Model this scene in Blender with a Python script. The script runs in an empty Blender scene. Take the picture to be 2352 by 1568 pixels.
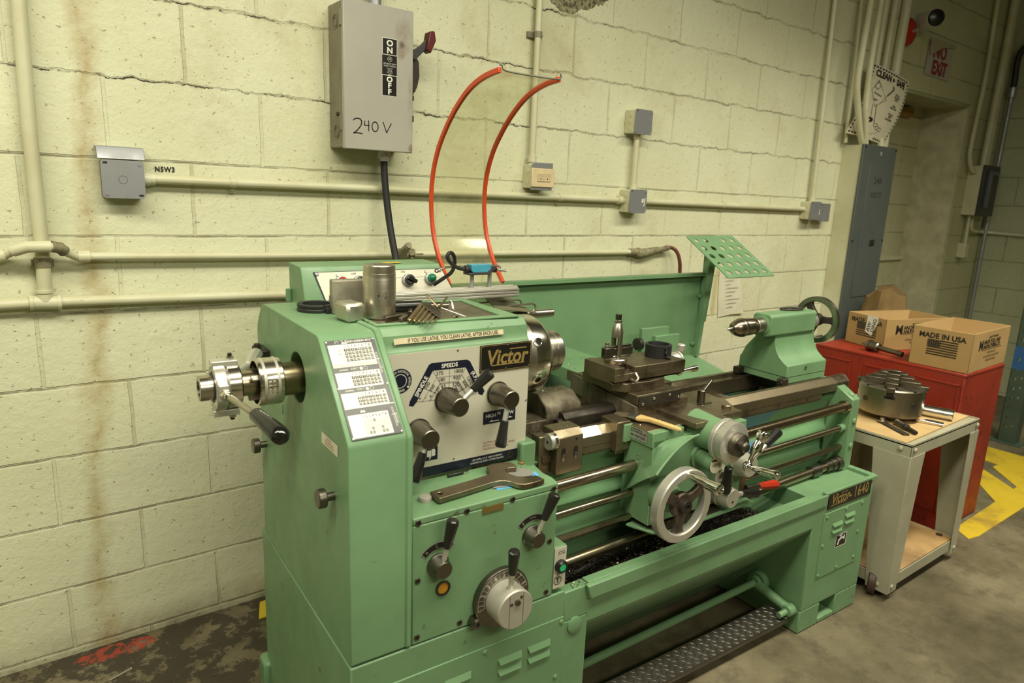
import bpy, bmesh, math, random
from mathutils import Vector, Matrix
PI = math.pi
random.seed(7)
sc = bpy.context.scene
COL = sc.collection

# ------------------------------------------------------------------ camera
FPX = 1568.0
YAW, PIT, ROL = 0.641391, -0.216911, 0.042029
fw = Vector((math.sin(YAW)*math.cos(PIT), math.cos(YAW)*math.cos(PIT), math.sin(PIT)))
rt = Vector((math.cos(YAW), -math.sin(YAW), 0))
up = rt.cross(fw)
r2 = rt*math.cos(ROL) + up*math.sin(ROL)
u2 = -rt*math.sin(ROL) + up*math.cos(ROL)
cd = bpy.data.cameras.new('camera')
cam = bpy.data.objects.new('camera', cd)
COL.objects.link(cam)
cam.matrix_world = Matrix(((r2.x, u2.x, -fw.x, -0.022206), (r2.y, u2.y, -fw.y, -2.144693), (r2.z, u2.z, -fw.z, 1.379573), (0, 0, 0, 1)))
cd.sensor_width = 36.0
cd.lens = 36.0*FPX/2352
cd.dof.use_dof = True
cd.dof.focus_distance = 1.9
cd.dof.aperture_fstop = 4.0
sc.camera = cam
# ------------------------------------------------------------------ light
sc.view_settings.view_transform = 'Standard'
sc.view_settings.look = 'None'
sc.view_settings.gamma = 1.0
sc.view_settings.use_curve_mapping = False
sc.view_settings.exposure = 0.22
w = bpy.data.worlds.new('shop_air')
sc.world = w
w.use_nodes = True
w.node_tree.nodes['Background'].inputs[0].default_value = (1.0, 0.93, 0.72, 1)
w.node_tree.nodes['Background'].inputs[1].default_value = 0.04

def area(name, loc, aim, sx, sy, power, col=(1.0, 0.955, 0.76), spread=180):
    l = bpy.data.lights.new(name, 'AREA')
    l.shape = 'RECTANGLE'; l.size = sx; l.size_y = sy; l.energy = power; l.color = col
    l.spread = math.radians(spread)
    o = bpy.data.objects.new(name, l); COL.objects.link(o)
    o.location = loc
    o.rotation_euler = (Vector(aim)-Vector(loc)).to_track_quat('-Z', 'Y').to_euler()
    return o
area('ceiling_lamp_near', (0.7, -1.9, 2.95), (0.7, -1.55, 0), 2.4, 0.35, 62, spread=168)
area('fill_lamp_left', (-1.3, -1.35, 2.95), (-1.25, -1.0, 0), 2.0, 0.35, 43, spread=168)  # added fill lamp, brightens the left faces and the left of the wall
area('ceiling_lamp_front', (1.2, -4.2, 2.95), (1.2, -3.0, 0), 2.4, 0.35, 45, spread=168)
area('ceiling_lamp_far', (3.3, -1.9, 2.95), (3.3, -0.95, 0), 2.0, 0.35, 30, spread=105)

# ------------------------------------------------------------------ materials
def nmat(name):
    m = bpy.data.materials.new(name); m.use_nodes = True
    nt = m.node_tree
    return m, nt, nt.nodes['Principled BSDF']
def N(nt, t, **kw):
    n = nt.nodes.new(t)
    for k, v in kw.items():
        if hasattr(n, k): setattr(n, k, v)
    return n
def ramp(nt, src, stops):
    r = N(nt, 'ShaderNodeValToRGB')
    el = r.color_ramp.elements
    while len(el) < len(stops): el.new(0.5)
    for e, (p, c) in zip(el, stops):
        e.position = p; e.color = (c[0], c[1], c[2], 1) if len(c) == 3 else c
    nt.links.new(src, r.inputs[0])
    return r.outputs[0]
def noise(nt, scale, detail=4, rough=0.55, vec=None, dist=0):
    n = N(nt, 'ShaderNodeTexNoise')
    n.inputs['Scale'].default_value = scale; n.inputs['Detail'].default_value = detail
    n.inputs['Roughness'].default_value = rough; n.inputs['Distortion'].default_value = dist
    if vec is not None: nt.links.new(vec, n.inputs['Vector'])
    return n.outputs['Fac']
def mixc(nt, fac, a, b, mode='MIX'):
    x = N(nt, 'ShaderNodeMix', data_type='RGBA', blend_type=mode)
    for s, v in ((x.inputs[0], fac), (x.inputs[6], a), (x.inputs[7], b)):
        if isinstance(v, (int, float)): s.default_value = v
        elif isinstance(v, tuple): s.default_value = (v[0], v[1], v[2], 1)
        else: nt.links.new(v, s)
    return x.outputs[2]
def mth(nt, op, a, b=0.0, c=None, clamp=False):
    x = N(nt, 'ShaderNodeMath', operation=op); x.use_clamp = clamp
    for s, v in zip(x.inputs, (a, b, c)):
        if v is None: continue
        if isinstance(v, (int, float)): s.default_value = v
        else: nt.links.new(v, s)
    return x.outputs[0]
def ocoord(nt):
    return N(nt, 'ShaderNodeTexCoord').outputs['Object']
def bump(nt, h, strength, dist=0.002):
    b = N(nt, 'ShaderNodeBump'); b.inputs['Strength'].default_value = strength; b.inputs['Distance'].default_value = dist
    nt.links.new(h, b.inputs['Height']); return b.outputs[0]

def paint(name, col, col2=None, rough=0.4, scale=9, wear=None, wear_amt=0.0, bumps=0.05, spec=0.5):
    m, nt, p = nmat(name)
    oc = ocoord(nt)
    f = noise(nt, scale, 5, 0.6, oc)
    c2 = col2 or tuple(x*0.8 for x in col)
    c = ramp(nt, f, [(0.35, c2), (0.62, col)])
    if wear:
        wn = noise(nt, scale*4.5, 6, 0.65, oc)
        msk = ramp(nt, wn, [(0.62-wear_amt, (0, 0, 0)), (0.70-wear_amt, (1, 1, 1))])
        c = mixc(nt, msk, c, wear)
    nt.links.new(c, p.inputs['Base Color'])
    rr = ramp(nt, noise(nt, scale*3, 4, 0.5, oc), [(0.3, (rough*0.8,)*3), (0.7, (min(1, rough*1.25),)*3)])
    nt.links.new(rr, p.inputs['Roughness'])
    p.inputs['Specular IOR Level'].default_value = spec
    nt.links.new(bump(nt, noise(nt, 140, 3, 0.5, oc), bumps, 0.001), p.inputs['Normal'])
    return m
def metal(name, col, rough=0.3, col2=None, scale=14, metallic=1.0, stretch=None, grime=None, gamt=0.0, bumps=0.02):
    m, nt, p = nmat(name)
    oc = ocoord(nt)
    v = oc
    if stretch:
        mp = N(nt, 'ShaderNodeMapping'); mp.inputs['Scale'].default_value = stretch
        nt.links.new(oc, mp.inputs['Vector']); v = mp.outputs[0]
    f = noise(nt, scale, 6, 0.6, v)
    c = ramp(nt, f, [(0.35, col2 or tuple(x*0.7 for x in col)), (0.65, col)])
    if grime:
        c = mixc(nt, ramp(nt, noise(nt, scale*0.6, 5, 0.7, oc), [(0.55-gamt, (0, 0, 0)), (0.7-gamt, (1, 1, 1))]), c, grime)
    nt.links.new(c, p.inputs['Base Color'])
    p.inputs['Metallic'].default_value = metallic
    nt.links.new(ramp(nt, f, [(0.3, (rough*1.3,)*3), (0.7, (rough*0.75,)*3)]), p.inputs['Roughness'])
    nt.links.new(bump(nt, noise(nt, 90, 3, 0.5, v), bumps, 0.001), p.inputs['Normal'])
    return m
def flat(name, col, rough=0.5, metallic=0.0, spec=0.4):
    m, nt, p = nmat(name)
    c = ramp(nt, noise(nt, 30, 3, 0.5, ocoord(nt)), [(0.3, tuple(x*0.88 for x in col)), (0.7, col)])
    nt.links.new(c, p.inputs['Base Color'])
    p.inputs['Roughness'].default_value = rough; p.inputs['Metallic'].default_value = metallic
    p.inputs['Specular IOR Level'].default_value = spec
    return m

GREEN = paint('lathe_green_enamel', (0.148, 0.268, 0.135), (0.130, 0.238, 0.12), 0.42, 6, (0.07, 0.12, 0.065), -0.06)
GREENW = paint('worn_green_enamel', (0.148, 0.268, 0.135), (0.128, 0.232, 0.116), 0.42, 7, (0.075, 0.07, 0.042), -0.025)
GREENBLUE = paint('green_enamel_blue_undercoat', (0.16, 0.31, 0.15), (0.14, 0.28, 0.14), 0.42, 4.2, (0.10, 0.24, 0.31), -0.02)
STEEL = metal('machined_steel', (0.52, 0.49, 0.43), 0.3, (0.38, 0.35, 0.29))
STEELB = metal('bright_steel', (0.75, 0.72, 0.64), 0.18, (0.62, 0.59, 0.52))
OILY = metal('oily_brown_steel', (0.26, 0.215, 0.14), 0.36, (0.17, 0.135, 0.085), 10, 0.85, None, (0.06, 0.045, 0.028), 0.0)
CASTDIRT = metal('stained_cast_iron', (0.19, 0.165, 0.11), 0.5, (0.08, 0.065, 0.04), 22, 0.35, (1, 1, 0.3), (0.05, 0.035, 0.02), 0.02)
DARKIRON = metal('dark_iron', (0.07, 0.06, 0.045), 0.45, (0.03, 0.025, 0.02), 18, 0.6)
ROD = metal('ground_rod', (0.45, 0.39, 0.29), 0.26, (0.33, 0.27, 0.18), 12, 1.0, (0.4, 1, 1), (0.16, 0.12, 0.075), -0.04)
GUNMET = metal('gunmetal_hub', (0.20, 0.185, 0.155), 0.33, (0.15, 0.135, 0.11))
ALU = metal('satin_aluminium', (0.68, 0.66, 0.60), 0.36, (0.58, 0.56, 0.50), 14, 0.75)
ALUC = metal('cast_aluminium', (0.50, 0.48, 0.41), 0.45, (0.42, 0.40, 0.34), 14, 0.5)
CHROME = metal('polished_chrome', (0.82, 0.81, 0.78), 0.08, (0.75, 0.74, 0.70))
TURNED = metal('turned_steel', (0.62, 0.58, 0.49), 0.30, (0.46, 0.42, 0.34), 20, 0.95, (0.15, 0.15, 6), (0.25, 0.20, 0.13), -0.05)
BLACKP = flat('black_plastic', (0.012, 0.011, 0.010), 0.28, 0, 0.5)
BLACKR = flat('black_rubber', (0.018, 0.018, 0.019), 0.5)
REDP = flat('red_plastic', (0.42, 0.03, 0.012), 0.3)
ORANGE = flat('orange_edge_trim', (0.55, 0.06, 0.012), 0.35)
NAVY = flat('navy_print', (0.008, 0.010, 0.024), 0.4)
PLATE = metal('brushed_panel', (0.62, 0.59, 0.48), 0.45, (0.57, 0.54, 0.44), 12, 0.25, (0.25, 1, 1), None, 0, 0.01)
BLACKPL = flat('black_plate', (0.012, 0.011, 0.009), 0.3)
GOLD = metal('gold_lettering', (0.50, 0.36, 0.13), 0.4, (0.42, 0.30, 0.10), 30, 0.6)
BRASS = metal('brass_plate', (0.38, 0.27, 0.09), 0.4, (0.30, 0.21, 0.07), 20, 0.8)
CREAM = flat('cream_sticker', (0.66, 0.58, 0.38), 0.5)
WHITE = flat('white_print', (0.74, 0.72, 0.64), 0.42)
INK = flat('black_ink', (0.015, 0.014, 0.012), 0.5)
REDINK = flat('red_ink', (0.38, 0.09, 0.06), 0.5)
YELLOWG = flat('pale_yellow_print', (0.72, 0.68, 0.46), 0.45)
TAN = flat('wooden_handle', (0.62, 0.42, 0.17), 0.45)
BRISTLE = flat('dark_bristles', (0.10, 0.075, 0.04), 0.8)
BLUE = flat('blue_switch_body', (0.06, 0.30, 0.42), 0.35)
BLUEPAPER = flat('blue_backing', (0.10, 0.38, 0.75), 0.5)
GREYABR = flat('grey_abrasive', (0.20, 0.195, 0.17), 0.85)
def door_paint():
    m, nt, p = nmat('grey_switchbox')
    oc = ocoord(nt)
    s = N(nt, 'ShaderNodeSeparateXYZ'); nt.links.new(oc, s.inputs[0])
    c = ramp(nt, noise(nt, 3, 5, 0.6, oc), [(0.35, (0.34, 0.325, 0.28)), (0.65, (0.385, 0.37, 0.32))])
    n1 = ramp(nt, noise(nt, 11, 6, 0.7, oc), [(0.35, (0, 0, 0)), (0.65, (1, 1, 1))])
    def blob(cx, cz, rx, rz):
        e = mth(nt, 'ADD', mth(nt, 'POWER', mth(nt, 'DIVIDE', mth(nt, 'SUBTRACT', s.outputs[0], cx), rx), 2), mth(nt, 'POWER', mth(nt, 'DIVIDE', mth(nt, 'SUBTRACT', s.outputs[2], cz), rz), 2))
        return mth(nt, 'SUBTRACT', 1.0, e, None, True)
    k = mth(nt, 'MAXIMUM', mth(nt, 'MAXIMUM', blob(0.085, 0.345, 0.035, 0.06), blob(0.112, 0.16, 0.016, 0.10)), mth(nt, 'MAXIMUM', blob(0.075, 0.30, 0.02, 0.03), blob(0.112, 0.01, 0.012, 0.02)))
    c = mixc(nt, mth(nt, 'MULTIPLY', mth(nt, 'MULTIPLY', k, n1), 0.85), c, (0.17, 0.105, 0.05))
    c = mixc(nt, mth(nt, 'MULTIPLY', blob(0.078, 0.318, 0.012, 0.014), 0.8), c, (0.06, 0.035, 0.02))
    nt.links.new(c, p.inputs['Base Color']); p.inputs['Roughness'].default_value = 0.38
    return m
GREYBOX = door_paint()
GREYBOX_OLD = paint('grey_switchbox', (0.37, 0.355, 0.305), (0.33, 0.315, 0.27), 0.4, 3, (0.20, 0.135, 0.075), -0.08)
GREYSIDE = paint('grey_switchbox_darker', (0.24, 0.22, 0.155), (0.17, 0.15, 0.10), 0.5, 5)  # darker copy of the switch box grey, for sides and small fittings
ZINC = metal('zinc_cover', (0.36, 0.37, 0.39), 0.42, (0.28, 0.285, 0.29), 14, 0.55, None, (0.22, 0.15, 0.08), -0.07)
WALLCOL = (0.66, 0.665, 0.475)
PIPEP = paint('painted_conduit', (0.60, 0.595, 0.42), (0.52, 0.49, 0.31), 0.42, 4, (0.20, 0.15, 0.08), -0.055)
PIPED = paint('grimy_fitting', (0.30, 0.27, 0.16), (0.10, 0.085, 0.055), 0.5, 22)
IVORY = flat('ivory_outlet', (0.68, 0.55, 0.33), 0.4)
PANELBL = paint('blue_grey_panel', (0.085, 0.098, 0.092), (0.072, 0.084, 0.08), 0.4, 3)
PAPER = flat('poster_paper', (0.62, 0.58, 0.42), 0.6)
PAPERW = paint('soiled_paper', (0.66, 0.64, 0.50), (0.55, 0.52, 0.38), 0.7, 6)
REDCAB = paint('red_cabinet_enamel', (0.27, 0.020, 0.006), (0.20, 0.016, 0.006), 0.45, 5, (0.045, 0.012, 0.007), 0.02)
CARTG = paint('cart_grey_enamel', (0.35, 0.335, 0.24), (0.30, 0.285, 0.20), 0.42, 5, (0.10, 0.085, 0.055), -0.09)
CARDB = paint('brown_cardboard', (0.36, 0.232, 0.088), (0.31, 0.195, 0.072), 0.8, 3, None, 0, 0.02)
CARDIN = paint('cardboard_inside', (0.46, 0.31, 0.135), (0.41, 0.27, 0.115), 0.8, 3, None, 0, 0.02)
HARDB = paint('hardboard_sheet', (0.50, 0.34, 0.16), (0.42, 0.28, 0.12), 0.6, 6, (0.16, 0.10, 0.05), -0.05)
WOODSH = paint('stained_shelf_board', (0.40, 0.25, 0.10), (0.18, 0.11, 0.05), 0.7, 5)
BURLAP = paint('brown_cloth', (0.20, 0.125, 0.045), (0.14, 0.085, 0.03), 0.9, 6)
WOODY = flat('varnished_wood_block', (0.36, 0.19, 0.035), 0.45)
RACKG = paint('rack_green_enamel', (0.055, 0.085, 0.06), (0.045, 0.07, 0.05), 0.45, 6)
RACKB = flat('rack_blue_paint', (0.03, 0.10, 0.26), 0.45)
HOLE = flat('dark_hole', (0.006, 0.005, 0.004), 0.8)
WHITEP = flat('white_plastic', (0.55, 0.53, 0.48), 0.4)
BELLRED = flat('bell_red', (0.40, 0.02, 0.012), 0.4)
AMBER = flat('amber_oil_glass', (0.50, 0.24, 0.02), 0.2)
COPPER = metal('copper_screw', (0.60, 0.33, 0.18), 0.3, (0.48, 0.25, 0.12))
REDHOSE = flat('red_brown_hose', (0.13, 0.035, 0.02), 0.5)
CASTER = flat('brown_caster_wheel', (0.05, 0.028, 0.018), 0.5)
LAMPRED = flat('red_lamp_lens', (0.35, 0.012, 0.012), 0.12, 0, 0.7)
LAMPGRN = flat('green_lamp_lens', (0.01, 0.16, 0.075), 0.12, 0, 0.7)
BTNGRN = flat('green_button', (0.03, 0.42, 0.17), 0.35)
GREYD = flat('dark_grey_plastic', (0.045, 0.045, 0.045), 0.4)
DIAMOND = metal('treadle_steel', (0.22, 0.20, 0.17), 0.34, (0.13, 0.115, 0.10), 12, 0.9)

def glassy(name):
    m, nt, p = nmat(name)
    oc = ocoord(nt)
    f = ramp(nt, noise(nt, 7, 5, 0.6, oc), [(0.3, (0.90, 0.89, 0.80)), (0.7, (0.97, 0.965, 0.90))])
    tr = N(nt, 'ShaderNodeBsdfTransparent'); gl = N(nt, 'ShaderNodeBsdfGlossy')
    df = N(nt, 'ShaderNodeBsdfDiffuse'); df.inputs[0].default_value = (0.72, 0.69, 0.52, 1)
    gl.inputs['Roughness'].default_value = 0.12; gl.inputs[0].default_value = (0.95, 0.95, 0.9, 1)
    nt.links.new(f, tr.inputs[0])
    lw = N(nt, 'ShaderNodeLayerWeight'); lw.inputs[0].default_value = 0.5
    fr = mth(nt, 'MULTIPLY_ADD', mth(nt, 'POWER', lw.outputs['Facing'], 5.0), 0.6, 0.035)
    hz = ramp(nt, noise(nt, 18, 6, 0.65, oc), [(0.4, (0.03,)*3), (0.75, (0.11,)*3)])
    m1 = N(nt, 'ShaderNodeMixShader'); nt.links.new(hz, m1.inputs[0]); nt.links.new(tr.outputs[0], m1.inputs[1]); nt.links.new(df.outputs[0], m1.inputs[2])
    m2 = N(nt, 'ShaderNodeMixShader'); nt.links.new(fr, m2.inputs[0]); nt.links.new(m1.outputs[0], m2.inputs[1]); nt.links.new(gl.outputs[0], m2.inputs[2])
    nt.links.new(m2.outputs[0], nt.nodes['Material Output'].inputs[0])
    return m
CLEAR = glassy('scuffed_clear_plastic')

def wall_mat(name, axis, stains=False, base=WALLCOL):
    m, nt, p = nmat(name)
    oc = ocoord(nt)
    s = N(nt, 'ShaderNodeSeparateXYZ'); nt.links.new(oc, s.inputs[0])
    u = s.outputs[0] if axis == 'y' else s.outputs[1]
    v = s.outputs[2]
    nz = N(nt, 'ShaderNodeTexNoise'); nz.inputs['Scale'].default_value = 11; nz.inputs['Detail'].default_value = 8
    nz.inputs['Roughness'].default_value = 0.62
    nt.links.new(oc, nz.inputs['Vector'])
    # joints wander more in the cracked upper courses
    amp = mth(nt, 'MULTIPLY_ADD', mth(nt, 'GREATER_THAN', v, 1.52), 0.045 if stains else 0.0, 0.007)
    # the courses as they were really laid (slightly uneven)
    gu = mth(nt, 'ADD', mth(nt, 'MULTIPLY_ADD', u, 1.014, -0.031), mth(nt, 'MULTIPLY', v, 0.007))
    gv = mth(nt, 'ADD', mth(nt, 'MULTIPLY_ADD', v, 1.05, -0.022), mth(nt, 'MULTIPLY', v, mth(nt, 'MULTIPLY_ADD', u, 0.003, mth(nt, 'MULTIPLY', v, -0.023))))
    uu = mth(nt, 'ADD', mth(nt, 'ADD', gu, 0.2032), mth(nt, 'MULTIPLY', mth(nt, 'SUBTRACT', nz.outputs['Fac'], 0.5), 0.010))
    vv = mth(nt, 'ADD', gv, mth(nt, 'MULTIPLY', mth(nt, 'SUBTRACT', nz.outputs['Fac'], 0.5), amp))
    cv = N(nt, 'ShaderNodeCombineXYZ'); nt.links.new(uu, cv.inputs[0]); nt.links.new(vv, cv.inputs[1])
    br = N(nt, 'ShaderNodeTexBrick')
    br.offset = 0.5; br.offset_frequency = 2
    br.inputs['Scale'].default_value = 1; br.inputs['Mortar Size'].default_value = 0.0055
    br.inputs['Mortar Smooth'].default_value = 0.35
    br.inputs['Brick Width'].default_value = 0.4064; br.inputs['Row Height'].default_value = 0.2032
    nt.links.new(cv.outputs[0], br.inputs['Vector'])
    mort = br.outputs['Fac']
    br2 = N(nt, 'ShaderNodeTexBrick'); br2.offset = 0.5; br2.offset_frequency = 2
    br2.inputs['Scale'].default_value = 1; br2.inputs['Mortar Size'].default_value = 0.0022
    br2.inputs['Mortar Smooth'].default_value = 0.3
    br2.inputs['Brick Width'].default_value = 9.0; br2.inputs['Row Height'].default_value = 0.2032
    nt.links.new(cv.outputs[0], br2.inputs['Vector'])
    f = noise(nt, 2.2, 6, 0.6, oc)
    b2 = tuple(x*k for x, k in zip(base, (0.90, 0.89, 0.82)))
    c = ramp(nt, f, [(0.32, b2), (0.62, base)])
    # pits in the block face, filled with dirt
    pores = ramp(nt, noise(nt, 62, 3, 0.6, oc), [(0.64, (0, 0, 0)), (0.70, (1, 1, 1))])
    c = mixc(nt, mth(nt, 'MULTIPLY', pores, 0.5), c, (0.28, 0.23, 0.11))
    pn = ramp(nt, noise(nt, 3.1, 5, 0.7, oc), [(0.42, (0, 0, 0)), (0.62, (1, 1, 1))])
    c = mixc(nt, mth(nt, 'MULTIPLY', mth(nt, 'MULTIPLY', mort, pn), 0.42), c, (0.27, 0.22, 0.11))
    # thin dark line of dirt lodged in the bed joints
    ln = ramp(nt, noise(nt, 6, 5, 0.7, oc), [(0.44, (0, 0, 0)), (0.56, (1, 1, 1))])
    c = mixc(nt, mth(nt, 'MULTIPLY', mth(nt, 'MULTIPLY', br2.outputs['Fac'], ln), 0.62), c, (0.07, 0.05, 0.025))
    if stains:
        up_ = mth(nt, 'GREATER_THAN', v, 1.52)
        left = mth(nt, 'LESS_THAN', u, 1.75)
        k = mth(nt, 'MULTIPLY', up_, left)
        ck = ramp(nt, noise(nt, 7, 7, 0.8, oc), [(0.46, (0, 0, 0)), (0.52, (1, 1, 1))])
        c = mixc(nt, mth(nt, 'MULTIPLY', mth(nt, 'MULTIPLY', mth(nt, 'MULTIPLY', br2.outputs['Fac'], ck), k), 0.95), c, (0.02, 0.015, 0.01))
        # brown water run down the left of the wall
        cen = mth(nt, 'ADD', mth(nt, 'MULTIPLY', v, 0.046), 0.105)
        wob = mth(nt, 'MULTIPLY', mth(nt, 'SUBTRACT', noise(nt, 4.5, 5, 0.65, oc), 0.5), 0.16)
        d = mth(nt, 'ABSOLUTE', mth(nt, 'SUBTRACT', mth(nt, 'ADD', u, wob), cen))
        st = mth(nt, 'MULTIPLY', mth(nt, 'SUBTRACT', 1.0, mth(nt, 'DIVIDE', d, 0.042), None, True), ramp(nt, noise(nt, 13, 6, 0.7, oc), [(0.3, (0.15,)*3), (0.62, (1, 1, 1))]))
        c = mixc(nt, mth(nt, 'MULTIPLY', st, 0.72), c, (0.36, 0.25, 0.085))
        # rusty smears right of the clear guard
        sm = ramp(nt, noise(nt, 1.5, 6, 0.72, oc, 0.4), [(0.57, (0, 0, 0)), (0.72, (1, 1, 1))])
        c = mixc(nt, mth(nt, 'MULTIPLY', sm, 0.35), c, (0.34, 0.245, 0.10))
        # bare rough patch near the top, paint feathered round it
        du = mth(nt, 'ABSOLUTE', mth(nt, 'SUBTRACT', u, 1.78)); 
        dv = mth(nt, 'SUBTRACT', 2.20, v)
        e = mth(nt, 'ADD', mth(nt, 'DIVIDE', du, 0.34), mth(nt, 'DIVIDE', mth(nt, 'ABSOLUTE', dv), 0.17))
        e = mth(nt, 'ADD', e, mth(nt, 'MULTIPLY', mth(nt, 'SUBTRACT', noise(nt, 5, 4, 0.6, oc), 0.5), 0.8))
        pt = mth(nt, 'MULTIPLY', mth(nt, 'LESS_THAN', e, 1.0), mth(nt, 'GREATER_THAN', v, 2.045))
        pc = ramp(nt, noise(nt, 60, 5, 0.7, oc), [(0.4, (0.07, 0.065, 0.035)), (0.6, (0.34, 0.32, 0.19))])
        c = mixc(nt, pt, c, pc)
        # darker brown towards the bottom edge, broken up by noise
        lo = mth(nt, 'MULTIPLY', mth(nt, 'SUBTRACT', 1.0, mth(nt, 'DIVIDE', v, 0.10), None, True), ramp(nt, noise(nt, 5, 5, 0.7, oc), [(0.35, (0.2,)*3), (0.6, (1, 1, 1))]))
        c = mixc(nt, mth(nt, 'MULTIPLY', lo, 0.75), c, (0.16, 0.12, 0.06))
    nt.links.new(c, p.inputs['Base Color'])
    p.inputs['Roughness'].default_value = 0.55
    p.inputs['Specular IOR Level'].default_value = 0.35
    h = mth(nt, 'MULTIPLY', mort, -1.0)
    h = mth(nt, 'ADD', h, mth(nt, 'MULTIPLY', br2.outputs['Fac'], -0.6))
    h = mth(nt, 'ADD', h, mth(nt, 'MULTIPLY', noise(nt, 34, 5, 0.6, oc), 0.75))
    h = mth(nt, 'ADD', h, mth(nt, 'MULTIPLY', pores, -0.8))
    h = mth(nt, 'ADD', h, mth(nt, 'MULTIPLY', noise(nt, 110, 3, 0.6, oc), 0.30))
    nt.links.new(bump(nt, h, 0.55, 0.006), p.inputs['Normal'])
    return m

def floor_mat():
    m, nt, p = nmat('worn_concrete')
    oc = ocoord(nt)
    s = N(nt, 'ShaderNodeSeparateXYZ'); nt.links.new(oc, s.inputs[0])
    f = noise(nt, 1.7, 8, 0.65, oc)
    c = ramp(nt, f, [(0.30, (0.055, 0.045, 0.024)), (0.5, (0.12, 0.10, 0.056)), (0.68, (0.20, 0.17, 0.10))])
    c = mixc(nt, mth(nt, 'MULTIPLY', ramp(nt, noise(nt, 9, 7, 0.72, oc), [(0.50, (0, 0, 0)), (0.62, (1, 1, 1))]), 0.5), c, (0.05, 0.04, 0.024))
    # flaking dark paint along the wall
    nearw = mth(nt, 'GREATER_THAN', mth(nt, 'ADD', s.outputs[1], mth(nt, 'MULTIPLY', noise(nt, 3, 4, 0.6, oc), 0.3)), -0.22)
    fl = ramp(nt, noise(nt, 10, 8, 0.75, oc), [(0.46, (0, 0, 0)), (0.50, (1, 1, 1))])
    c = mixc(nt, mth(nt, 'MULTIPLY', mth(nt, 'MULTIPLY', nearw, fl), 0.9), c, (0.035, 0.028, 0.017))
    # a scrap of red paint
    rd = mth(nt, 'ADD', mth(nt, 'POWER', mth(nt, 'DIVIDE', mth(nt, 'SUBTRACT', s.outputs[0], 0.13), 0.11), 2), mth(nt, 'POWER', mth(nt, 'DIVIDE', mth(nt, 'ADD', s.outputs[1], 0.045), 0.035), 2))
    rm = mth(nt, 'MULTIPLY', mth(nt, 'LESS_THAN', rd, 1.0), ramp(nt, noise(nt, 30, 5, 0.7, oc), [(0.46, (0, 0, 0)), (0.54, (1, 1, 1))]))
    c = mixc(nt, mth(nt, 'MULTIPLY', rm, 0.8), c, (0.34, 0.045, 0.025))
    nt.links.new(c, p.inputs['Base Color'])
    nt.links.new(ramp(nt, f, [(0.3, (0.42,)*3), (0.7, (0.7,)*3)]), p.inputs['Roughness'])
    h = mth(nt, 'ADD', noise(nt, 60, 5, 0.6, oc), mth(nt, 'MULTIPLY', noise(nt, 6, 4, 0.5, oc), 1.5))
    nt.links.new(bump(nt, h, 0.25, 0.004), p.inputs['Normal'])
    return m

def yellow_mat():
    m, nt, p = nmat('worn_yellow_floor_paint')
    oc = ocoord(nt)
    c = ramp(nt, noise(nt, 3, 6, 0.7, oc), [(0.34, (0.30, 0.20, 0.03)), (0.48, (0.52, 0.37, 0.02)), (0.7, (0.60, 0.44, 0.025))])
    nt.links.new(c, p.inputs['Base Color']); p.inputs['Roughness'].default_value = 0.55
    return m

# ------------------------------------------------------------------ mesh builder
A0 = math.radians(-2.2)
FR = {'L': Matrix.Rotation(A0, 4, 'Z'), 'W': Matrix.Identity(4)}
BASE = {}
V = Vector

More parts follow.
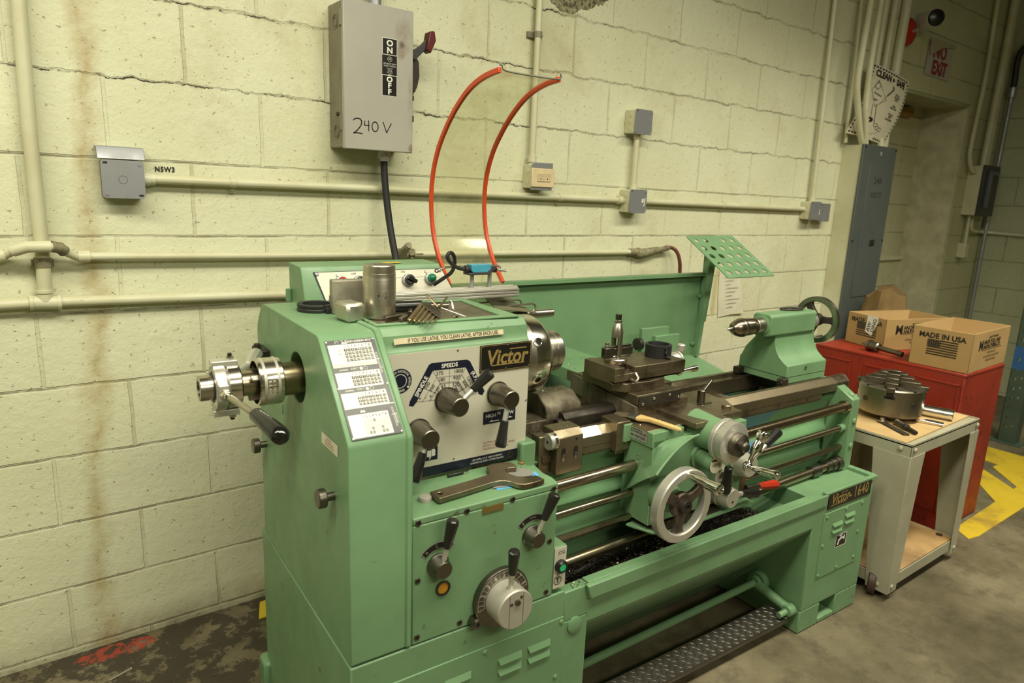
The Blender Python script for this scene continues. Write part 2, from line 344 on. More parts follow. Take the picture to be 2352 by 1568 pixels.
class B:
    def __init__(s):
        s.v = []; s.f = []; s.fm = []; s.m = 0
    def add(s, vs, fs):
        o = len(s.v)
        s.v += [V(x) for x in vs]
        for f in fs:
            s.f.append([o+i for i in f]); s.fm.append(s.m)
        return s
    def mat(s, i): s.m = i; return s
    def xf(s, M, start=0):
        for i in range(start, len(s.v)): s.v[i] = M @ s.v[i]
        return s
    def box(s, x0, x1, y0, y1, z0, z1):
        x0, x1 = min(x0, x1), max(x0, x1); y0, y1 = min(y0, y1), max(y0, y1); z0, z1 = min(z0, z1), max(z0, z1)
        return s.add([(x0, y0, z0), (x1, y0, z0), (x1, y1, z0), (x0, y1, z0), (x0, y0, z1), (x1, y0, z1), (x1, y1, z1), (x0, y1, z1)],
                     [(0, 3, 2, 1), (4, 5, 6, 7), (0, 1, 5, 4), (1, 2, 6, 5), (2, 3, 7, 6), (3, 0, 4, 7)])
    def prism(s, poly, ax, a, b):
        def p(q, t):
            if ax == 'x': return (t, q[0], q[1])
            if ax == 'y': return (q[0], t, q[1])
            return (q[0], q[1], t)
        n = len(poly)
        vs = [p(q, a) for q in poly]+[p(q, b) for q in poly]
        fs = [tuple(range(n)), tuple(range(2*n-1, n-1, -1))]+[(i, n+i, n+(i+1) % n, (i+1) % n) for i in range(n)]
        return s.add(vs, fs)
    def frame(s, d):
        d = V(d).normalized()
        a = V((0, 0, 1)) if abs(d.z) < 0.9 else V((1, 0, 0))
        x = d.cross(a).normalized(); y = d.cross(x).normalized()
        return x, y, d
    def rev(s, prof, p0, d, seg=32, caps=True):
        """surface of revolution: prof = [(radius, distance along d)]"""
        x, y, d = s.frame(d); p0 = V(p0)
        vs = []; fs = []
        for r, t in prof:
            for k in range(seg):
                a = 2*PI*k/seg
                vs.append(p0+d*t+(x*math.cos(a)+y*math.sin(a))*r)
        for i in range(len(prof)-1):
            for k in range(seg):
                k2 = (k+1) % seg
                fs.append((i*seg+k, i*seg+k2, (i+1)*seg+k2, (i+1)*seg+k))
        if caps:
            fs.append(tuple(range(seg))); fs.append(tuple(range(len(prof)*seg-1, (len(prof)-1)*seg-1, -1)))
        return s.add(vs, fs)
    def ringrev(s, prof, p0, d, seg=32):
        """closed profile revolved (a ring)"""
        x, y, d = s.frame(d); p0 = V(p0); n = len(prof)
        vs = []; fs = []
        for r, t in prof:
            for k in range(seg):
                a = 2*PI*k/seg
                vs.append(p0+d*t+(x*math.cos(a)+y*math.sin(a))*r)
        for i in range(n):
            j = (i+1) % n
            for k in range(seg):
                k2 = (k+1) % seg
                fs.append((i*seg+k, i*seg+k2, j*seg+k2, j*seg+k))
        return s.add(vs, fs)
    def cyl(s, a, b, r, r1=None, seg=24, ch=0):
        a = V(a); b = V(b); L = (b-a).length; r1 = r if r1 is None else r1
        if ch: return s.rev([(r-ch, 0), (r, ch), (r1, L-ch), (r1-ch, L)], a, b-a, seg)
        return s.rev([(r, 0), (r1, L)], a, b-a, seg)
    def hexa(s, a, b, r): return s.cyl(a, b, r, seg=6)
    def tube(s, pts, r, seg=10, smooth=0, caps=True):
        pts = [V(p) for p in pts]
        if smooth:
            out = []
            n = len(pts)
            for i in range(n-1):
                p0 = pts[max(0, i-1)]; p1 = pts[i]; p2 = pts[i+1]; p3 = pts[min(n-1, i+2)]
                for k in range(smooth):
                    t = k/smooth
                    out.append(0.5*((2*p1)+(p2-p0)*t+(2*p0-5*p1+4*p2-p3)*t*t+(3*p1-p0-3*p2+p3)*t**3))
            out.append(pts[-1]); pts = out
        n = len(pts)
        rs = list(r) if isinstance(r, (list, tuple)) else [r]*n
        if len(rs) != n: rs = [rs[min(len(rs)-1, round(i*(len(rs)-1)/(n-1)))] for i in range(n)]
        tan = [(pts[min(n-1, i+1)]-pts[max(0, i-1)]).normalized() for i in range(n)]
        x, y, _ = s.frame(tan[0])
        vs = []; fs = []
        for i in range(n):
            x = (x-tan[i]*x.dot(tan[i])).normalized(); y = tan[i].cross(x)
            for k in range(seg):
                a = 2*PI*k/seg
                vs.append(pts[i]+(x*math.cos(a)+y*math.sin(a))*rs[i])
        for i in range(n-1):
            for k in range(seg):
                k2 = (k+1) % seg
                fs.append((i*seg+k, i*seg+k2, (i+1)*seg+k2, (i+1)*seg+k))
        if caps:
            fs.append(tuple(range(seg))); fs.append(tuple(range(n*seg-1, (n-1)*seg-1, -1)))
        return s.add(vs, fs)
    def ball(s, c, r, seg=20, sc_=(1, 1, 1)):
        n = seg//2
        prof = [(max(1e-5, r*math.sin(PI*i/n)), -r*math.cos(PI*i/n)) for i in range(n+1)]
        st = len(s.v)
        s.rev(prof, (0, 0, 0), (0, 0, 1), seg)
        for i in range(st, len(s.v)):
            q = s.v[i]; s.v[i] = V((q.x*sc_[0], q.y*sc_[1], q.z*sc_[2]))+V(c)
        return s
    def sheet(s, rows, th=None):
        """grid of points; th gives thickness along approximate normals"""
        R = len(rows); Cc = len(rows[0])
        P = [[V(p) for p in r] for r in rows]
        if th is None:
            vs = [p for r in P for p in r]
            return s.add(vs, [(i*Cc+j, i*Cc+j+1, (i+1)*Cc+j+1, (i+1)*Cc+j) for i in range(R-1) for j in range(Cc-1)])
        Q = []
        for i in range(R):
            row = []
            for j in range(Cc):
                a = P[min(R-1, i+1)][j]-P[max(0, i-1)][j]; b = P[i][min(Cc-1, j+1)]-P[i][max(0, j-1)]
                row.append(P[i][j]+a.cross(b).normalized()*th)
            Q.append(row)
        vs = [p for r in P for p in r]+[p for r in Q for p in r]; o = R*Cc
        fs = []
        for i in range(R-1):
            for j in range(Cc-1):
                q = (i*Cc+j, i*Cc+j+1, (i+1)*Cc+j+1, (i+1)*Cc+j)
                fs.append(q); fs.append(tuple(o+k for k in reversed(q)))
        for i in range(R-1):
            for j in (0, Cc-1): fs.append((i*Cc+j, (i+1)*Cc+j, o+(i+1)*Cc+j, o+i*Cc+j))
        for j in range(Cc-1):
            for i in (0, R-1): fs.append((i*Cc+j, i*Cc+j+1, o+i*Cc+j+1, o+i*Cc+j))
        return s.add(vs, fs)
    def holed(s, outer, holes, M, th):
        """flat plate with holes: 2D loops mapped by M, thickness th along +local z"""
        bm = bmesh.new(); ed = []
        for lp in [outer]+holes:
            vv = [bm.verts.new((x, y, 0)) for x, y in lp]
            for i in range(len(vv)): ed.append(bm.edges.new((vv[i], vv[(i+1) % len(vv)])))
        bmesh.ops.triangle_fill(bm, use_beauty=True, use_dissolve=False, edges=ed)
        bm.verts.index_update()
        fs = [[v.index for v in f.verts] for f in bm.faces]
        co = [v.co.copy() for v in bm.verts]; n = len(co)
        be = [tuple(v.index for v in e.verts) for e in bm.edges if len(e.link_faces) == 1]
        bm.free()
        vs = [M @ V((q.x, q.y, 0)) for q in co]+[M @ V((q.x, q.y, th)) for q in co]
        F = [tuple(f) for f in fs]+[tuple(n+i for i in reversed(f)) for f in fs]+[(a, b, n+b, n+a) for a, b in be]
        return s.add(vs, F)
    def text(s, body, M, size, depth=0.0006, align='CENTER', shear=0, bold=0, sx=1.0, sp=1.0):
        cu = bpy.data.curves.new('tmp_text', 'FONT')
        cu.body = body; cu.size = size; cu.extrude = 0; cu.align_x = align; cu.align_y = 'CENTER'
        cu.shear = shear; cu.offset = bold; cu.space_character = sp; cu.resolution_u = 3
        o = bpy.data.objects.new('tmp_text', cu); COL.objects.link(o)
        dg = bpy.context.evaluated_depsgraph_get()
        me = o.evaluated_get(dg).to_mesh()
        S = M @ Matrix.Translation((0, 0, depth)) @ Matrix.Diagonal((sx, 1, 1, 1))
        s.add([S @ v.co for v in me.vertices], [tuple(p.vertices) for p in me.polygons])
        o.evaluated_get(dg).to_mesh_clear()
        bpy.data.objects.remove(o); bpy.data.curves.remove(cu)
        return s
    def quad2(s, M, pts, z=0.0005):
        return s.add([M @ V((x, y, z)) for x, y in pts], [tuple(range(len(pts)))])
    def rect2(s, M, x0, x1, y0, y1, z=0.0005):
        return s.quad2(M, [(x0, y0), (x1, y0), (x1, y1), (x0, y1)], z)
    def line2(s, M, pts, wd, z=0.0006):
        for (x0, y0), (x1, y1) in zip(pts[:-1], pts[1:]):
            d = V((x1-x0, y1-y0)); L = d.length
            if L < 1e-9: continue
            n = V((-d.y, d.x))/L*wd/2; e = d/L*wd*0.3
            s.quad2(M, [(x0-e.x+n.x, y0-e.y+n.y), (x0-e.x-n.x, y0-e.y-n.y), (x1+e.x-n.x, y1+e.y-n.y), (x1+e.x+n.x, y1+e.y+n.y)], z)
        return s
    def disc2(s, M, cx, cy, r, z=0.0005, seg=28, r0=0, a0=0, a1=2*PI):
        full = abs(a1-a0-2*PI) < 1e-6
        n = seg
        A = [a0+(a1-a0)*i/n for i in range(n+(0 if full else 1))]
        if r0 == 0 and full:
            return s.quad2(M, [(cx+r*math.cos(a), cy+r*math.sin(a)) for a in A], z)
        vs = []
        for a in A: vs += [M @ V((cx+r0*math.cos(a), cy+r0*math.sin(a), z)), M @ V((cx+r*math.cos(a), cy+r*math.sin(a), z))]
        k = len(A); fs = []
        for i in range(k if full else k-1):
            j = (i+1) % k
            fs.append((2*i, 2*i+1, 2*j+1, 2*j))
        return s.add(vs, fs)

def circ(cx, cy, r, n=16, rx=None):
    return [(cx+(rx or r)*math.cos(2*PI*i/n), cy+r*math.sin(2*PI*i/n)) for i in range(n)]
def rrect(x0, x1, y0, y1, r, n=4):
    out = []
    for cx, cy, a in ((x1-r, y1-r, 0), (x0+r, y1-r, PI/2), (x0+r, y0+r, PI), (x1-r, y0+r, 1.5*PI)):
        for i in range(n+1): out.append((cx+r*math.cos(a+PI/2*i/n), cy+r*math.sin(a+PI/2*i/n)))
    return out
def basis(o, ex, ey):
    ex = V(ex).normalized(); ey = V(ey).normalized(); ez = ex.cross(ey).normalized()
    return Matrix(((ex.x, ey.x, ez.x, o[0]), (ex.y, ey.y, ez.y, o[1]), (ex.z, ey.z, ez.z, o[2]), (0, 0, 0, 1)))
def front(x, y, z): return basis((x, y, z), (1, 0, 0), (0, 0, 1))      # faces -y
def leftf(x, y, z): return basis((x, y, z), (0, -1, 0), (0, 0, 1))     # faces -x
def topf(x, y, z, a=0): return basis((x, y, z), (math.cos(a), math.sin(a), 0), (-math.sin(a), math.cos(a), 0))

def place(o, frame, base):
    o.location = FR[frame] @ V(base)
    if frame == 'L': o.rotation_euler = (0, 0, A0)
def props(o, label=None, cat=None, group=None, kind=None):
    if label: o['label'] = label
    if cat: o['category'] = cat
    if group: o['group'] = group
    if kind: o['kind'] = kind
    return o
def thing(name, label, cat, base, frame='W', group=None):
    o = bpy.data.objects.new(name, None); COL.objects.link(o)
    o.empty_display_size = 0.05
    place(o, frame, base); BASE[o] = (V(base), frame)
    return props(o, label, cat, group)
def mesh(name, b, mats, base, bevel=0, angle=32, seg=2):
    me = bpy.data.meshes.new(name)
    bm = bmesh.new()
    vv = [bm.verts.new(p-base) for p in b.v]
    for f, mi in zip(b.f, b.fm):
        try:
            fc = bm.faces.new([vv[i] for i in f]); fc.material_index = mi; fc.smooth = True
        except ValueError: pass
    bmesh.ops.recalc_face_normals(bm, faces=bm.faces)
    bm.to_mesh(me); bm.free()
    try: me.set_sharp_from_angle(angle=math.radians(angle))
    except Exception: pass
    for m in (mats if isinstance(mats, (list, tuple)) else [mats]): me.materials.append(m)
    o = bpy.data.objects.new(name, me); COL.objects.link(o)
    if bevel:
        md = o.modifiers.new('edge', 'BEVEL'); md.width = bevel; md.segments = seg; md.limit_method = 'ANGLE'; md.angle_limit = math.radians(40)
        md.harden_normals = False
    return o
def part(name, b, mats, parent, bevel=0, label=None, kind=None, **k):
    base, fr = BASE[parent]
    o = mesh(name, b, mats, base, bevel, **k)
    o.parent = parent; BASE[o] = (base, fr)
    return props(o, label, None, None, kind)
def solo(name, b, mats, label, cat, base, frame='W', bevel=0, group=None, kind=None, **k):
    o = mesh(name, b, mats, V(base), bevel, **k)
    place(o, frame, base); BASE[o] = (V(base), frame)
    return props(o, label, cat, group, kind)
def struct(name, b, mats, bevel=0):
    o = mesh(name, b, mats, V((0, 0, 0)), bevel); BASE[o] = (V((0, 0, 0)), 'W')
    o['kind'] = 'structure'
    return o
def mir(o): return o

# ================================================================== room
WM = wall_mat('painted_block_wall', 'y', True)
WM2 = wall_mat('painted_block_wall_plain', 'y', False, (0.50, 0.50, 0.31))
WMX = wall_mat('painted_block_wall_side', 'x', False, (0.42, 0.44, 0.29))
struct('floor', B().box(-3.2, 6.2, -6.2, 0.6, -0.1, 0), floor_mat())
struct('ceiling', B().box(-3.2, 6.2, -6.2, 0.6, 3.4, 3.5), flat('ceiling_paint', (0.20, 0.19, 0.14), 0.8))
b = B().box(-3, 4.3, 0, 0.3, 0, 3.4)
struct('wall_back', b, WM)
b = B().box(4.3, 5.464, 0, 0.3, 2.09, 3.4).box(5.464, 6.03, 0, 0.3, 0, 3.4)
struct('wall_back_far', b, WM2)
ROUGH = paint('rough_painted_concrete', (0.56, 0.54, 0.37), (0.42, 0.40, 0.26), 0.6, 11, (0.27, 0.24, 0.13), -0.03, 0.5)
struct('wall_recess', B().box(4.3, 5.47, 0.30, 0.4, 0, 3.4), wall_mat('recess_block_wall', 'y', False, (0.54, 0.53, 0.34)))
struct('trim_1', B().box(5.440, 5.464, 0.004, 0.30, 0, 2.085), ROUGH)
struct('trim_2', B().box(4.3, 5.44, 0.004, 0.30, 2.07, 2.089), paint('lintel_soffit', (0.36, 0.36, 0.20), (0.30, 0.30, 0.16), 0.6, 5))
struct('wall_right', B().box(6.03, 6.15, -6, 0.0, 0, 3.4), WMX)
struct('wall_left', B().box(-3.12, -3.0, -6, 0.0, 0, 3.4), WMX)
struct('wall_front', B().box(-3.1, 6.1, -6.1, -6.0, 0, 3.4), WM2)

YEL = yellow_mat()
b = B()
def fpoly(b, pts, z=0.003):
    n = len(pts)
    return b.add([(x, y, z) for x, y in pts]+[(x, y, 0.0) for x, y in pts], [tuple(range(n))]+[(i, n+i, n+(i+1) % n, (i+1) % n) for i in range(n)])
fpoly(b, [(3.19, -1.175), (3.26, -1.19), (4.35, -1.19), (4.35, -1.07), (3.7, -1.09), (3.25, -1.10)])
fpoly(b, [(3.72, -1.10), (3.98, -1.10), (4.16, -0.89), (4.02, -0.875)], 0.0035)
fpoly(b, [(4.02, -1.10), (4.28, -1.10), (4.44, -0.91), (4.25, -0.90)], 0.0040)
fpoly(b, [(4.3, -1.10), (4.6, -1.10), (4.6, -0.60), (4.35, -0.60)], 0.0045)
fpoly(b, [(0.52, -0.12), (0.75, -0.12), (0.75, -0.02), (0.55, -0.03)])
props(struct('floor_marking', b, YEL), 'worn yellow painted hatching on the concrete floor', 'floor marking')

# ================================================================== wall fittings
def wp(x, z, y):
    k = (2.1447+y)/2.1347
    return V((-0.0222+(x+0.0222)*k, y, 1.3796+(z-1.3796)*k))
def strap(b, p, ax, r):
    if ax == 'x': b.box(p.x-0.008, p.x+0.008, -0.001, p.y-r+0.001, p.z-r-0.004, p.z+r+0.004)
    else: b.box(p.x-r-0.022, p.x+r+0.022, -0.001, p.y-r+0.001, p.z-0.008, p.z+0.008)

# --- left water riser with the run it crosses
t = thing('water_pipe', 'cream painted pipe riser and low horizontal run with a tee, left of the lathe', 'pipe', wp(0.05, 1.05, -0.02))
pt_ = [wp(0.065, 2.3, -0.028), wp(0.058, 1.776, -0.028), wp(0.052, 1.476, -0.028), wp(0.052, 1.19, -0.024), wp(0.048, 1.06, -0.022)]
part('riser', B().tube(pt_, 0.0165, 16), PIPEP, t)
b = B().tube([wp(-1.5, 1.066, -0.022), wp(-0.05, 1.045, -0.022), wp(0.05, 1.046, -0.022)], 0.0135, 14)
b.tube([wp(0.05, 1.046, -0.022), wp(0.75, 1.031, -0.022), wp(1.5, 1.015, -0.022)], 0.0135, 14)
part('low_run', b, PIPEP, t)
b = B().cyl(wp(0.015, 1.047, -0.022), wp(0.08, 1.044, -0.022), 0.0175, seg=18)
b.cyl(wp(0.013, 1.047, -0.022), wp(0.021, 1.047, -0.022), 0.0195, seg=18).cyl(wp(0.073, 1.044, -0.022), wp(0.082, 1.044, -0.022), 0.0195, seg=18)
b.cyl(wp(0.047, 1.05, -0.022), wp(0.047, 1.075, -0.022), 0.018, seg=18).cyl(wp(0.047, 1.071, -0.022), wp(0.047, 1.078, -0.022), 0.0205, seg=18)
part('tee_fitting', b, PIPEP, t)
b = B().cyl(wp(0.0505, 1.138, -0.022), wp(0.0505, 1.162, -0.022), 0.0195, seg=18)
b.box(0.052-0.026, 0.052+0.022, -0.02, 0, 1.14, 1.158)
part('pipe_clamp', b, PIPED, t)

# --- compressed air line crossing over the riser
t = thing('air_pipe', 'cream painted air line along the wall that hops over the riser', 'pipe', wp(0.8, 1.155, -0.024))
hop = [wp(-1.5, 1.18, -0.024), wp(-0.06, 1.163, -0.024), wp(-0.03, 1.168, -0.026), wp(-0.008, 1.18, -0.045), wp(0.022, 1.190, -0.062), wp(0.072, 1.190, -0.062), wp(0.10, 1.177, -0.045), wp(0.125, 1.163, -0.028), wp(0.15, 1.163, -0.024), wp(0.6, 1.155, -0.024), wp(1.4, 1.146, -0.024), wp(2.215, 1.137, -0.024)]
part('run', B().tube(hop, 0.0108, 14), PIPEP, t)
b = B().cyl(wp(0.128, 1.163, -0.026), wp(0.155, 1.163, -0.024), 0.0155, seg=16).cyl(wp(-0.055, 1.163, -0.024), wp(-0.025, 1.17, -0.027), 0.0155, seg=16)
b.tube(hop[3:6], 0.0145, 14)
part('elbow_fittings', b, PIPEP, t)
part('bare_elbow', B().tube([hop[5], (hop[5]+hop[6])/2+V((0.004, 0, 0.003)), hop[6]], 0.0148, 14), PIPED, t)
part('end_coupling', B().tube([wp(2.20, 1.137, -0.024), wp(2.245, 1.137, -0.024)], 0.0155, 14).tube([wp(2.245, 1.137, -0.024), wp(2.275, 1.131, -0.028)], 0.020, 8)
     .tube([wp(2.27, 1.131, -0.028), wp(2.29, 1.132, -0.03), wp(2.38, 1.144, -0.03)], [0.015, 0.019, 0.014], 14).tube([wp(2.375, 1.144, -0.03), wp(2.43, 1.148, -0.03)], 0.011, 12).cyl(wp(2.43, 1.148, -0.03), wp(2.45, 1.152, -0.03), 0.013), PIPED, t)
part('hose', B().tube([wp(2.44, 1.149, -0.03), wp(2.475, 1.152, -0.035), wp(2.515, 1.132, -0.05), wp(2.54, 1.09, -0.06), wp(2.55, 1.03, -0.06), wp(2.55, 0.9, -0.06)], 0.0085, 12, 6), REDHOSE, t)
b = B().tube([wp(1.05, 1.152, -0.024), wp(1.085, 1.153, -0.05), wp(1.092, 1.165, -0.085)], [0.017, 0.018, 0.013], 14)
b.cyl(wp(1.088, 1.160, -0.075), wp(1.105, 1.178, -0.125), 0.0125).cyl(wp(1.105, 1.178, -0.123), wp(1.108, 1.181, -0.132), 0.010)
part('quick_coupler', b, PIPED, t)
b = B().cyl(wp(1.10, 1.153, -0.024), wp(1.125, 1.152, -0.024), 0.016).tube([wp(1.118, 1.152, -0.03), wp(1.12, 1.152, -0.05)], 0.008).hexa(wp(1.12, 1.147, -0.04), wp(1.12, 1.134, -0.04), 0.006).cyl(wp(1.12, 1.136, -0.04), wp(1.12, 1.122, -0.04), 0.003)
b.box(1.105, 1.14, -0.055, -0.047, 1.150, 1.156)
part('drain_cock', b, PIPED, t)

# --- long conduit run with boxes
t = thing('electrical_conduit', 'long cream painted conduit running level behind the lathe at the junction boxes', 'conduit', wp(1.5, 1.365, -0.022))
part('run', B().tube([wp(0.28, 1.371, -0.022), wp(0.994, 1.367, -0.022), wp(2.15, 1.3595, -0.022)], 0.0125, 14), PIPEP, t)
part('run', B().tube([wp(2.2, 1.359, -0.022), wp(3.54, 1.348, -0.022)], 0.0125, 14), PIPEP, t)
part('connector', B().cyl(wp(0.293, 1.370, -0.022), wp(0.312, 1.370, -0.022), 0.018).cyl(wp(0.308, 1.370, -0.022), wp(0.325, 1.370, -0.022), 0.0155), PIPEP, t)
part('connector', B().cyl(wp(2.10, 1.3595, -0.022), wp(2.125, 1.3595, -0.022), 0.0165), PIPEP, t)
for x, z in ((0.53, 1.370), (1.78, 1.362), (2.83, 1.354)):
    p = wp(x, z, -0.022)
    b = B().ringrev([(0.0126, -0.008), (0.0148, -0.008), (0.0148, 0.008), (0.0126, 0.008)], p, (1, 0, 0), 14)
    b.box(p.x-0.008, p.x+0.008, -0.008, 0, p.z-0.030, p.z-0.008).cyl((p.x, -0.005, p.z-0.022), (p.x, -0.012, p.z-0.022), 0.005, seg=8)
    part('strap', b, PIPEP, t)

def cover2(cx, z0, z1, hw, y):
    """octagonal-cornered box cover outline"""
    c = 0.006
    return [(cx-hw+c, z0), (cx+hw-c, z0), (cx+hw, z0+c), (cx+hw, z1-c), (cx+hw-c, z1), (cx-hw+c, z1), (cx-hw, z1-c), (cx-hw, z0+c)]
def jbox(name, label, x0, x1, z0, z1, d, bodym, covm, rust=False):
    cx = (x0+x1)/2; cz = (z0+z1)/2
    t = thing(name, label, 'junction box', (cx, -d/2, z0))
    b = B().box(x0+0.002, x1-0.002, -d+0.003, 0, z0+0.002, z1-0.002)
    part('body', b, bodym, t, 0.004)
    b = B()
    for dz in (-0.028, 0.0, 0.028):
        b.rev([(0.011, 0), (0.011, 0.0012), (0.009, 0.0016)], (x0+0.0022, -d*0.55, cz+dz), (-1, 0, 0), 18)
    part('knockouts', b, bodym, t)
    M = front(0, -d-0.0005, 0)
    holes = [rrect(x1-0.016, x1-0.005, z0+0.005, z0+0.011, 0.002, 2), rrect(x0+0.005, x0+0.016, z1-0.011, z1-0.005, 0.002, 2)]
    b = B().holed(cover2(cx, z0, z1, (x1-x0)/2, 0), holes, M, 0.003)
    k = part('cover', b, covm, t)
    b = B().cyl((x1-0.010, -d-0.003, z1-0.010), (x1-0.010, -d-0.006, z1-0.010), 0.004, seg=10).cyl((x0+0.010, -d-0.003, z0+0.010), (x0+0.010, -d-0.006, z0+0.010), 0.004, seg=10)
    part('cover_screws', b, ZINC, t)
    return t
# box with the tab above (left end of the run)
t = jbox('junction_box', 'grey junction box with rusty cover and bent plate on top, left end of conduit', 0.194, 0.294, 1.318, 1.416, 0.048, GREYSIDE, ZINC)
M = front(0, -0.0516, 0)
part('knockout_mark', B().disc2(M, 0.243, 1.366, 0.0105, 0.0003, 24, 0.0098), GREYD, t)
b = B().prism([(-0.052, 1.418), (-0.050, 1.424), (-0.036, 1.449), (-0.004, 1.452), (0, 1.452), (0, 1.447), (-0.034, 1.444), (-0.046, 1.420)], 'x', 0.188, 0.298)
part('bent_top_plate', b, ZINC, t, 0.001)
solo('wall_marking', B().text('N5W3', front(0.353, -0.0022, 1.3975), 0.019, 0.0, 'CENTER', 0.0, 0.0006, 0.9, 1.1), INK, 'small black handwritten N5W3 on the wall beside the rusty box', 'wall writing', (0.353, -0.001, 1.39))
jbox('junction_box', 'grey square junction box mounted high alone above the conduit run', 2.118, 2.220, 1.632, 1.731, 0.06, PIPEP, ZINC)
t = jbox('junction_box', 'grey square junction box in the middle of the conduit run with torn white sticker', 2.121, 2.224, 1.308, 1.407, 0.06, PIPEP, ZINC)
M = front(0, -0.0640, 0)
part('torn_sticker', B().quad2(M, [(2.192, 1.352), (2.205, 1.354), (2.204, 1.370), (2.193, 1.368)]).quad2(M, [(2.205, 1.338), (2.211, 1.339), (2.216, 1.372), (2.210, 1.372)]), WHITE, t)
t = jbox('junction_box', 'grey double junction box at the right end of conduit beside the blue grey panel', 3.514, 3.620, 1.292, 1.390, 0.06, PIPEP, ZINC)
b = B().box(3.635, 3.735, -0.045, 0, 1.288, 1.382)
part('second_body', b, GREYSIDE, t, 0.003)
part('second_cover', B().holed(cover2(3.685, 1.283, 1.382, 0.053, 0), [rrect(3.643, 3.655, 1.288, 1.294, 0.002, 2), rrect(3.643, 3.655, 1.370, 1.376, 0.002, 2)], front(0, -0.0455, 0), 0.003), ZINC, t)
part('sticker', B().rect2(front(0, -0.0640, 0), 3.60, 3.606, 1.32, 1.35), WHITE, t)

t = thing('electrical_conduit', 'short upright conduit joining the high box to the box below', 'conduit', (2.175, -0.025, 1.41))
part('tube', B().cyl((2.172, -0.028, 1.40), (2.172, -0.028, 1.64), 0.0115, seg=14), PIPEP, t)
part('connector', B().cyl((2.172, -0.028, 1.405), (2.172, -0.028, 1.425), 0.0155).cyl((2.172, -0.028, 1.615), (2.172, -0.028, 1.632), 0.015), PIPEP, t)
t = thing('electrical_conduit', 'upright painted conduit dropping to the ivory outlet', 'conduit', (1.63, -0.025, 1.49))
part('tube', B().tube([wp(1.631, 1.47, -0.03), wp(1.632, 1.9, -0.03), wp(1.634, 2.6, -0.03)], 0.012, 14), PIPEP, t)
part('connector', B().cyl(wp(1.631, 1.49, -0.03), wp(1.631, 1.515, -0.03), 0.0165), PIPEP, t)
p = wp(1.633, 1.945, -0.03)
part('strap', B().box(p.x-0.032, p.x+0.032, -0.012, 0, p.z-0.010, p.z+0.010).ringrev([(0.0121, -0.01), (0.0150, -0.01), (0.0150, 0.01), (0.0121, 0.01)], p, (0, 0, 1), 16).cyl((p.x+0.024, -0.01, p.z), (p.x+0.024, -0.022, p.z), 0.005, seg=8), GREYSIDE, t)
t = thing('electrical_conduit', 'tall upright conduit rising from the double junction box', 'conduit', (3.57, -0.025, 1.39))
part('tube', B().tube([wp(3.607, 1.37, -0.03), wp(3.60, 1.6, -0.03), wp(3.575, 2.45, -0.03), wp(3.56, 2.9, -0.03)], 0.0125, 14), PIPEP, t)
part('connector', B().cyl(wp(3.605, 1.389, -0.03), wp(3.604, 1.41, -0.03), 0.0165), PIPEP, t)

# --- outlet
t = thing('power_outlet', 'ivory double power outlet in a metal box below upright conduit', 'outlet', (1.645, -0.03, 1.39))
part('metal_box', B().box(1.597, 1.695, -0.056, 0, 1.392, 1.480), PIPEP, t, 0.004)
b = B()
for dz in (-0.02, 0.02): b.rev([(0.011, 0), (0.011, 0.0012), (0.009, 0.0016)], (1.597, -0.03, 1.436+dz), (-1, 0, 0), 18)
part('knockouts', b, PIPEP, t)
part('mounting_ear', B().box(1.594, 1.694, -0.062, -0.056, 1.466, 1.488), ZINC, t, 0.002)
part('mounting_ear', B().box(1.592, 1.694, -0.062, -0.056, 1.386, 1.402), ZINC, t, 0.002)
part('cover_plate', B().box(1.590, 1.700, -0.0675, -0.060, 1.397, 1.467), IVORY, t, 0.003)
part('receptacle', B().box(1.615, 1.677, -0.070, -0.0676, 1.418, 1.448), IVORY, t, 0.001)
M = front(0, -0.0703, 0); b = B()
for cx in (1.630, 1.663):
    b.rect2(M, cx-0.006, cx-0.0045, 1.436, 1.443).rect2(M, cx+0.0045, cx+0.006, 1.436, 1.443).disc2(M, cx, 1.428, 0.0025)
    b.rect2(M, cx-0.001, cx+0.001, 1.431, 1.434)
b.line2(M, [(1.6425, 1.426), (1.650, 1.426), (1.650, 1.440), (1.6425, 1.440), (1.6425, 1.426)], 0.0006)
b.line2(M, [(1.6175, 1.4195), (1.6745, 1.4195), (1.6745, 1.4465), (1.6175, 1.4465), (1.6175, 1.4195)], 0.0005)
part('slots', b, INK, t)

# --- safety switch
t = thing('safety_switch', 'tall grey steel disconnect switch box marked 240V hanging on the wall', 'switch box', (0.94, -0.06, 1.485))
part('enclosure', B().box(0.832, 1.056, -0.110, 0, 1.488, 1.903), [GREYSIDE], t, 0.003)
part('door', B().box(0.828, 1.058, -0.122, -0.106, 1.484, 1.905), [GREYBOX], t, 0.003)
for i, z in enumerate((1.560, 1.855)):
    part('hinge', B().cyl((0.828, -0.104, z-0.022), (0.828, -0.104, z+0.022), 0.004, seg=10).box(0.828, 0.8315, -0.104, -0.085, z-0.022, z+0.022), GREYSIDE, t)
b = B()
for z in (1.85, 1.535):
    b.ringrev([(0.021, 0), (0.021, 0.002), (0.019, 0.002), (0.019, 0)], (0.832, -0.055, z), (-1, 0, 0), 26)
    b.ringrev([(0.014, 0), (0.014, 0.002), (0.012, 0.002), (0.012, 0)], (0.832, -0.055, z), (-1, 0, 0), 26)
part('knockouts', b, GREYSIDE, t)
part('side_screw', B().cyl((0.832, -0.07, 1.586), (0.826, -0.07, 1.586), 0.006, seg=10), DARKIRON, t)
M = front(0, -0.1222, 0)
b = B()
b.mat(1).rect2(M, 0.952, 1.002, 1.768, 1.816, 0.0002).rect2(M, 0.951, 1.002, 1.649, 1.710, 0.0002)
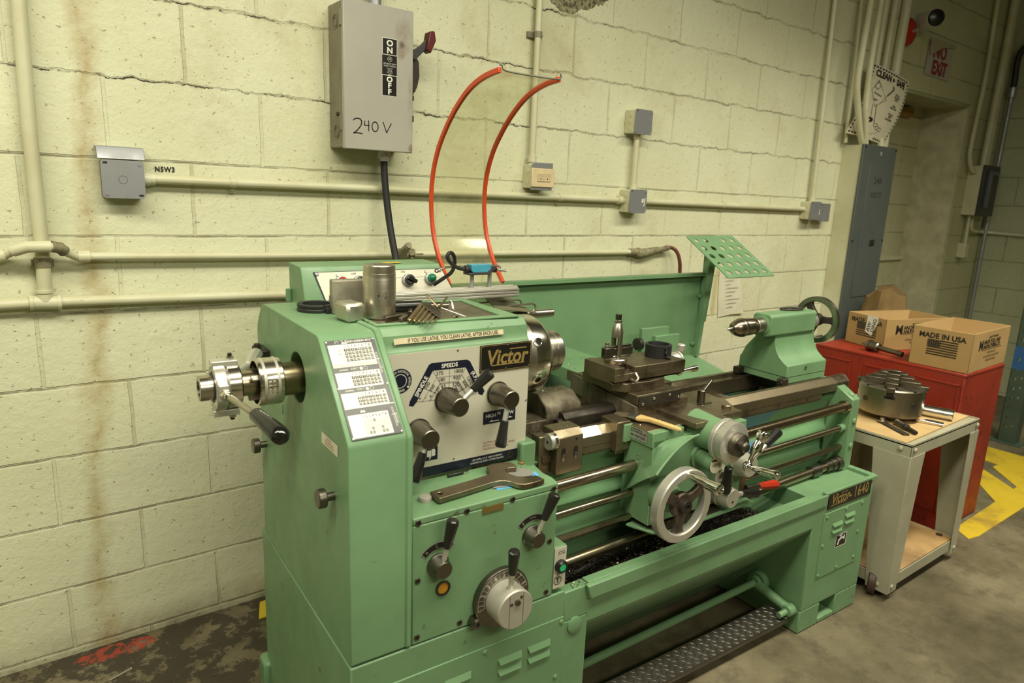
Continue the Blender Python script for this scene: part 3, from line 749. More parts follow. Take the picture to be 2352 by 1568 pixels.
b.mat(0).rect2(M, 0.9535, 1.0005, 1.7695, 1.8145, 0.0006).rect2(M, 0.9525, 1.0005, 1.6505, 1.7085, 0.0006)
b.mat(1).text('O', front(0.977, -0.1222, 1.801), 0.0235, 0.001, bold=0.0009, sx=1.15).text('N', front(0.977, -0.1222, 1.7805), 0.0235, 0.001, bold=0.0009, sx=1.1)
b.text('O', front(0.9765, -0.1222, 1.697), 0.0215, 0.001, bold=0.0009, sx=1.15).text('F', front(0.9765, -0.1222, 1.679), 0.0215, 0.001, bold=0.0009, sx=1.15).text('F', front(0.9765, -0.1222, 1.661), 0.0215, 0.001, bold=0.0009, sx=1.15)
part('on_off_label', b, [BLACKPL, WHITE], t)
b = B().rect2(M, 0.952, 1.001, 1.711, 1.767, 0.0003)
b.mat(1).disc2(M, 0.977, 1.756, 0.0075, 0.0008, 24, 0.0068).text('GE', front(0.977, -0.1222, 1.756), 0.008, 0.0008, sx=0.8)
b.text('GE HEAVY DUTY', front(0.977, -0.1222, 1.7425), 0.0062, 0.0008, sx=0.9).text('SAFETY SWITCH', front(0.977, -0.1222, 1.736), 0.0062, 0.0008, sx=0.9)
for k in range(5): b.text(('CAT. TH3362', 'AMPS 60', 'VOLTS 600', 'MAX. HP 50', 'SERIES')[k], front(0.977, -0.1222, 1.7295-0.0042*k), 0.0036, 0.0008)
part('maker_label', b, [BLACKPL, WHITE], t)
M = front(0, -0.1223, 0); b = B()
o = (0.859, 1.532)
def stroke(b, M, o, sc_, pts, wd): b.line2(M, [(o[0]+x*sc_, o[1]+y*sc_) for x, y in pts], wd)
sc_ = 0.046
stroke(b, M, (0.857, 1.531), sc_, [(0, .82), (.14, .92), (.32, .95), (.48, .92), (.57, .82), (.59, .68), (.53, .52), (.42, .36), (.25, .18), (.08, .04), (.02, 0), (.25, .035), (.45, .02), (.62, .0)], 0.0032)
stroke(b, M, (0.893, 1.540), sc_, [(.02, .62), (.0, .36), (.34, .36)], 0.0028)
stroke(b, M, (0.893, 1.540), sc_, [(.30, .66), (.30, .02)], 0.0028)
stroke(b, M, (0.917, 1.539), sc_, [(.24+.22*math.cos(k*PI/8+1.4), .34+.31*math.sin(k*PI/8+1.4)) for k in range(18)], 0.0028)
stroke(b, M, (0.954, 1.540), sc_, [(.02, .66), (.28, .0), (.62, .62)], 0.0028)
part('marker_writing', b, INK, t)
part('switch_bracket', B().prism([(1.058, 1.650), (1.066, 1.655), (1.088, 1.690), (1.096, 1.725), (1.094, 1.765), (1.078, 1.79), (1.058, 1.80)], 'y', -0.094, -0.086).cyl((1.070, -0.096, 1.668), (1.070, -0.098, 1.668), 0.003).cyl((1.078, -0.096, 1.678), (1.078, -0.098, 1.678), 0.003), DARKIRON, t, 0.001)
part('switch_handle', B().prism([(1.060, 1.775), (1.072, 1.768), (1.100, 1.795), (1.118, 1.815), (1.112, 1.835), (1.096, 1.818), (1.072, 1.800), (1.060, 1.80)], 'y', -0.108, -0.092), GREYD, t, 0.002)
part('red_grip', B().prism([(1.106, 1.802), (1.122, 1.794), (1.140, 1.834), (1.134, 1.862), (1.116, 1.858)], 'y', -0.122, -0.086), [flat('handle_red_black', (0.10, 0.012, 0.010), 0.4)], t, 0.004, 'dark red handle grip')
part('door_latch', B().box(1.055, 1.064, -0.118, -0.104, 1.580, 1.600).box(1.056, 1.062, -0.122, -0.105, 1.645, 1.66), DARKIRON, t, 0.001)
part('top_conduit', B().cyl((0.96, -0.055, 1.903), (0.96, -0.055, 2.9), 0.020, seg=18).cyl((0.96, -0.055, 1.900), (0.96, -0.055, 1.912), 0.027), ZINC, t)
part('cable_gland', B().cyl((0.988, -0.06, 1.486), (0.988, -0.06, 1.474), 0.0175).hexa((0.988, -0.06, 1.475), (0.988, -0.06, 1.464), 0.019).cyl((0.988, -0.06, 1.464), (0.988, -0.06, 1.456), 0.014), WHITEP, t)
part('cable', B().tube([V((0.988, -0.06, 1.46)), V((0.990, -0.062, 1.40)), V((0.995, -0.075, 1.30)), V((1.000, -0.10, 1.2)), V((1.004, -0.13, 1.12)), V((1.0, -0.20, 1.0)), V((0.99, -0.30, 0.9))], 0.0115, 14, 6), BLACKR, t)

# --- paper on the wall behind the splash guard
M = front(0, -0.004, 0)
b = B().sheet([[(2.86, -0.003, 1.03), (2.93, -0.006, 1.03), (3.03, -0.004, 1.01)], [(2.87, -0.003, 0.9), (2.96, -0.012, 0.9), (3.06, -0.010, 0.9)], [(2.885, -0.003, 0.79), (2.98, -0.010, 0.80), (3.085, -0.014, 0.80)]], 0.001)
b.mat(1)
for k in range(9):
    b.rect2(M, 2.90+0.004*k, 3.0+0.006*k-0.03*(k % 3), 1.0-0.02*k, 1.003-0.02*k, 0.012)
solo('paper_notice', b, [PAPERW, flat('faded_print', (0.42, 0.40, 0.32), 0.7)], 'soiled paper sheet taped to the wall behind the perforated tray', 'paper', (2.97, -0.004, 0.79))
solo('masking_tape', B().box(2.835, 2.855, -0.0015, 0, 0.80, 1.035), flat('tape_strip', (0.55, 0.48, 0.25), 0.6), 'vertical strip of masking tape beside the soiled paper sheet', 'tape', (2.84, -0.001, 0.8))

# ================================================================== breaker panel, pipes above it, poster
t = thing('breaker_panel', 'tall blue grey breaker panel marked 240 VOLTS on the wall', 'electrical panel', (4.06, -0.06, 0.30))
part('enclosure', B().box(3.872, 4.242, -0.112, 0, 0.36, 1.71), PIPEP, t, 0.002)
part('front_cover', B().box(3.866, 4.246, -0.124, -0.110, 0.35, 1.715), PANELBL, t, 0.002)
part('door', B().box(3.955, 4.165, -0.1285, -0.122, 0.85, 1.60), PANELBL, t, 0.002)
part('door_latch', B().box(4.075, 4.125, -0.134, -0.127, 1.150, 1.185), DARKIRON, t, 0.002)
M = front(0, -0.1287, 0)
part('stencil_lettering', B().text('240', front(4.065, -0.1287, 1.52), 0.052, 0.0004, sx=0.85, sp=1.25).text('VOLTS', front(4.065, -0.1287, 1.44), 0.045, 0.0004, sx=0.75, sp=1.25), INK, t)
part('number_mark', B().text('18', front(4.06, -0.1246, 1.672), 0.03, 0.0004, sx=0.8), WHITE, t)
b = B()
for x, z in ((3.88, 1.18), (4.232, 1.18), (3.88, 1.70), (4.232, 1.70)): b.cyl((x, -0.124, z), (x, -0.128, z), 0.006, seg=8)
part('cover_screws', b, DARKIRON, t)
for i, (xt, xb, r, y) in enumerate(((3.842, 3.842, 0.016, -0.05), (4.085, 4.045, 0.017, -0.028), (4.20, 4.135, 0.017, -0.028), (4.33, 4.265, 0.026, -0.030))):
    lab = ['first thin painted conduit above the panel, left of the poster', 'second painted conduit above the panel, behind the poster', 'third painted conduit above the panel, behind the poster', 'thickest painted pipe above the panel, rightmost of the group'][i]
    zb = 1.705
    pts = [V((xt, y, 3.3)), V((xb, y, 2.0)), V((xb, y, zb))]
    if i == 0: pts = [V((3.79, -0.03, 3.3)), V((3.801, -0.03, 2.45)), V((3.833, -0.03, 1.72))]; r = 0.010
    solo('electrical_conduit', B().tube(pts, r, 14), PIPEP, lab, 'conduit', (xb, y, zb), group='conduits above the breaker panel')
for i, (pts, lab) in enumerate((
    ([V((3.80, -0.105, 3.3)), V((3.757, -0.105, 2.432)), V((3.740, -0.105, 2.22)), V((3.731, -0.105, 2.025)), V((3.777, -0.105, 1.89)), V((3.838, -0.100, 1.78)), V((3.895, -0.095, 1.712))], 'bent painted conduit passing in front of the poster into the panel'),
    ([V((3.90, -0.105, 3.3)), V((3.859, -0.105, 2.45)), V((3.842, -0.105, 2.157)), V((3.846, -0.105, 2.008)), V((3.855, -0.105, 1.897)), V((3.890, -0.102, 1.80)), V((3.930, -0.095, 1.712))], 'second bent painted conduit crossing the left edge of the poster'))):
    solo('electrical_conduit', B().tube(pts, 0.0165, 14, 6), PIPEP, lab, 'conduit', pts[-1], group='conduits above the breaker panel')
solo('conduit_stub', B().cyl((4.15, -0.07, 1.715), (4.15, -0.07, 1.765), 0.017).cyl((4.15, -0.07, 1.715), (4.15, -0.07, 1.735), 0.022), PIPEP, 'short painted conduit stub on the right of the panel top', 'conduit', (4.15, -0.07, 1.71))

# poster, leaning on the pipes and curled
def poster():
    tl, tr, br_, bl = V((3.944, -0.062, 2.156)), V((4.391, -0.062, 2.105)), V((4.189, -0.062, 1.732)), V((3.759, -0.062, 1.768))
    def P(u, v, off=0):
        a = tl.lerp(tr, u); c = bl.lerp(br_, u); q = a.lerp(c, v)
        q = q+V((0.030*math.sin(PI*v)*1.0, 0, 0)) + V((0, -0.012*math.sin(PI*u)-0.01*math.sin(PI*v)-off, 0))
        return q
    b = B().sheet([[P(i/10, j/10) for i in range(11)] for j in range(11)], 0.001)
    def patch(u0, u1, v0, v1, n=1):
        b.add([P(u0, v0, .0022), P(u1, v0, .0022), P(u1, v1, .0022), P(u0, v1, .0022)], [(0, 1, 2, 3)])
    b.mat(1)
    for k in range(14):
        u = 0.03+k*0.067
        b.add([P(u, .02, .0022), P(u+.042, .02, .0022), P(u+.034, .045, .0022), P(u-.008, .045, .0022)], [(0, 1, 2, 3)])
        if not 0.3 < u < 0.6: b.add([P(u, .955, .0022), P(u+.042, .955, .0022), P(u+.034, .98, .0022), P(u-.008, .98, .0022)], [(0, 1, 2, 3)])
    for k in range(17):
        v = 0.06+k*0.053
        for u in (.018, .952):
            b.add([P(u, v, .0022), P(u+.03, v-.006, .0022), P(u+.03, v+.022, .0022), P(u, v+.028, .0022)], [(0, 1, 2, 3)])
    def txt(body, u, v, size, bold=0, sx=1.0):
        bb = B().text(body, Matrix.Identity(4), size, 0, 'CENTER', 0, bold, sx)
        vs = [P(u+q.x, v-q.y, .0026) for q in bb.v]
        b.add(vs, bb.f)
    txt('CLEAN', 0.29, 0.115, 0.125, 0.006, 0.95); txt('=', 0.535, 0.118, 0.11, 0.006, 0.8); txt('SAFE', 0.755, 0.115, 0.125, 0.006, 0.95)
    b.mat(2)
    for s_, v in (('Pick Up', .29), ('Dropped', .325), ('Items', .36), ('Keep', .45), ('Aisles Clear', .485), ('Wipe Up', .58), ('Spills', .615), ('Immediately', .655)):
        txt(s_, .74, v, .045, 0.0015, 0.9)
    # mop, bucket of scraps and broom sketches
    def ln(pts, wd):
        for (u0, v0), (u1, v1) in zip(pts[:-1], pts[1:]):
            du, dv = u1-u0, v1-v0; L = math.hypot(du, dv) or 1; nx, ny = -dv/L*wd, du/L*wd
            b.add([P(u0+nx, v0+ny, .0026), P(u1+nx, v1+ny, .0026), P(u1-nx, v1-ny, .0026), P(u0-nx, v0-ny, .0026)], [(0, 1, 2, 3)])
    ln([(.20, .20), (.10, .36), (.28, .56), (.48, .42), (.2, .2)], .004)
    ln([(.20, .22), (.14, .30), (.22, .33), (.28, .26), (.2, .22)], .005)
    ln([(.56, .20), (.60, .23), (.52, .31), (.47, .36)], .016); ln([(.47, .35), (.36, .5)], .004)
    ln([(.16, .38), (.34, .40)], .008); ln([(.20, .47), (.28, .47)], .010)
    ln([(.30, .52), (.45, .78)], .008); ln([(.22, .54), (.30, .70)], .005)
    b.mat(1)
    for k in range(9):
        a = k*0.7
        ln([(.29+.03*math.cos(a), .745+.02*math.sin(a)), (.31+.075*math.cos(a+.6), .75+.035*math.sin(a+.6))], .012)
    b.mat(2)
    for cu_, cv_ in ((.50, .79), (.57, .82), (.64, .83)):
        ln([(cu_+.045*math.cos(k*PI/4), cv_+.025*math.sin(k*PI/4)) for k in range(9)], .004)
    for k in range(4): ln([(.15, .84+.022*k), (.70-.05*k, .86+.022*k)], .002)
    return b
solo('safety_poster', poster(), [PAPER, INK, flat('poster_grey_print', (0.12, 0.11, 0.09), 0.6)], 'curled paper safety poster reading CLEAN = SAFE tucked behind conduits above the panel', 'poster', (4.0, -0.12, 1.72))

# --- alarm bell, camera, NO EXIT sign on the lintel wall
t = thing('alarm_bell', 'round red alarm bell high on the wall behind the pipes', 'bell', (4.40, -0.04, 2.31))
part('gong', B().rev([(0.018, 0.050), (0.055, 0.045), (0.074, 0.030), (0.079, 0.012), (0.079, 0.0)], (4.372, 0, 2.387), (0, -1, 0), 36), BELLRED, t)
part('centre_screw', B().cyl((4.372, -0.045, 2.387), (4.372, -0.056, 2.387), 0.009).cyl((4.418, -0.035, 2.40), (4.418, -0.050, 2.40), 0.014), ALU, t)
t = thing('security_camera', 'white bullet security camera high on the wall above the NO EXIT sign', 'camera', (4.58, -0.02, 2.45))
p0 = V((4.515, -0.015, 2.462)); p1 = V((4.418, -0.145, 2.452))
d_ = (p1-p0).normalized()
part('housing', B().rev([(0.042, 0), (0.050, 0.006), (0.052, 0.150), (0.049, 0.160)], p0, d_, 30), WHITEP, t)
part('lens_window', B().rev([(0.0485, 0.158), (0.043, 0.172), (0.022, 0.180)], p0, d_, 30), BLACKP, t)
part('wall_bracket', B().cyl((4.53, 0, 2.425), (4.53, -0.012, 2.425), 0.035).cyl((4.528, -0.01, 2.43), p0+d_*0.04, 0.022), WHITEP, t)
M = front(0, -0.0045, 0)
b = B().sheet([[(4.694, -0.004, 2.392), (4.86, -0.004, 2.398), (5.035, -0.004, 2.404)], [(4.689, -0.008, 2.29), (4.86, -0.012, 2.29), (5.035, -0.008, 2.29)], [(4.684, -0.006, 2.195), (4.86, -0.004, 2.194), (5.035, -0.006, 2.19)]], 0.0012)
b.mat(1).text('NO', front(4.845, -0.0135, 2.340), 0.120, 0, bold=0.004, sx=0.92, sp=1.1).text('EXIT', front(4.865, -0.0135, 2.243), 0.110, 0, bold=0.004, sx=0.92)
b.mat(2).add([(4.690, -0.0145, 2.36), (4.690, -0.0145, 2.40), (5.04, -0.0145, 2.41), (5.04, -0.015, 2.392), (4.87, -0.016, 2.372), (4.80, -0.017, 2.345), (4.74, -0.0145, 2.315), (4.70, -0.0145, 2.31)], [tuple(range(8))])
solo('exit_sign', b, [flat('faded_sign_white', (0.46, 0.42, 0.36), 0.6), flat('sign_red', (0.30, 0.03, 0.03), 0.6), flat('curled_sign_back', (0.40, 0.36, 0.24), 0.6)], 'white paper sign with red NO EXIT lettering and curled top', 'sign', (4.86, -0.01, 2.19))
solo('wood_block', B().box(4.90, 5.206, 0.255, 0.30, 1.998, 2.056).cyl((5.17, 0.255, 2.03), (5.17, 0.250, 2.03), 0.006), WOODY, 'varnished wooden block under the lintel in the wall recess', 'wood block', (5.05, 0.28, 1.998), bevel=0.003)
solo('ledge_strip', B().box(4.32, 5.44, 0.276, 0.30, 0.995, 1.02), PIPEP, 'narrow painted ledge across the recess wall beside the panel', 'ledge', (4.9, 0.29, 0.995))

# --- fittings on the far pier
t = thing('disconnect_switch', 'dark fronted electrical switch box on the far pier', 'switch box', (5.73, -0.06, 1.34))
part('enclosure', B().box(5.60, 5.86, -0.095, 0, 1.345, 1.69), PIPEP, t, 0.003)
part('cover', B().box(5.596, 5.864, -0.112, -0.093, 1.34, 1.695), [flat('dark_switch_front', (0.045, 0.05, 0.05), 0.4)], t, 0.003)
part('handle', B().box(5.66, 5.69, -0.135, -0.11, 1.40, 1.64).box(5.67, 5.83, -0.125, -0.11, 1.63, 1.655), [flat('switch_handle_grey', (0.12, 0.13, 0.14), 0.35)], t, 0.004)
solo('electrical_conduit', B().tube([V((5.50, -0.03, 3.3)), V((5.51, -0.03, 2.75)), V((5.535, -0.03, 2.3)), V((5.50, -0.03, 1.85)), V((5.515, -0.03, 1.73)), V((5.56, -0.04, 1.655)), V((5.60, -0.045, 1.645))], 0.015, 12, 6), PIPEP, 'curved conduit entering the left side of the dark switch box', 'conduit', (5.52, -0.03, 1.645))
solo('electrical_conduit', B().tube([V((5.76, -0.04, 3.3)), V((5.76, -0.04, 2.5)), V((5.72, -0.045, 1.69))], 0.023, 14), PIPEP, 'thick conduit entering the top of the dark switch box', 'conduit', (5.72, -0.045, 1.69))
solo('electrical_conduit', B().tube([V((5.85, -0.03, 3.3)), V((5.83, -0.03, 2.2)), V((5.80, -0.04, 1.69))], 0.014, 12), PIPEP, 'thin conduit beside the thick one over the dark switch box', 'conduit', (5.80, -0.04, 1.69))
t = thing('hanging_cable', 'dark drooping cable with a silver drop pipe near the far corner', 'cable', (5.93, -0.05, 1.6))
part('cord', B().tube([V((6.02, -0.5, 2.72)), V((6.0, -0.2, 2.6)), V((5.98, -0.06, 2.5)), V((5.99, -0.05, 2.3)), V((5.985, -0.05, 2.25))], 0.02, 10, 6), BLACKR, t)
part('drop_pipe', B().cyl((5.985, -0.05, 2.26), (5.985, -0.05, 2.19), 0.026).tube([V((5.985, -0.05, 2.2)), V((5.975, -0.05, 1.7)), V((5.975, -0.05, 0.2))], 0.014, 12), ZINC, t)
t = thing('electrical_conduit', 'thin conduit under the dark switch box down to a small box', 'conduit', (5.66, -0.03, 1.05))
part('tube', B().cyl((5.66, -0.04, 1.345), (5.665, -0.04, 1.14), 0.011), PIPEP, t)
part('small_box', B().box(5.635, 5.70, -0.06, 0, 1.035, 1.14), PIPEP, t, 0.006)
solo('electrical_conduit', B().tube([V((5.72, -0.04, 1.345)), V((5.72, -0.04, 1.27)), V((5.75, -0.04, 1.235)), V((5.82, -0.04, 1.225)), V((5.99, -0.06, 1.22)), V((6.005, -0.5, 1.21)), V((6.005, -2.0, 1.2))], 0.012, 12, 5), PIPEP, 'thin conduit from the switch box turning along the far right wall', 'conduit', (5.8, -0.04, 1.22))

# ================================================================== the lathe (coordinates along the machine: x to the tailstock, y to the wall)
LB = (1.4, -0.78, 0.0)
lathe = thing('metal_lathe', 'large green engine lathe standing on the concrete floor along the wall', 'lathe', LB, 'L')
def lp(name, b, mats, bevel=0, parent=None, **k): return part(name, b, mats, parent or lathe, bevel, **k)

def bed_paint():
    m, nt, p = nmat('green_enamel_with_blue_patch')
    oc = ocoord(nt)
    s = N(nt, 'ShaderNodeSeparateXYZ'); nt.links.new(oc, s.inputs[0])
    c = ramp(nt, noise(nt, 6, 5, 0.6, oc), [(0.35, (0.15, 0.29, 0.145)), (0.62, (0.17, 0.33, 0.16))])
    wn = mth(nt, 'MULTIPLY', mth(nt, 'SUBTRACT', noise(nt, 14, 5, 0.6, oc), 0.5), 1.3)
    e = mth(nt, 'ADD', mth(nt, 'POWER', mth(nt, 'DIVIDE', mth(nt, 'SUBTRACT', s.outputs[0], 0.46), 0.13), 2), mth(nt, 'POWER', mth(nt, 'DIVIDE', mth(nt, 'SUBTRACT', s.outputs[2], 0.715), 0.05), 2))
    e2 = mth(nt, 'ADD', mth(nt, 'POWER', mth(nt, 'DIVIDE', mth(nt, 'SUBTRACT', s.outputs[0], 0.50), 0.12), 2), mth(nt, 'POWER', mth(nt, 'DIVIDE', mth(nt, 'SUBTRACT', s.outputs[2], 0.60), 0.025), 2))
    k = mth(nt, 'LESS_THAN', mth(nt, 'ADD', e, wn), 1.0)
    k2 = mth(nt, 'LESS_THAN', mth(nt, 'ADD', e2, mth(nt, 'MULTIPLY', wn, 2.0)), 0.8)
    c = mixc(nt, mth(nt, 'MAXIMUM', k, k2), c, (0.10, 0.25, 0.32))
    nt.links.new(c, p.inputs['Base Color']); p.inputs['Roughness'].default_value = 0.4
    return m
BEDP = bed_paint()

# ---------------------------------------------------------------- base cabinet
b = B().box(0.468, 0.985, -1.06, -0.43, 0.012, 0.484).box(0.985, 1.06, -1.06, -0.43, 0.012, 0.40)
b.box(0.985, 1.06, -1.06, -1.03, 0.40, 0.478)
ped = lp('headstock_pedestal', b, GREENW, 0.003)
def louvers(b, M, spots, w_, h_):
    for x, z in spots:
        # pressed louver: a small raised hood, open underneath
        b.add([M @ V(q) for q in ((x, z, 0), (x+w_, z, 0), (x+w_-0.004, z-h_, 0.007), (x+0.004, z-h_, 0.007), (x+0.004, z-h_-0.001, 0.001), (x+w_-0.004, z-h_-0.001, 0.001))],
              [(0, 1, 2, 3), (3, 2, 5, 4), (0, 3, 4), (1, 5, 2)])
M = front(0, -1.0615, 0)
b = B().box(0.50, 0.985, -1.0625, -1.058, 0.055, 0.419)
louvers(b, front(0, -1.0625, 0), [(0.882, 0.376), (0.882, 0.349), (0.802, 0.376), (0.802, 0.349), (0.67, 0.376), (0.67, 0.349), (0.59, 0.376), (0.59, 0.349)], 0.066, 0.014)
lp('access_panel', b, GREEN, 0.001, ped)
for x, z in ((0.977, 0.408), (0.768, 0.408), (0.56, 0.408), (0.968, 0.265), (0.968, 0.10)):
    lp('panel_screw', B().rev([(0.006, 0), (0.006, 0.002), (0.003, 0.004)], (x, -1.062, z), (0, -1, 0), 12), GREENW, 0, ped)
lp('oil_cap', B().rev([(0.021, 0), (0.021, 0.004), (0.016, 0.006)], (1.019, -1.06, 0.384), (0, -1, 0), 28), GREEN, 0, ped)
lp('levelling_foot', B().box(0.452, 0.50, -0.46, -0.40, 0.0, 0.10), GREENW, 0.01, ped)
# chip pan between the pedestals, sloping underside
b = B().prism([(-1.06, 0.484), (-1.06, 0.378), (-0.735, 0.005), (-0.705, 0.005), (-1.035, 0.385), (-1.035, 0.484)], 'x', 1.055, 1.99)
b.box(0.985, 2.0, -1.05, -0.40, 0.362, 0.374).box(0.98, 2.33, -0.41, -0.40, 0.02, 0.50)
pan = lp('chip_pan', b, GREENW, 0.002)
b = B().add([(1.045, -1.06, 0.483), (2.044, -1.06, 0.483), (2.044, -1.06, 0.443), (1.056, -1.06, 0.440), (1.045, -1.073, 0.481), (2.044, -1.066, 0.481), (2.044, -1.066, 0.445), (1.056, -1.073, 0.446)],
            [(0, 1, 5, 4), (4, 5, 6, 7), (7, 6, 2, 3), (0, 4, 7, 3), (1, 2, 6, 5), (0, 3, 2, 1)])
lp('pan_lip', b, GREENW, 0.002, pan)
b = B().box(0.99, 1.97, -1.04, -0.42, 0.366, 0.378)
lp('oily_sump', b, flat('oily_black_sludge', (0.012, 0.010, 0.007), 0.25), 0, pan)
# right pedestal with the open bolt pocket
b = B().box(1.986, 2.325, -1.06, -0.42, 0.082, 0.476).box(1.986, 2.098, -1.06, -0.42, 0.002, 0.082).box(2.192, 2.325, -1.06, -0.42, 0.002, 0.082)
b.mat(1).box(2.098, 2.192, -0.86, -0.42, 0.002, 0.082).mat(0).box(2.098, 2.192, -1.06, -0.97, 0.002, 0.020)  # pocket back coloured near black to stand for the shade inside
b.prism([(1.86, 0.372), (1.99, 0.415), (2.10, 0.477), (2.10, 0.372)], 'y', -1.036, -0.45)
tped = lp('tailstock_pedestal', b, [GREENW, HOLE], 0.004)
lp('pedestal_rim', B().box(2.318, 2.342, -1.055, -0.42, 0.470, 0.488).box(2.04, 2.342, -1.062, -1.046, 0.470, 0.486), GREENW, 0.002, tped)
b = B().box(2.045, 2.276, -1.0625, -1.058, 0.183, 0.413)
louvers(b, front(0, -1.0625, 0), [(2.096, 0.368), (2.096, 0.345), (2.165, 0.385), (2.165, 0.362)], 0.060, 0.011)
lp('access_panel', b, GREEN, 0.001, tped)
for x, z in ((2.058, 0.40), (2.168, 0.405), (2.264, 0.404), (2.262, 0.30), (2.262, 0.205), (2.16, 0.196), (2.055, 0.195), (2.056, 0.30)):
    lp('panel_screw', B().rev([(0.006, 0), (0.006, 0.002), (0.003, 0.004)], (x, -1.062, z), (0, -1, 0), 12), GREENW, 0, tped)
M = front(0, -1.0627, 0)
b = B().rect2(M, 2.130, 2.194, 0.272, 0.318, 0.0002)
b.mat(1).rect2(M, 2.130, 2.194, 0.3155, 0.318, 0.0006).rect2(M, 2.130, 2.194, 0.272, 0.2745, 0.0006).rect2(M, 2.130, 2.1325, 0.272, 0.318, 0.0006).rect2(M, 2.1915, 2.194, 0.272, 0.318, 0.0006)
b.quad2(M, [(2.143, 0.280), (2.151, 0.280), (2.153, 0.293), (2.163, 0.298), (2.178, 0.298), (2.178, 0.292), (2.184, 0.292), (2.184, 0.309), (2.178, 0.309), (2.178, 0.305), (2.160, 0.305), (2.146, 0.298)], 0.0006)
b.rect2(M, 2.158, 2.163, 0.305, 0.312, 0.0006).rect2(M, 2.150, 2.171, 0.3105, 0.3135, 0.0006)
lp('tap_symbol_plate', b, [BLACKPL, WHITE], 0, tped)
M = front(0, -1.0620, 0)
b = B().box(2.054, 2.304, -1.0632, -1.0595, 0.428, 0.479)
b.mat(1).text('Victor', front(2.120, -1.0632, 0.4555), 0.050, 0.0004, shear=0.18, bold=0.0011, sx=0.80).rect2(front(0, -1.0632, 0), 2.066, 2.158, 0.436, 0.4385, 0.0005)
b.quad2(front(0, -1.0632, 0), [(2.122, 0.474), (2.158, 0.474), (2.158, 0.4715), (2.121, 0.4715)], 0.0005)
b.text('-', front(2.177, -1.0632, 0.455), 0.06, 0.0004, bold=0.001).text('1640', front(2.2425, -1.0632, 0.4555), 0.053, 0.0004, bold=0.0007, sx=0.80, sp=1.1)
lp('model_plate', b, [BLACKPL, GOLD], 0, tped)
lp('anchor_bolt', B().cyl((2.135, -1.0, 0.02), (2.135, -1.0, 0.05), 0.012).hexa((2.135, -1.0, 0.03), (2.135, -1.0, 0.044), 0.02), GUNMET, 0, tped)
# foot brake
bar = lp('brake_bar', B().cyl((1.05, -0.925, 0.118), (1.985, -0.905, 0.118), 0.0115, seg=20), GREEN)
lp('pivot_boss', B().cyl((1.987, -0.905, 0.116), (1.962, -0.905, 0.116), 0.034, seg=28).cyl((1.965, -0.905, 0.116), (1.945, -0.905, 0.116), 0.024, seg=24), GREENW)
b = B()
a0 = V((1.955, -0.905, 0.116)); a1 = V((1.965, -1.035, 0.085))
b.tube([a0+V((0.003, 0.005, 0.0)), a0.lerp(a1, .3), a0.lerp(a1, .75), a1], [0.022, 0.017, 0.015, 0.017], 16)
b.cyl(a1+V((-0.018, 0, 0)), a1+V((0.014, 0, 0)), 0.019, seg=24, ch=0.003).cyl(a1+V((-0.05, 0.004, -0.006)), a1+V((0, 0, 0)), 0.010)
lp('treadle_arm', b, GREEN, 0)
def treadle():
    b = B()
    x0, x1 = 1.16, 1.955
    q0, q1 = V((0, -0.965, 0.070)), V((0, -1.038, 0.060))
    sec = [(q0.y, q0.z), (q1.y, q1.z), (q1.y-0.004, q1.z-0.006), (q1.y-0.002, q1.z-0.016), (q1.y+0.004, q1.z-0.014), (q1.y+0.004, q1.z-0.006), (q0.y, q0.z-0.006)]
    b.prism(sec, 'x', x0, x1)
    e2 = (q1-q0); L = e2.length; e2.normalize(); nrm = V((1, 0, 0)).cross(e2); nrm = nrm if nrm.z > 0 else -nrm
    def loz(x, s, ang, o=0.0):
        c = V((x, 0, 0))+q0+e2*s; c.x = x
        u = V((1, 0, 0))*math.cos(ang)+e2*math.sin(ang); v = V((1, 0, 0))*-math.sin(ang)+e2*math.cos(ang)
        a_, w_, h_ = 0.0078, 0.0022, 0.0014
        b.add([c-u*a_, c-v*w_, c+u*a_, c+v*w_, c-u*a_*.5+nrm*h_, c+u*a_*.5+nrm*h_], [(0, 1, 5, 4), (1, 2, 5), (2, 3, 4, 5), (3, 0, 4)])
    n = int((x1-x0)/0.0175)
    for i in range(n):
        for j in range(6):
            s = 0.007+j*0.0125
            if s > L-0.004: continue
            loz(x0+0.009+i*0.0175+(0.00875 if j % 2 else 0), s, math.radians(48) if (i+j) % 2 else math.radians(-42))
    return b
lp('treadle_plate', treadle(), DIAMOND)

# ---------------------------------------------------------------- headstock end cover
prof = [(-1.06, 0.489), (-1.06, 0.924), (-1.056, 0.934), (-0.912, 1.095), (-0.900, 1.10), (-0.53, 1.10), (-0.508, 1.094), (-0.466, 1.045), (-0.46, 1.03), (-0.46, 0.489)]
b = B()
hole = circ(-0.775, 0.985, 0.053, 32)
b.holed([(q[0], q[1]) for q in prof], [hole], Matrix(((0, 0, 1, 0.468), (1, 0, 0, 0), (0, 1, 0, 0), (0, 0, 0, 1))), 0.1235)
b.mat(1).box(0.50, 0.505, -0.84, -0.70, 0.92, 1.05)
cov = lp('end_cover', b, [GREEN, HOLE], 0.004, seg=3)
lp('cover_flange', B().prism([(q[0]*1.0+(0.004 if q[0] > -0.8 else -0.003), q[1]+(0.004 if q[1] > 1 else 0)) for q in prof], 'x', 0.580, 0.5935), GREEN, 0.003, cov)
for y, z in ((-0.985, 0.808), (-0.507, 0.748)):
    lp('cover_knob', B().rev([(0.008, 0), (0.008, 0.016), (0.0175, 0.0175), (0.0185, 0.019), (0.0185, 0.031), (0.016, 0.033)], (0.468, y, z), (-1, 0, 0), 30), GUNMET, 0, cov)
M = leftf(0.4675, 0, 0)
b = B().quad2(M, [(0.923, 0.916), (1.010, 0.916), (1.010, 0.893), (0.923, 0.893)], 0.0004)
b.mat(1)
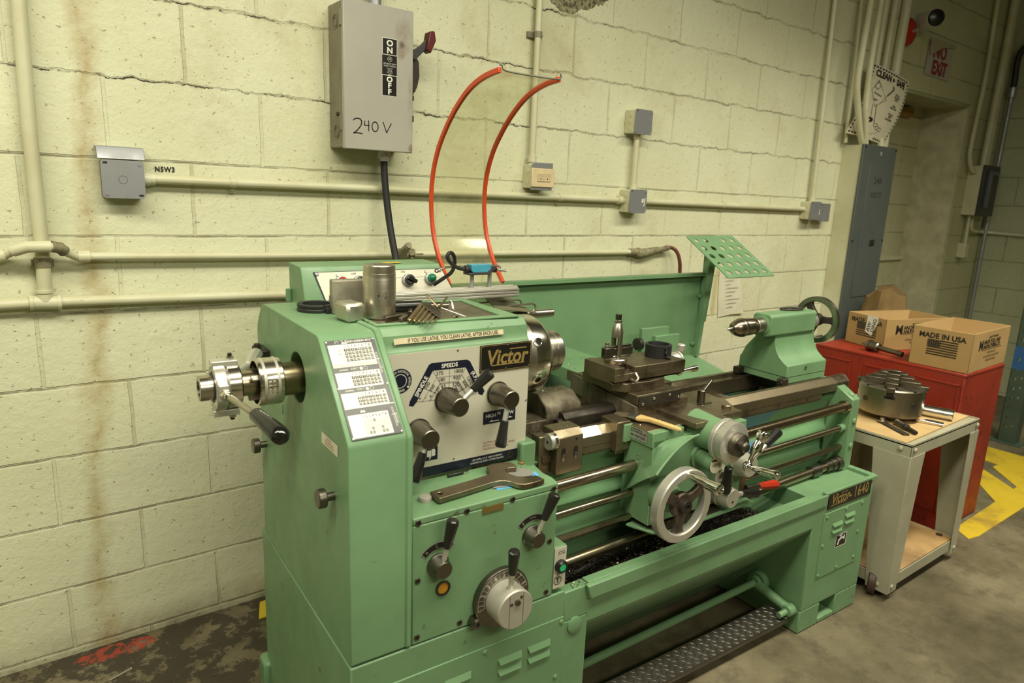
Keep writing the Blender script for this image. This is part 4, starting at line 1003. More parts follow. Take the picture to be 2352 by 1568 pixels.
for k, s_ in enumerate(('IMPORTANT', 'KEEP COVER CLOSED', 'WHEN MACHINE RUNS')):
    b.text(s_, leftf(0.4675, -0.966, 0.911-k*0.0062), 0.006, 0.0009, sx=0.8)
lp('warning_label', b, [PAPERW, REDINK], 0, cov)
lp('cover_tag', B().box(0.466, 0.4685, -0.662, -0.60, 0.872, 0.895), GREEN, 0.001, cov)
lp('spindle_bracket', B().box(0.444, 0.469, -0.57, -0.50, 0.972, 0.998), DARKIRON, 0.003, cov)

# gear chart on the sloping face
su = V((0, 0.674, 0.739)); so = V((0, -1.0614, 0.9312))
CH = basis(so, (1, 0, 0), su)          # local x = world x, local y = up the slope
b = B().rect2(CH, 0.4775, 0.5755, 0.0095, 0.2135, 0.0008)
b.mat(1)
def cells(x0, x1, y1, y0, cols, rows, dark, head=0.009, inv=True):
    b.mat(1).rect2(CH, x0, x1, y0, y1, 0.0012)
    cx0 = x0+(x1-x0)*0.33; cw = (x1-x0-0.002-(cx0-x0))/cols
    ch = (y1-y0-head-0.003)/rows
    b.mat(2)
    for i in range(cols):
        b.text(str(i+1), CH @ Matrix.Translation((cx0+cw*(i+.5), y1-head*0.55, 0)), 0.0075, 0.0016)
        for j in range(rows):
            if not dark(i, j): continue
            ax, ay = cx0+cw*i, y1-head-ch*(j+1)
            b.mat(dark(i, j)).rect2(CH, ax+0.0006, ax+cw-0.0006, ay+0.0007, ay+ch-0.0007, 0.0015)
            if dark(i, j) == 2:
                b.mat(1).text(str(4+i+j*4), CH @ Matrix.Translation((ax+cw/2, ay+ch/2, 0)), 0.0050, 0.0018, bold=0.0001)
            b.mat(2)
cells(0.4805, 0.567, 0.2035, 0.155, 8, 5, lambda i, j: 2 if j < 4 else 0)
b.mat(4).rect2(CH, 0.4815, 0.566, 0.1565, 0.1635, 0.0015)
b.mat(3)
for k, s_ in enumerate(('AD', 'BD', 'CD', 'CE')): b.text(s_, CH @ Matrix.Translation((0.501, 0.1905-0.0070*k, 0)), 0.0062, 0.0016)
b.text('a  b', CH @ Matrix.Translation((0.488, 0.199, 0)), 0.006, 0.0016)
cells(0.480, 0.567, 0.1437, 0.1107, 8, 3, lambda i, j: 2, 0.0085)
cells(0.480, 0.567, 0.1009, 0.0704, 8, 3, lambda i, j: 2, 0.0085)
b.mat(1).rect2(CH, 0.4795, 0.5755, 0.0695, 0.0712, 0.0013)
cells(0.481, 0.558, 0.0570, 0.0120, 8, 4, lambda i, j: 5 if (i, j) in ((3, 0), (2, 2), (5, 2), (1, 3), (2, 3), (5, 3), (6, 3)) else 6, 0.011)
b.mat(1).text('1"/', CH @ Matrix.Translation((0.499, 0.2087, 0)), 0.008, 0.0013).text('LEAD SCREW 4T/1"', CH @ Matrix.Translation((0.543, 0.2085, 0)), 0.0062, 0.0013, bold=0.0001)
for o in (0.0, 0.0055): b.quad2(CH, [(0.508+o, 0.2050), (0.5145+o, 0.2050), (0.5112+o, 0.2105)], 0.0013)
b.rect2(CH, 0.507, 0.512, 0.2115, 0.2122, 0.0013).rect2(CH, 0.516, 0.520, 0.2115, 0.2122, 0.0013)
for y_ in (0.1492, 0.1058):
    b.line2(CH, [(0.490+0.0016*i, y_+(0.0012 if i % 2 else -0.0012)) for i in range(11)], 0.0008, 0.0013)
    b.text('0.001"/', CH @ Matrix.Translation((0.520, y_+0.0005, 0)), 0.0055, 0.0013)
    b.disc2(CH, 0.541, y_, 0.0038, 0.0013, 20, 0.0032).rect2(CH, 0.530, 0.535, y_-0.003, y_+0.003, 0.0013)
for o in (0.0, 0.0045): b.quad2(CH, [(0.506+o, 0.060), (0.512+o, 0.060), (0.509+o, 0.0655)], 0.0013)
for (cx, y0, y1) in ((0.5705, 0.136, 0.180), (0.568, 0.024, 0.062), (0.5715, 0.030, 0.050)):
    b.line2(CH, [(cx-0.0012, y0), (cx-0.0012, y1), (cx+0.0012, y1), (cx+0.0012, y0), (cx-0.0012, y0)], 0.0006, 0.0013)
b.rect2(CH, 0.567, 0.5745, 0.165, 0.1658, 0.0014).rect2(CH, 0.569, 0.5755, 0.146, 0.1468, 0.0014).rect2(CH, 0.563, 0.574, 0.047, 0.0478, 0.0014)
chart = lp('gear_chart_plate', b, [BLACKPL, WHITE, INK, flat('chart_grey_print', (0.30, 0.29, 0.25), 0.5), YELLOWG, flat('chart_dark_cell', (0.25, 0.24, 0.21), 0.5), flat('chart_pale_cell', (0.58, 0.56, 0.49), 0.5)], 0)
for x, y_ in ((0.480, 0.2105), (0.573, 0.2105), (0.573, 0.0125), (0.480, 0.0125), (0.4785, 0.112), (0.574, 0.112)):
    p_ = CH @ V((x, y_, 0.0008))
    lp('rivet', B().rev([(0.0018, 0), (0.0014, 0.001)], p_, (0, -.739, .674), 10), ALU, 0, chart)

# ---------------------------------------------------------------- headstock
b = B().prism([(-0.905, 0.765), (-0.905, 1.048), (-0.898, 1.056), (-0.896, 1.066), (-0.893, 1.082), (-0.878, 1.098), (-0.62, 1.098), (-0.61, 1.088), (-0.60, 0.765)], 'x', 0.5935, 0.962)
hs = lp('headstock', b, GREENW, 0.003)
b = B().box(0.94, 0.982, -0.925, -0.62, 0.70, 0.805)
lp('headstock_foot', b, GREENW, 0.005, hs)
OUT = [(0.600, -0.868), (0.945, -0.884), (0.945, -0.635), (0.600, -0.622)]
INN = [(0.612, -0.858), (0.905, -0.864), (0.925, -0.645), (0.612, -0.632)]
b = B().holed(OUT, [INN], topf(0, 0, 1.0975), 0.0055)
lp('lid_rim', b, GREENW, 0.002, hs)
b = B().add([(x, y, 1.0990) for x, y in INN], [(0, 1, 2, 3)])
lp('worn_lid', b, metal('worn_brown_lid', (0.16, 0.14, 0.09), 0.4, (0.10, 0.085, 0.055), 14, 0.5), 0, hs)
# sticker with the house rule
sM = basis((0, -0.8975, 1.071), (1, 0, 0), (0, 0.16, 1))
b = B().quad2(sM, [(0.626, 0.0055), (0.640, 0.0065), (0.760, 0.0055), (0.8915, 0.0055), (0.8920, -0.0055), (0.760, -0.0062), (0.640, -0.0055), (0.627, -0.0065)], 0.0030)
b.mat(1).text('IF YOU USE LATHE, YOU CLEAN LATHE. AFTER EACH USE.', sM @ Matrix.Translation((0.768, 0, 0)), 0.0118, 0.0034, sx=0.72, bold=0.0001)
lp('rule_sticker', b, [CREAM, INK], 0, hs)
# printed control panel
M = front(0, -0.9052, 0)
b = B().box(0.5945, 0.962, -0.9068, -0.9045, 0.768, 1.0465)
M = front(0, -0.9068, 0)
b.mat(1).rect2(M, 0.5945, 0.962, 0.768, 0.789, 0.0004)
ax, az = 0.752, 0.937          # centre of the speed chart
arc = [(0.658, 0.934), (0.668, 0.931), (0.676, 0.940), (0.713, 1.0035), (0.793, 1.002), (0.829, 0.936), (0.838, 0.933), (0.843, 0.942), (0.803, 1.015), (0.795, 1.019), (0.710, 1.0205), (0.703, 1.017), (0.660, 0.943)]
for poly in (arc[:4]+arc[11:], arc[3:5]+arc[8:12], arc[4:9]): b.quad2(M, poly, 0.0004)
b.mat(2).text('SPEEDS', front(0.753, -0.9068, 1.0108), 0.0125, 0.0008, bold=0.0003)
def rot(x, z, a): return basis((x, -0.9068, z), (math.cos(a), 0, math.sin(a)), (-math.sin(a), 0, math.cos(a)))
b.text('SPINDLE', rot(0.6865, 0.972, math.radians(59)), 0.0125, 0.0008, bold=0.0003)
b.text('(R.P.M.)', rot(0.818, 0.975, math.radians(-61)), 0.0115, 0.0008, bold=0.0002)
b.mat(3)
sL = [(0.668, 0.937), (0.713, 1.0035), (0.793, 1.002), (0.836, 0.936)]
def inset(t): return [(ax+(x-ax)*t, az+(z-az)*t) for x, z in sL]
for t in (0.76, 0.56, 0.53, 0.36): b.line2(M, inset(t), 0.0006, 0.0006)
for q in ((0.713, 1.0035), (0.753, 1.003), (0.793, 1.002), (0.676, 0.940), (0.833, 0.939), (0.690, 0.969), (0.816, 0.966)): b.line2(M, [q, (ax+(q[0]-ax)*.3, az+(q[1]-az)*.3)], 0.0006, 0.0006)
for k, (s1, s2) in enumerate((('370', '1800'), ('180', '900'), ('65', '320'), ('30', '160'))):
    r_ = (0.0585, 0.0440, 0.0290, 0.0170)[k]
    b.text(s1, front(0.753-(0.024, 0.019, 0.014, 0.011)[k], -0.9068, az+r_), 0.0118, 0.0006).text(s2, front(0.753+(0.022, 0.018, 0.016, 0.011)[k], -0.9068, az+r_), 0.0118, 0.0006)
for k, (s1, s2) in enumerate((('700', '1200'), ('350', '600'), ('120', '210'), ('60', '100'))):
    t_ = (0.058, 0.0445, 0.031, 0.0205)[k]
    b.text(s1, rot(ax-t_*0.86-0.002, az+t_*0.50+0.006, math.radians(58)), 0.0112, 0.0006).text(s2, rot(ax+t_*0.86+0.002, az+t_*0.50+0.006, math.radians(-58)), 0.0112, 0.0006)
for k in range(4):
    b.text('+-+-'[k], front(0.6835+0.0125*k, -0.9068, 0.946+0.001*k), 0.012, 0.0006)
b.mat(1)
b.disc2(M, 0.6375, 0.9895, 0.0265, 0.0004, 40)
b.mat(2).disc2(M, 0.6375, 0.9895, 0.0150, 0.0008, 36, 0.0138)
s_ = 'APPROVED FOR ELECTRICAL SAFETY'
for i, c_ in enumerate(s_):
    a = math.radians(205-i*232/len(s_)-4)
    b.text(c_, basis((0.6375+0.0212*math.cos(a), -0.9068, 0.9895+0.0212*math.sin(a)), (math.sin(a), 0, -math.cos(a)), (math.cos(a), 0, math.sin(a))), 0.0062, 0.0008)
for i, c_ in enumerate('LOS ANGELES'):
    a = math.radians(230+i*72/11)
    b.text(c_, basis((0.6375+0.0212*math.cos(a), -0.9068, 0.9895+0.0212*math.sin(a)), (-math.sin(a), 0, math.cos(a)), (-math.cos(a), 0, -math.sin(a))), 0.0062, 0.0008)
b.quad2(M, [(0.6555+(0.0036 if k % 2 == 0 else 0.0015)*math.sin(k*PI/5), 0.976+(0.0036 if k % 2 == 0 else 0.0015)*math.cos(k*PI/5)) for k in range(10)], 0.0009)
b.mat(1).rect2(M, 0.842, 0.9295, 0.862, 0.892, 0.0004)
b.mat(2).text('HIGH', front(0.862, -0.9068, 0.8805), 0.0115, 0.0008, bold=0.0001).text('N', front(0.8835, -0.9068, 0.8835), 0.0115, 0.0008, bold=0.0001).text('LOW', front(0.911, -0.9068, 0.8812), 0.0115, 0.0008, bold=0.0001)
b.quad2(M, [(0.857, 0.8665), (0.8665, 0.8705), (0.8665, 0.8680), (0.885, 0.8680), (0.885, 0.8665)], 0.0008).quad2(M, [(0.922, 0.8690), (0.9125, 0.8730), (0.9125, 0.8705), (0.894, 0.8705), (0.894, 0.8690)], 0.0008)
b.mat(1).rect2(M, 0.697, 0.7275, 0.803, 0.834, 0.0004)
b.mat(2).quad2(M, [(0.702, 0.8115), (0.7115, 0.8115), (0.7115, 0.826), (0.702, 0.826)], 0.0008).quad2(M, [(0.7125, 0.8115), (0.720, 0.812), (0.723, 0.816), (0.7205, 0.8185), (0.7225, 0.822), (0.720, 0.8285), (0.7125, 0.8275)], 0.0008).quad2(M, [(0.7065, 0.8055), (0.709, 0.8055), (0.712, 0.811), (0.709, 0.8115)], 0.0008)
b.mat(4)
for k, s_ in enumerate(('CAUTION GEARED HEAD', 'DO NOT CHANGE SPEED WHILE', 'THE SPINDLE IS RUNNING')): b.text(s_, front(0.843, -0.9068, 0.8175-0.0075*k), 0.0068, 0.0005, 'LEFT', sx=0.88)
b.mat(2).text('USE MOBIL D.T.E. HEAVY MEDIUM', front(0.856, -0.9068, 0.7815), 0.0060, 0.0007, sx=0.9).text('CHANGE OIL EVERY OTHER MONTH', front(0.856, -0.9068, 0.7745), 0.0060, 0.0007, sx=0.9)
panel = lp('control_panel', b, [PLATE, NAVY, WHITE, INK, REDINK], 0)
for x, z in ((0.772, 1.042), (0.606, 1.042), (0.958, 0.905), (0.9585, 0.794), (0.768, 0.796)):
    lp('panel_rivet', B().rev([(0.0024, 0), (0.002, 0.0012)], (x, -0.907, z), (0, -1, 0), 10), STEEL, 0, panel)
for x, r in ((0.9185, 0.0085), (0.9375, 0.006)):
    lp('socket_screw', B().ringrev([(r, 0), (r, 0.002), (r*0.55, 0.002), (r*0.55, 0)], (x, -0.907, 0.7765), (0, -1, 0), 20).rev([(r*0.55, 0), (r*0.3, 0.0005)], (x, -0.907, 0.7765), (0, -1, 0), 6), DARKIRON, 0, panel)
M = front(0, -0.9090, 0)
b = B().box(0.828, 0.9655, -0.9090, -0.9067, 0.9845, 1.0465)
b.mat(1).line2(M, [(0.830, 0.9865), (0.9635, 0.9865), (0.9635, 1.0445), (0.830, 1.0445), (0.830, 0.9865)], 0.0012, 0.0003)
vM = front(0.8985, -0.9090, 1.0150)
b.text('Victor', vM, 0.047, 0.0005, shear=0.16, bold=0.0012, sx=0.92)
b.quad2(M, [(0.858, 0.9975), (0.946, 0.9975), (0.946, 1.0000), (0.858, 1.0000)], 0.0006).quad2(M, [(0.906, 1.0345), (0.951, 1.0345), (0.951, 1.0320), (0.904, 1.0320)], 0.0006)
bp_ = lp('brand_plate', b, [BLACKPL, GOLD], 0)
for x, z in ((0.834, 1.0425), (0.899, 1.0425), (0.9605, 1.0425), (0.9605, 0.989), (0.897, 0.989), (0.834, 0.989)):
    lp('rivet', B().rev([(0.0022, 0), (0.0018, 0.0012)], (x, -0.909, z), (0, -1, 0), 10), STEEL, 0, bp_)

def hexgrip(b, a, c, r0, r1):
    """black faceted lever grip from a to c, wider at the far end"""
    a = V(a); c = V(c); L = (c-a).length
    b.rev([(r0*0.8, 0), (r0, L*0.03), (r1*0.96, L*0.80), (r1, L*0.86), (r1*0.93, L*0.97), (r1*0.72, L), (r1*0.6, L*0.995)], a, c-a, 8)
    return b
def lever(name, hub, hubm, root, dirv, rodL, gripL, rr=0.0055, g0=0.009, g1=0.0125, gm=None, rm=None):
    h = lp(name, hub, hubm)
    root = V(root); d = V(dirv).normalized()
    part('lever_rod', B().cyl(root, root+d*(rodL+0.006), rr, seg=14), rm or ALU, h)
    part('grip', hexgrip(B(), root+d*rodL, root+d*(rodL+gripL), g0, g1), gm or BLACKP, h, angle=20)
    return h
def conehub(x, y, z, r0, r1, L, lip=0.004):
    return B().rev([(r0, 0), (r0, lip), (r0*0.93, lip), (r1, L-0.0015), (r1-0.0015, L)], (x, y, z), (0, -1, 0), 40)
lever('speed_lever', conehub(0.7465, -0.907, 0.935, 0.0285, 0.0205, 0.063), GUNMET, (0.7465, -0.958, 0.938), (0.072, -0.004, 0.060), 0.043, 0.056, 0.0060, 0.009, 0.0135)
lever('speed_lever', conehub(0.8775, -0.907, 0.9315, 0.0285, 0.0205, 0.060), GUNMET, (0.876, -0.955, 0.930), (-0.024, -0.012, -0.093), 0.046, 0.060, 0.0060, 0.009, 0.0130)
lever('speed_lever', conehub(0.6800, -0.907, 0.8745, 0.0285, 0.0205, 0.060), GUNMET, (0.679, -0.952, 0.873), (-0.034, -0.016, -0.070), 0.030, 0.062, 0.0060, 0.009, 0.0130)

# ---------------------------------------------------------------- feed gearbox
b = B().prism([(0.5945, -1.06), (0.946, -1.06), (0.968, -0.985), (0.985, -0.905), (0.5945, -0.905)], 'z', 0.4865, 0.745)
b.prism([(0.5945, -1.06), (0.946, -1.06), (0.952, -1.03), (0.940, -0.905), (0.5945, -0.905)], 'z', 0.745, 0.7605)
gb = lp('feed_gearbox', b, GREENW, 0.003)
for x, z in ((0.606, 0.750), (0.714, 0.749), (0.825, 0.7485), (0.9335, 0.7485), (0.606, 0.627), (0.606, 0.502), (0.704, 0.5005), (0.930, 0.624), (0.928, 0.499)):
    lp('socket_screw', B().ringrev([(0.0066, -0.001), (0.0066, 0.0010), (0.0060, 0.0014), (0.0038, 0.0014), (0.0038, -0.001)], (x, -1.06, z), (0, -1, 0), 22).mat(1).cyl((x, -1.0595, z), (x, -1.0604, z), 0.0040, seg=6), [GUNMET, HOLE], 0, gb)
M = front(0, -1.0615, 0)
b = B().box(0.7505, 0.802, -1.0618, -1.0595, 0.7335, 0.7465)
b.mat(1).text('NO.2', front(0.776, -1.0618, 0.740), 0.008, 0.0003)
nt_ = lp('number_tag', b, [BRASS, flat('stamped_digits', (0.22, 0.15, 0.05), 0.5)], 0, gb)
lp('oil_plug', B().rev([(0.0135, 0), (0.0135, 0.008), (0.0125, 0.010), (0.009, 0.0105)], (0.652, -0.998, 0.760), (0, 0, 1), 26), ALUC, 0, gb)
lp('oil_plug', B().rev([(0.0075, 0), (0.0075, 0.005), (0.006, 0.006)], (0.934, -0.934, 0.760), (0, 0, 1), 22), BRASS, 0, gb)
b = B().ringrev([(0.0165, -0.001), (0.0165, 0.003), (0.012, 0.003), (0.012, -0.001)], (0.6625, -1.06, 0.5945), (0, -1, 0), 32)
b.mat(1).rev([(0.0122, 0), (0.0122, 0.0012)], (0.6625, -1.06, 0.5945), (0, -1, 0), 28)
lp('oil_sight_glass', b, [DARKIRON, AMBER], 0, gb)
lp('drain_nut', B().hexa((0.736, -1.06, 0.497), (0.736, -1.080, 0.497), 0.0135).cyl((0.736, -1.078, 0.497), (0.736, -1.0815, 0.497), 0.010).mat(1).cyl((0.736, -1.0812, 0.497), (0.736, -1.082, 0.497), 0.0055, seg=6), [GUNMET, HOLE], 0.001, gb)
for (cx, cz, tip, txts) in ((0.650, 0.650, (0.0145, -0.012, 0.098), (('A', 128), ('C', 98), ('B', 62))), (0.8785, 0.6525, (0.034, -0.012, 0.092), (('E', 126), ('WWW', 92), ('F', 60)))):
    M = front(cx+0.003, -1.0605, cz-0.004)
    b = B().disc2(M, 0, 0, 0.0535, 0.0006, 20, 0.0380, math.radians(50), math.radians(140))
    b.mat(1).disc2(M, 0, 0, 0.0520, 0.0010, 20, 0.0395, math.radians(52), math.radians(138)).mat(0)
    for s_, a in txts:
        a = math.radians(a)
        b.text(s_, basis((cx+0.003+0.0458*math.cos(a), -1.0605, cz-0.004+0.0458*math.sin(a)), (math.sin(a), 0, -math.cos(a)), (math.cos(a), 0, math.sin(a))), 0.009 if len(s_) == 1 else 0.005, 0.0014)
    lp('lever_scale_plate', b, [ALU, BLACKPL], 0, gb)
    lever('feed_lever', B().rev([(0.0245, 0), (0.0245, 0.004), (0.0225, 0.006), (0.0180, 0.0275), (0.0165, 0.029)], (cx, -1.06, cz), (0, -1, 0), 36), GUNMET, (cx+0.001, -1.078, cz+0.006), tip, 0.040, 0.062, 0.0050, 0.0085, 0.0128)
cx, cz = 0.8015, 0.533
b = B().rev([(0.0675, 0), (0.0675, 0.012), (0.066, 0.0135)], (cx, -1.06, cz), (0, -1, 0), 56)
dial = lp('feed_dial', b, GUNMET)
M = front(cx, -1.0737, cz)
b = B().disc2(M, 0, 0, 0.0630, 0.0004, 40, 0.0465, math.radians(12), math.radians(193))
b.mat(1).disc2(M, 0, 0, 0.0617, 0.0008, 40, 0.0482, math.radians(14), math.radians(191)).mat(0)
for i in range(8):
    a = math.radians(180-i*22.5)
    b.text(str(i+1), basis((cx+0.0549*math.cos(a), -1.0737, cz+0.0549*math.sin(a)), (math.sin(a), 0, -math.cos(a)), (math.cos(a), 0, math.sin(a))), 0.0165, 0.0012, bold=0.0003, sx=0.8)
    a += math.radians(11.2)
    if i: b.quad2(M, [(0.0482*math.cos(a-.006), 0.0482*math.sin(a-.006)), (0.0617*math.cos(a-.005), 0.0617*math.sin(a-.005)), (0.0617*math.cos(a+.005), 0.0617*math.sin(a+.005)), (0.0482*math.cos(a+.006), 0.0482*math.sin(a+.006))], 0.0012)
part('number_ring', b, [ALU, GUNMET], dial)
b = B().rev([(0.0440, 0.0135), (0.0440, 0.060), (0.0415, 0.063)], (cx, -1.06, cz), (0, -1, 0), 56)
b.mat(1)
for dx in (-0.016, 0.018): b.rect2(front(cx+dx, -1.1232, cz), -0.0004, 0.0004, -0.037, 0.037, 0.0003)
b.mat(2).hexa((cx+0.002, -1.123, cz+0.018), (cx+0.002, -1.129, cz+0.018), 0.0065).cyl((cx-0.0115, -1.123, cz+0.016), (cx-0.0115, -1.1242, cz+0.016), 0.0035, seg=12).cyl((cx+0.0125, -1.123, cz+0.027), (cx+0.0125, -1.1242, cz+0.027), 0.0035, seg=12)
part('dial_knob', b, [ALUC, INK, GUNMET], dial)
part('lever_rod', B().cyl((cx-0.004, -1.106, cz+0.036), (cx-0.010, -1.118, cz+0.092), 0.0058, seg=14).rev([(0.010, 0), (0.007, 0.005)], (cx-0.004, -1.106, cz+0.041), (0, -.1, 1), 16), ALU, dial)
part('grip', hexgrip(B(), (cx-0.0095, -1.117, cz+0.083), (cx-0.016, -1.130, cz+0.143), 0.0085, 0.0125), BLACKP, dial, angle=20)
# jog station
b = B().box(0.9475, 0.982, -1.058, -0.98, 0.497, 0.602)
jog = lp('jog_box', b, GREENW, 0.002)
M = front(0, -1.0600, 0)
b = B().box(0.948, 0.9815, -1.0600, -1.0575, 0.499, 0.599)
b.mat(1).text('JOG', front(0.9675, -1.0600, 0.5865), 0.0125, 0.0004, sx=0.85).disc2(M, 0.9600, 0.5185, 0.0110, 0.0005, 28, 0.0095).rect2(M, 0.9591, 0.9609, 0.5295, 0.536, 0.0005)
b.rect2(M, 0.9585, 0.9615, 0.512, 0.523, 0.0005).rect2(M, 0.955, 0.965, 0.5225, 0.5255, 0.0005)
part('jog_plate', b, [PLATE, INK], jog)
part('button_bezel', B().ringrev([(0.0155, 0), (0.0155, 0.010), (0.012, 0.013), (0.0105, 0.013), (0.0105, 0)], (0.9645, -1.06, 0.5545), (0, -1, 0), 30), BLACKP, jog)
part('jog_button', B().rev([(0.0104, 0), (0.0104, 0.0105), (0.0085, 0.0118)], (0.9645, -1.06, 0.5545), (0, -1, 0), 26), BTNGRN, jog)
lp('limit_post', B().cyl((0.995, -0.99, 0.44), (0.995, -0.99, 0.575), 0.009).cyl((0.992, -1.03, 0.575), (0.992, -1.015, 0.575), 0.012).cyl((0.995, -1.02, 0.53), (0.995, -1.0, 0.53), 0.008), BLACKP)

# ---------------------------------------------------------------- bed
X0, X1 = 1.10, 2.362
b = B().prism([(-0.872, 0.796), (-0.885, 0.796), (-0.905, 0.777), (-0.905, 0.750), (-0.872, 0.735), (-0.845, 0.735), (-0.845, 0.784), (-0.862, 0.786)], 'x', X0, X1)
b.prism([(-0.655, 0.735), (-0.655, 0.777), (-0.672, 0.796), (-0.686, 0.796), (-0.698, 0.786), (-0.715, 0.784), (-0.715, 0.735)], 'x', X0, X1)
bed = lp('bed_ways', b, OILY, 0.0015)
b = B()
yz = [(-0.898, 0.736), (-0.893, 0.728), (-0.888, 0.715), (-0.876, 0.70), (-0.868, 0.675), (-0.866, 0.65), (-0.872, 0.628), (-0.885, 0.607), (-0.885, 0.596), (-0.872, 0.577), (-0.866, 0.55), (-0.872, 0.527), (-0.886, 0.508), (-0.886, 0.497), (-0.872, 0.47), (-0.866, 0.43), (-0.866, 0.37)]
b.prism(yz+[(-0.846, 0.37), (-0.846, 0.736)], 'x', 0.99, 2.335)
b.box(0.99, 2.335, -0.70, -0.68, 0.37, 0.736)
b.box(2.315, 2.345, -0.87, -0.68, 0.47, 0.775)
lp('bed_web', b, BEDP, 0, bed)
b = B()
for x in (1.18, 1.55, 1.88, 2.12): b.box(x, x+0.03, -0.846, -0.70, 0.40, 0.74)
b.box(1.0, 2.32, -0.846, -0.70, 0.50, 0.51)
lp('bed_ribs', b, CASTDIRT, 0.002, bed)
b = B().box(1.02, 2.20, -0.904, -0.888, 0.7335, 0.7495)
n = int((2.20-1.02)/0.0047)
for i in range(n):
    x = 1.02+i*0.0047
    b.box(x, x+0.0025, -0.9035, -0.890, 0.7290, 0.7337)
for x in (1.72, 1.80, 1.96, 2.115): b.mat(1).cyl((x, -0.9042, 0.7425), (x, -0.9047, 0.7425), 0.0040, seg=12).mat(0)
lp('gear_rack', b, [OILY, HOLE], 0, bed)
# gap section beside the chuck
b = B().prism([(-0.70, 0.74), (-0.70, 0.848), (-0.712, 0.856), (-0.755, 0.856), (-0.792, 0.832), (-0.800, 0.815), (-0.800, 0.775)], 'x', 1.105, 1.225)
lp('gap_bridge', b, CASTDIRT, 0.003, bed)
b = B().box(0.965, 1.135, -0.80, -0.66, 0.52, 0.800).box(1.0, 1.34, -0.70, -0.66, 0.60, 0.79)
lp('gap_casting', b, CASTDIRT, 0.003, bed)
lp('dog_bar', B().prism([(-0.828, 0.765), (-0.828, 0.803), (-0.815, 0.816), (-0.79, 0.816), (-0.79, 0.765)], 'x', 1.145, 1.33).cyl((1.128, -0.812, 0.787), (1.15, -0.812, 0.787), 0.014), DARKIRON, 0.002, bed)
lp('bright_way', B().add([(1.124, -0.8858, 0.7963), (1.205, -0.8858, 0.7963), (1.205, -0.9056, 0.7775), (1.124, -0.9056, 0.7775)], [(0, 1, 2, 3)]), CHROME, 0, bed)

# rods
def rodz(x, zl, zr): return zl+(zr-zl)*(x-1.045)/(2.24-1.045)
b = B()
pr_ = []
zL, zR = 0.686, 0.7055
xs0, xs1 = 1.62, 2.276
pitch = 0.0052
k = int((xs1-xs0)/pitch)
for i in range(k): pr_ += [(0.0158, i*pitch), (0.0158, i*pitch+0.0026), (0.0132, i*pitch+0.0032), (0.0132, i*pitch+0.0048)]
pa = V((xs0, -0.945, rodz(xs0, zL, zR))); pb = V((xs1+0.01, -0.945, rodz(xs1+0.01, zL, zR)))
b.rev(pr_, pa, pb-pa, 22, True)
b.cyl((0.97, -0.945, rodz(0.97, zL, zR)), pa, 0.0150, seg=22).cyl((2.268, -0.945, 0.706), (2.287, -0.945, 0.706), 0.0215, seg=26)
lp('lead_screw', b, ROD)
lp('feed_rod', B().cyl((0.97, -0.945, 0.608), (2.275, -0.945, 0.630), 0.0100, seg=18).mat(1).cyl((2.262, -0.945, 0.6295), (2.287, -0.945, 0.630), 0.0135, seg=20), [ROD, GREEN])
lp('hex_rod', B().hexa((0.97, -0.945, 0.540), (2.287, -0.945, 0.560), 0.0095), ROD)
b = B().cyl((0.98, -0.960, 0.478), (2.287, -0.945, 0.500), 0.0145, seg=22)
b.mat(1).cyl((2.12, -0.947, 0.4975), (2.165, -0.947, 0.498), 0.0195, seg=24).cyl((2.205, -0.946, 0.499), (2.235, -0.946, 0.4992), 0.0190, seg=24).cyl((2.235, -0.946, 0.4992), (2.262, -0.946, 0.4998), 0.0215, seg=24).cyl((2.262, -0.946, 0.4998), (2.287, -0.946, 0.50), 0.0255, seg=26)
lp('control_rod', b, [ROD, GUNMET])
brk = lp('rod_bracket', B().prism([(-0.967, 0.474), (-0.967, 0.733), (-0.905, 0.768), (-0.88, 0.768), (-0.88, 0.474)], 'x', 2.287, 2.333), GREENW, 0.003)
for z in (0.655, 0.565): lp('bracket_plug', B().rev([(0.010, 0), (0.010, 0.003), (0.006, 0.006)], (2.313, -0.967, z), (0, -1, 0), 18), GREEN, 0, brk)
lp('bracket_plug', B().rev([(0.010, 0), (0.010, 0.003), (0.006, 0.005)], (2.310, -0.945, 0.7452), (0, -.5, .87), 18), GREEN, 0, brk)

# carriage stop on the front way
b = B().prism([(-0.925, 0.702), (-0.925, 0.797), (-0.906, 0.814), (-0.862, 0.814), (-0.862, 0.702)], 'x', 1.046, 1.128)
b.box(1.01, 1.046, -0.90, -0.865, 0.70, 0.80)
stp = lp('carriage_stop', b, OILY, 0.0025)
M = front(0, -0.9255, 0)
b = B()
for x in (1.066, 1.105):
    b.mat(0).quad2(M, rrect(x-0.0062, x+0.0062, 0.736, 0.771, 0.006), 0.0002)
    b.mat(1).rect2(M, x-0.0050, x+0.0045, 0.7365, 0.7465, 0.0006).disc2(M, x+0.0005, 0.7515, 0.0042, 0.0006, 18, 0.0022)
b.mat(0).disc2(M, 1.1055, 0.789, 0.0032, 0.0003)
lp('adjusting_slots', b, [HOLE, STEELB], 0, stp)
lp('graduated_knob', B().rev([(0.0205, 0), (0.0205, 0.020), (0.0195, 0.021)], (1.046, -0.912, 0.790), (-1, 0, 0), 36).mat(1).rev([(0.0222, 0.003), (0.0222, 0.011)], (1.046, -0.912, 0.790), (-1, 0, 0), 36).mat(2).cyl((1.0255, -0.912, 0.79), (1.0245, -0.912, 0.79), 0.004, seg=12), [ALU, STEELB, GUNMET], 0, stp)

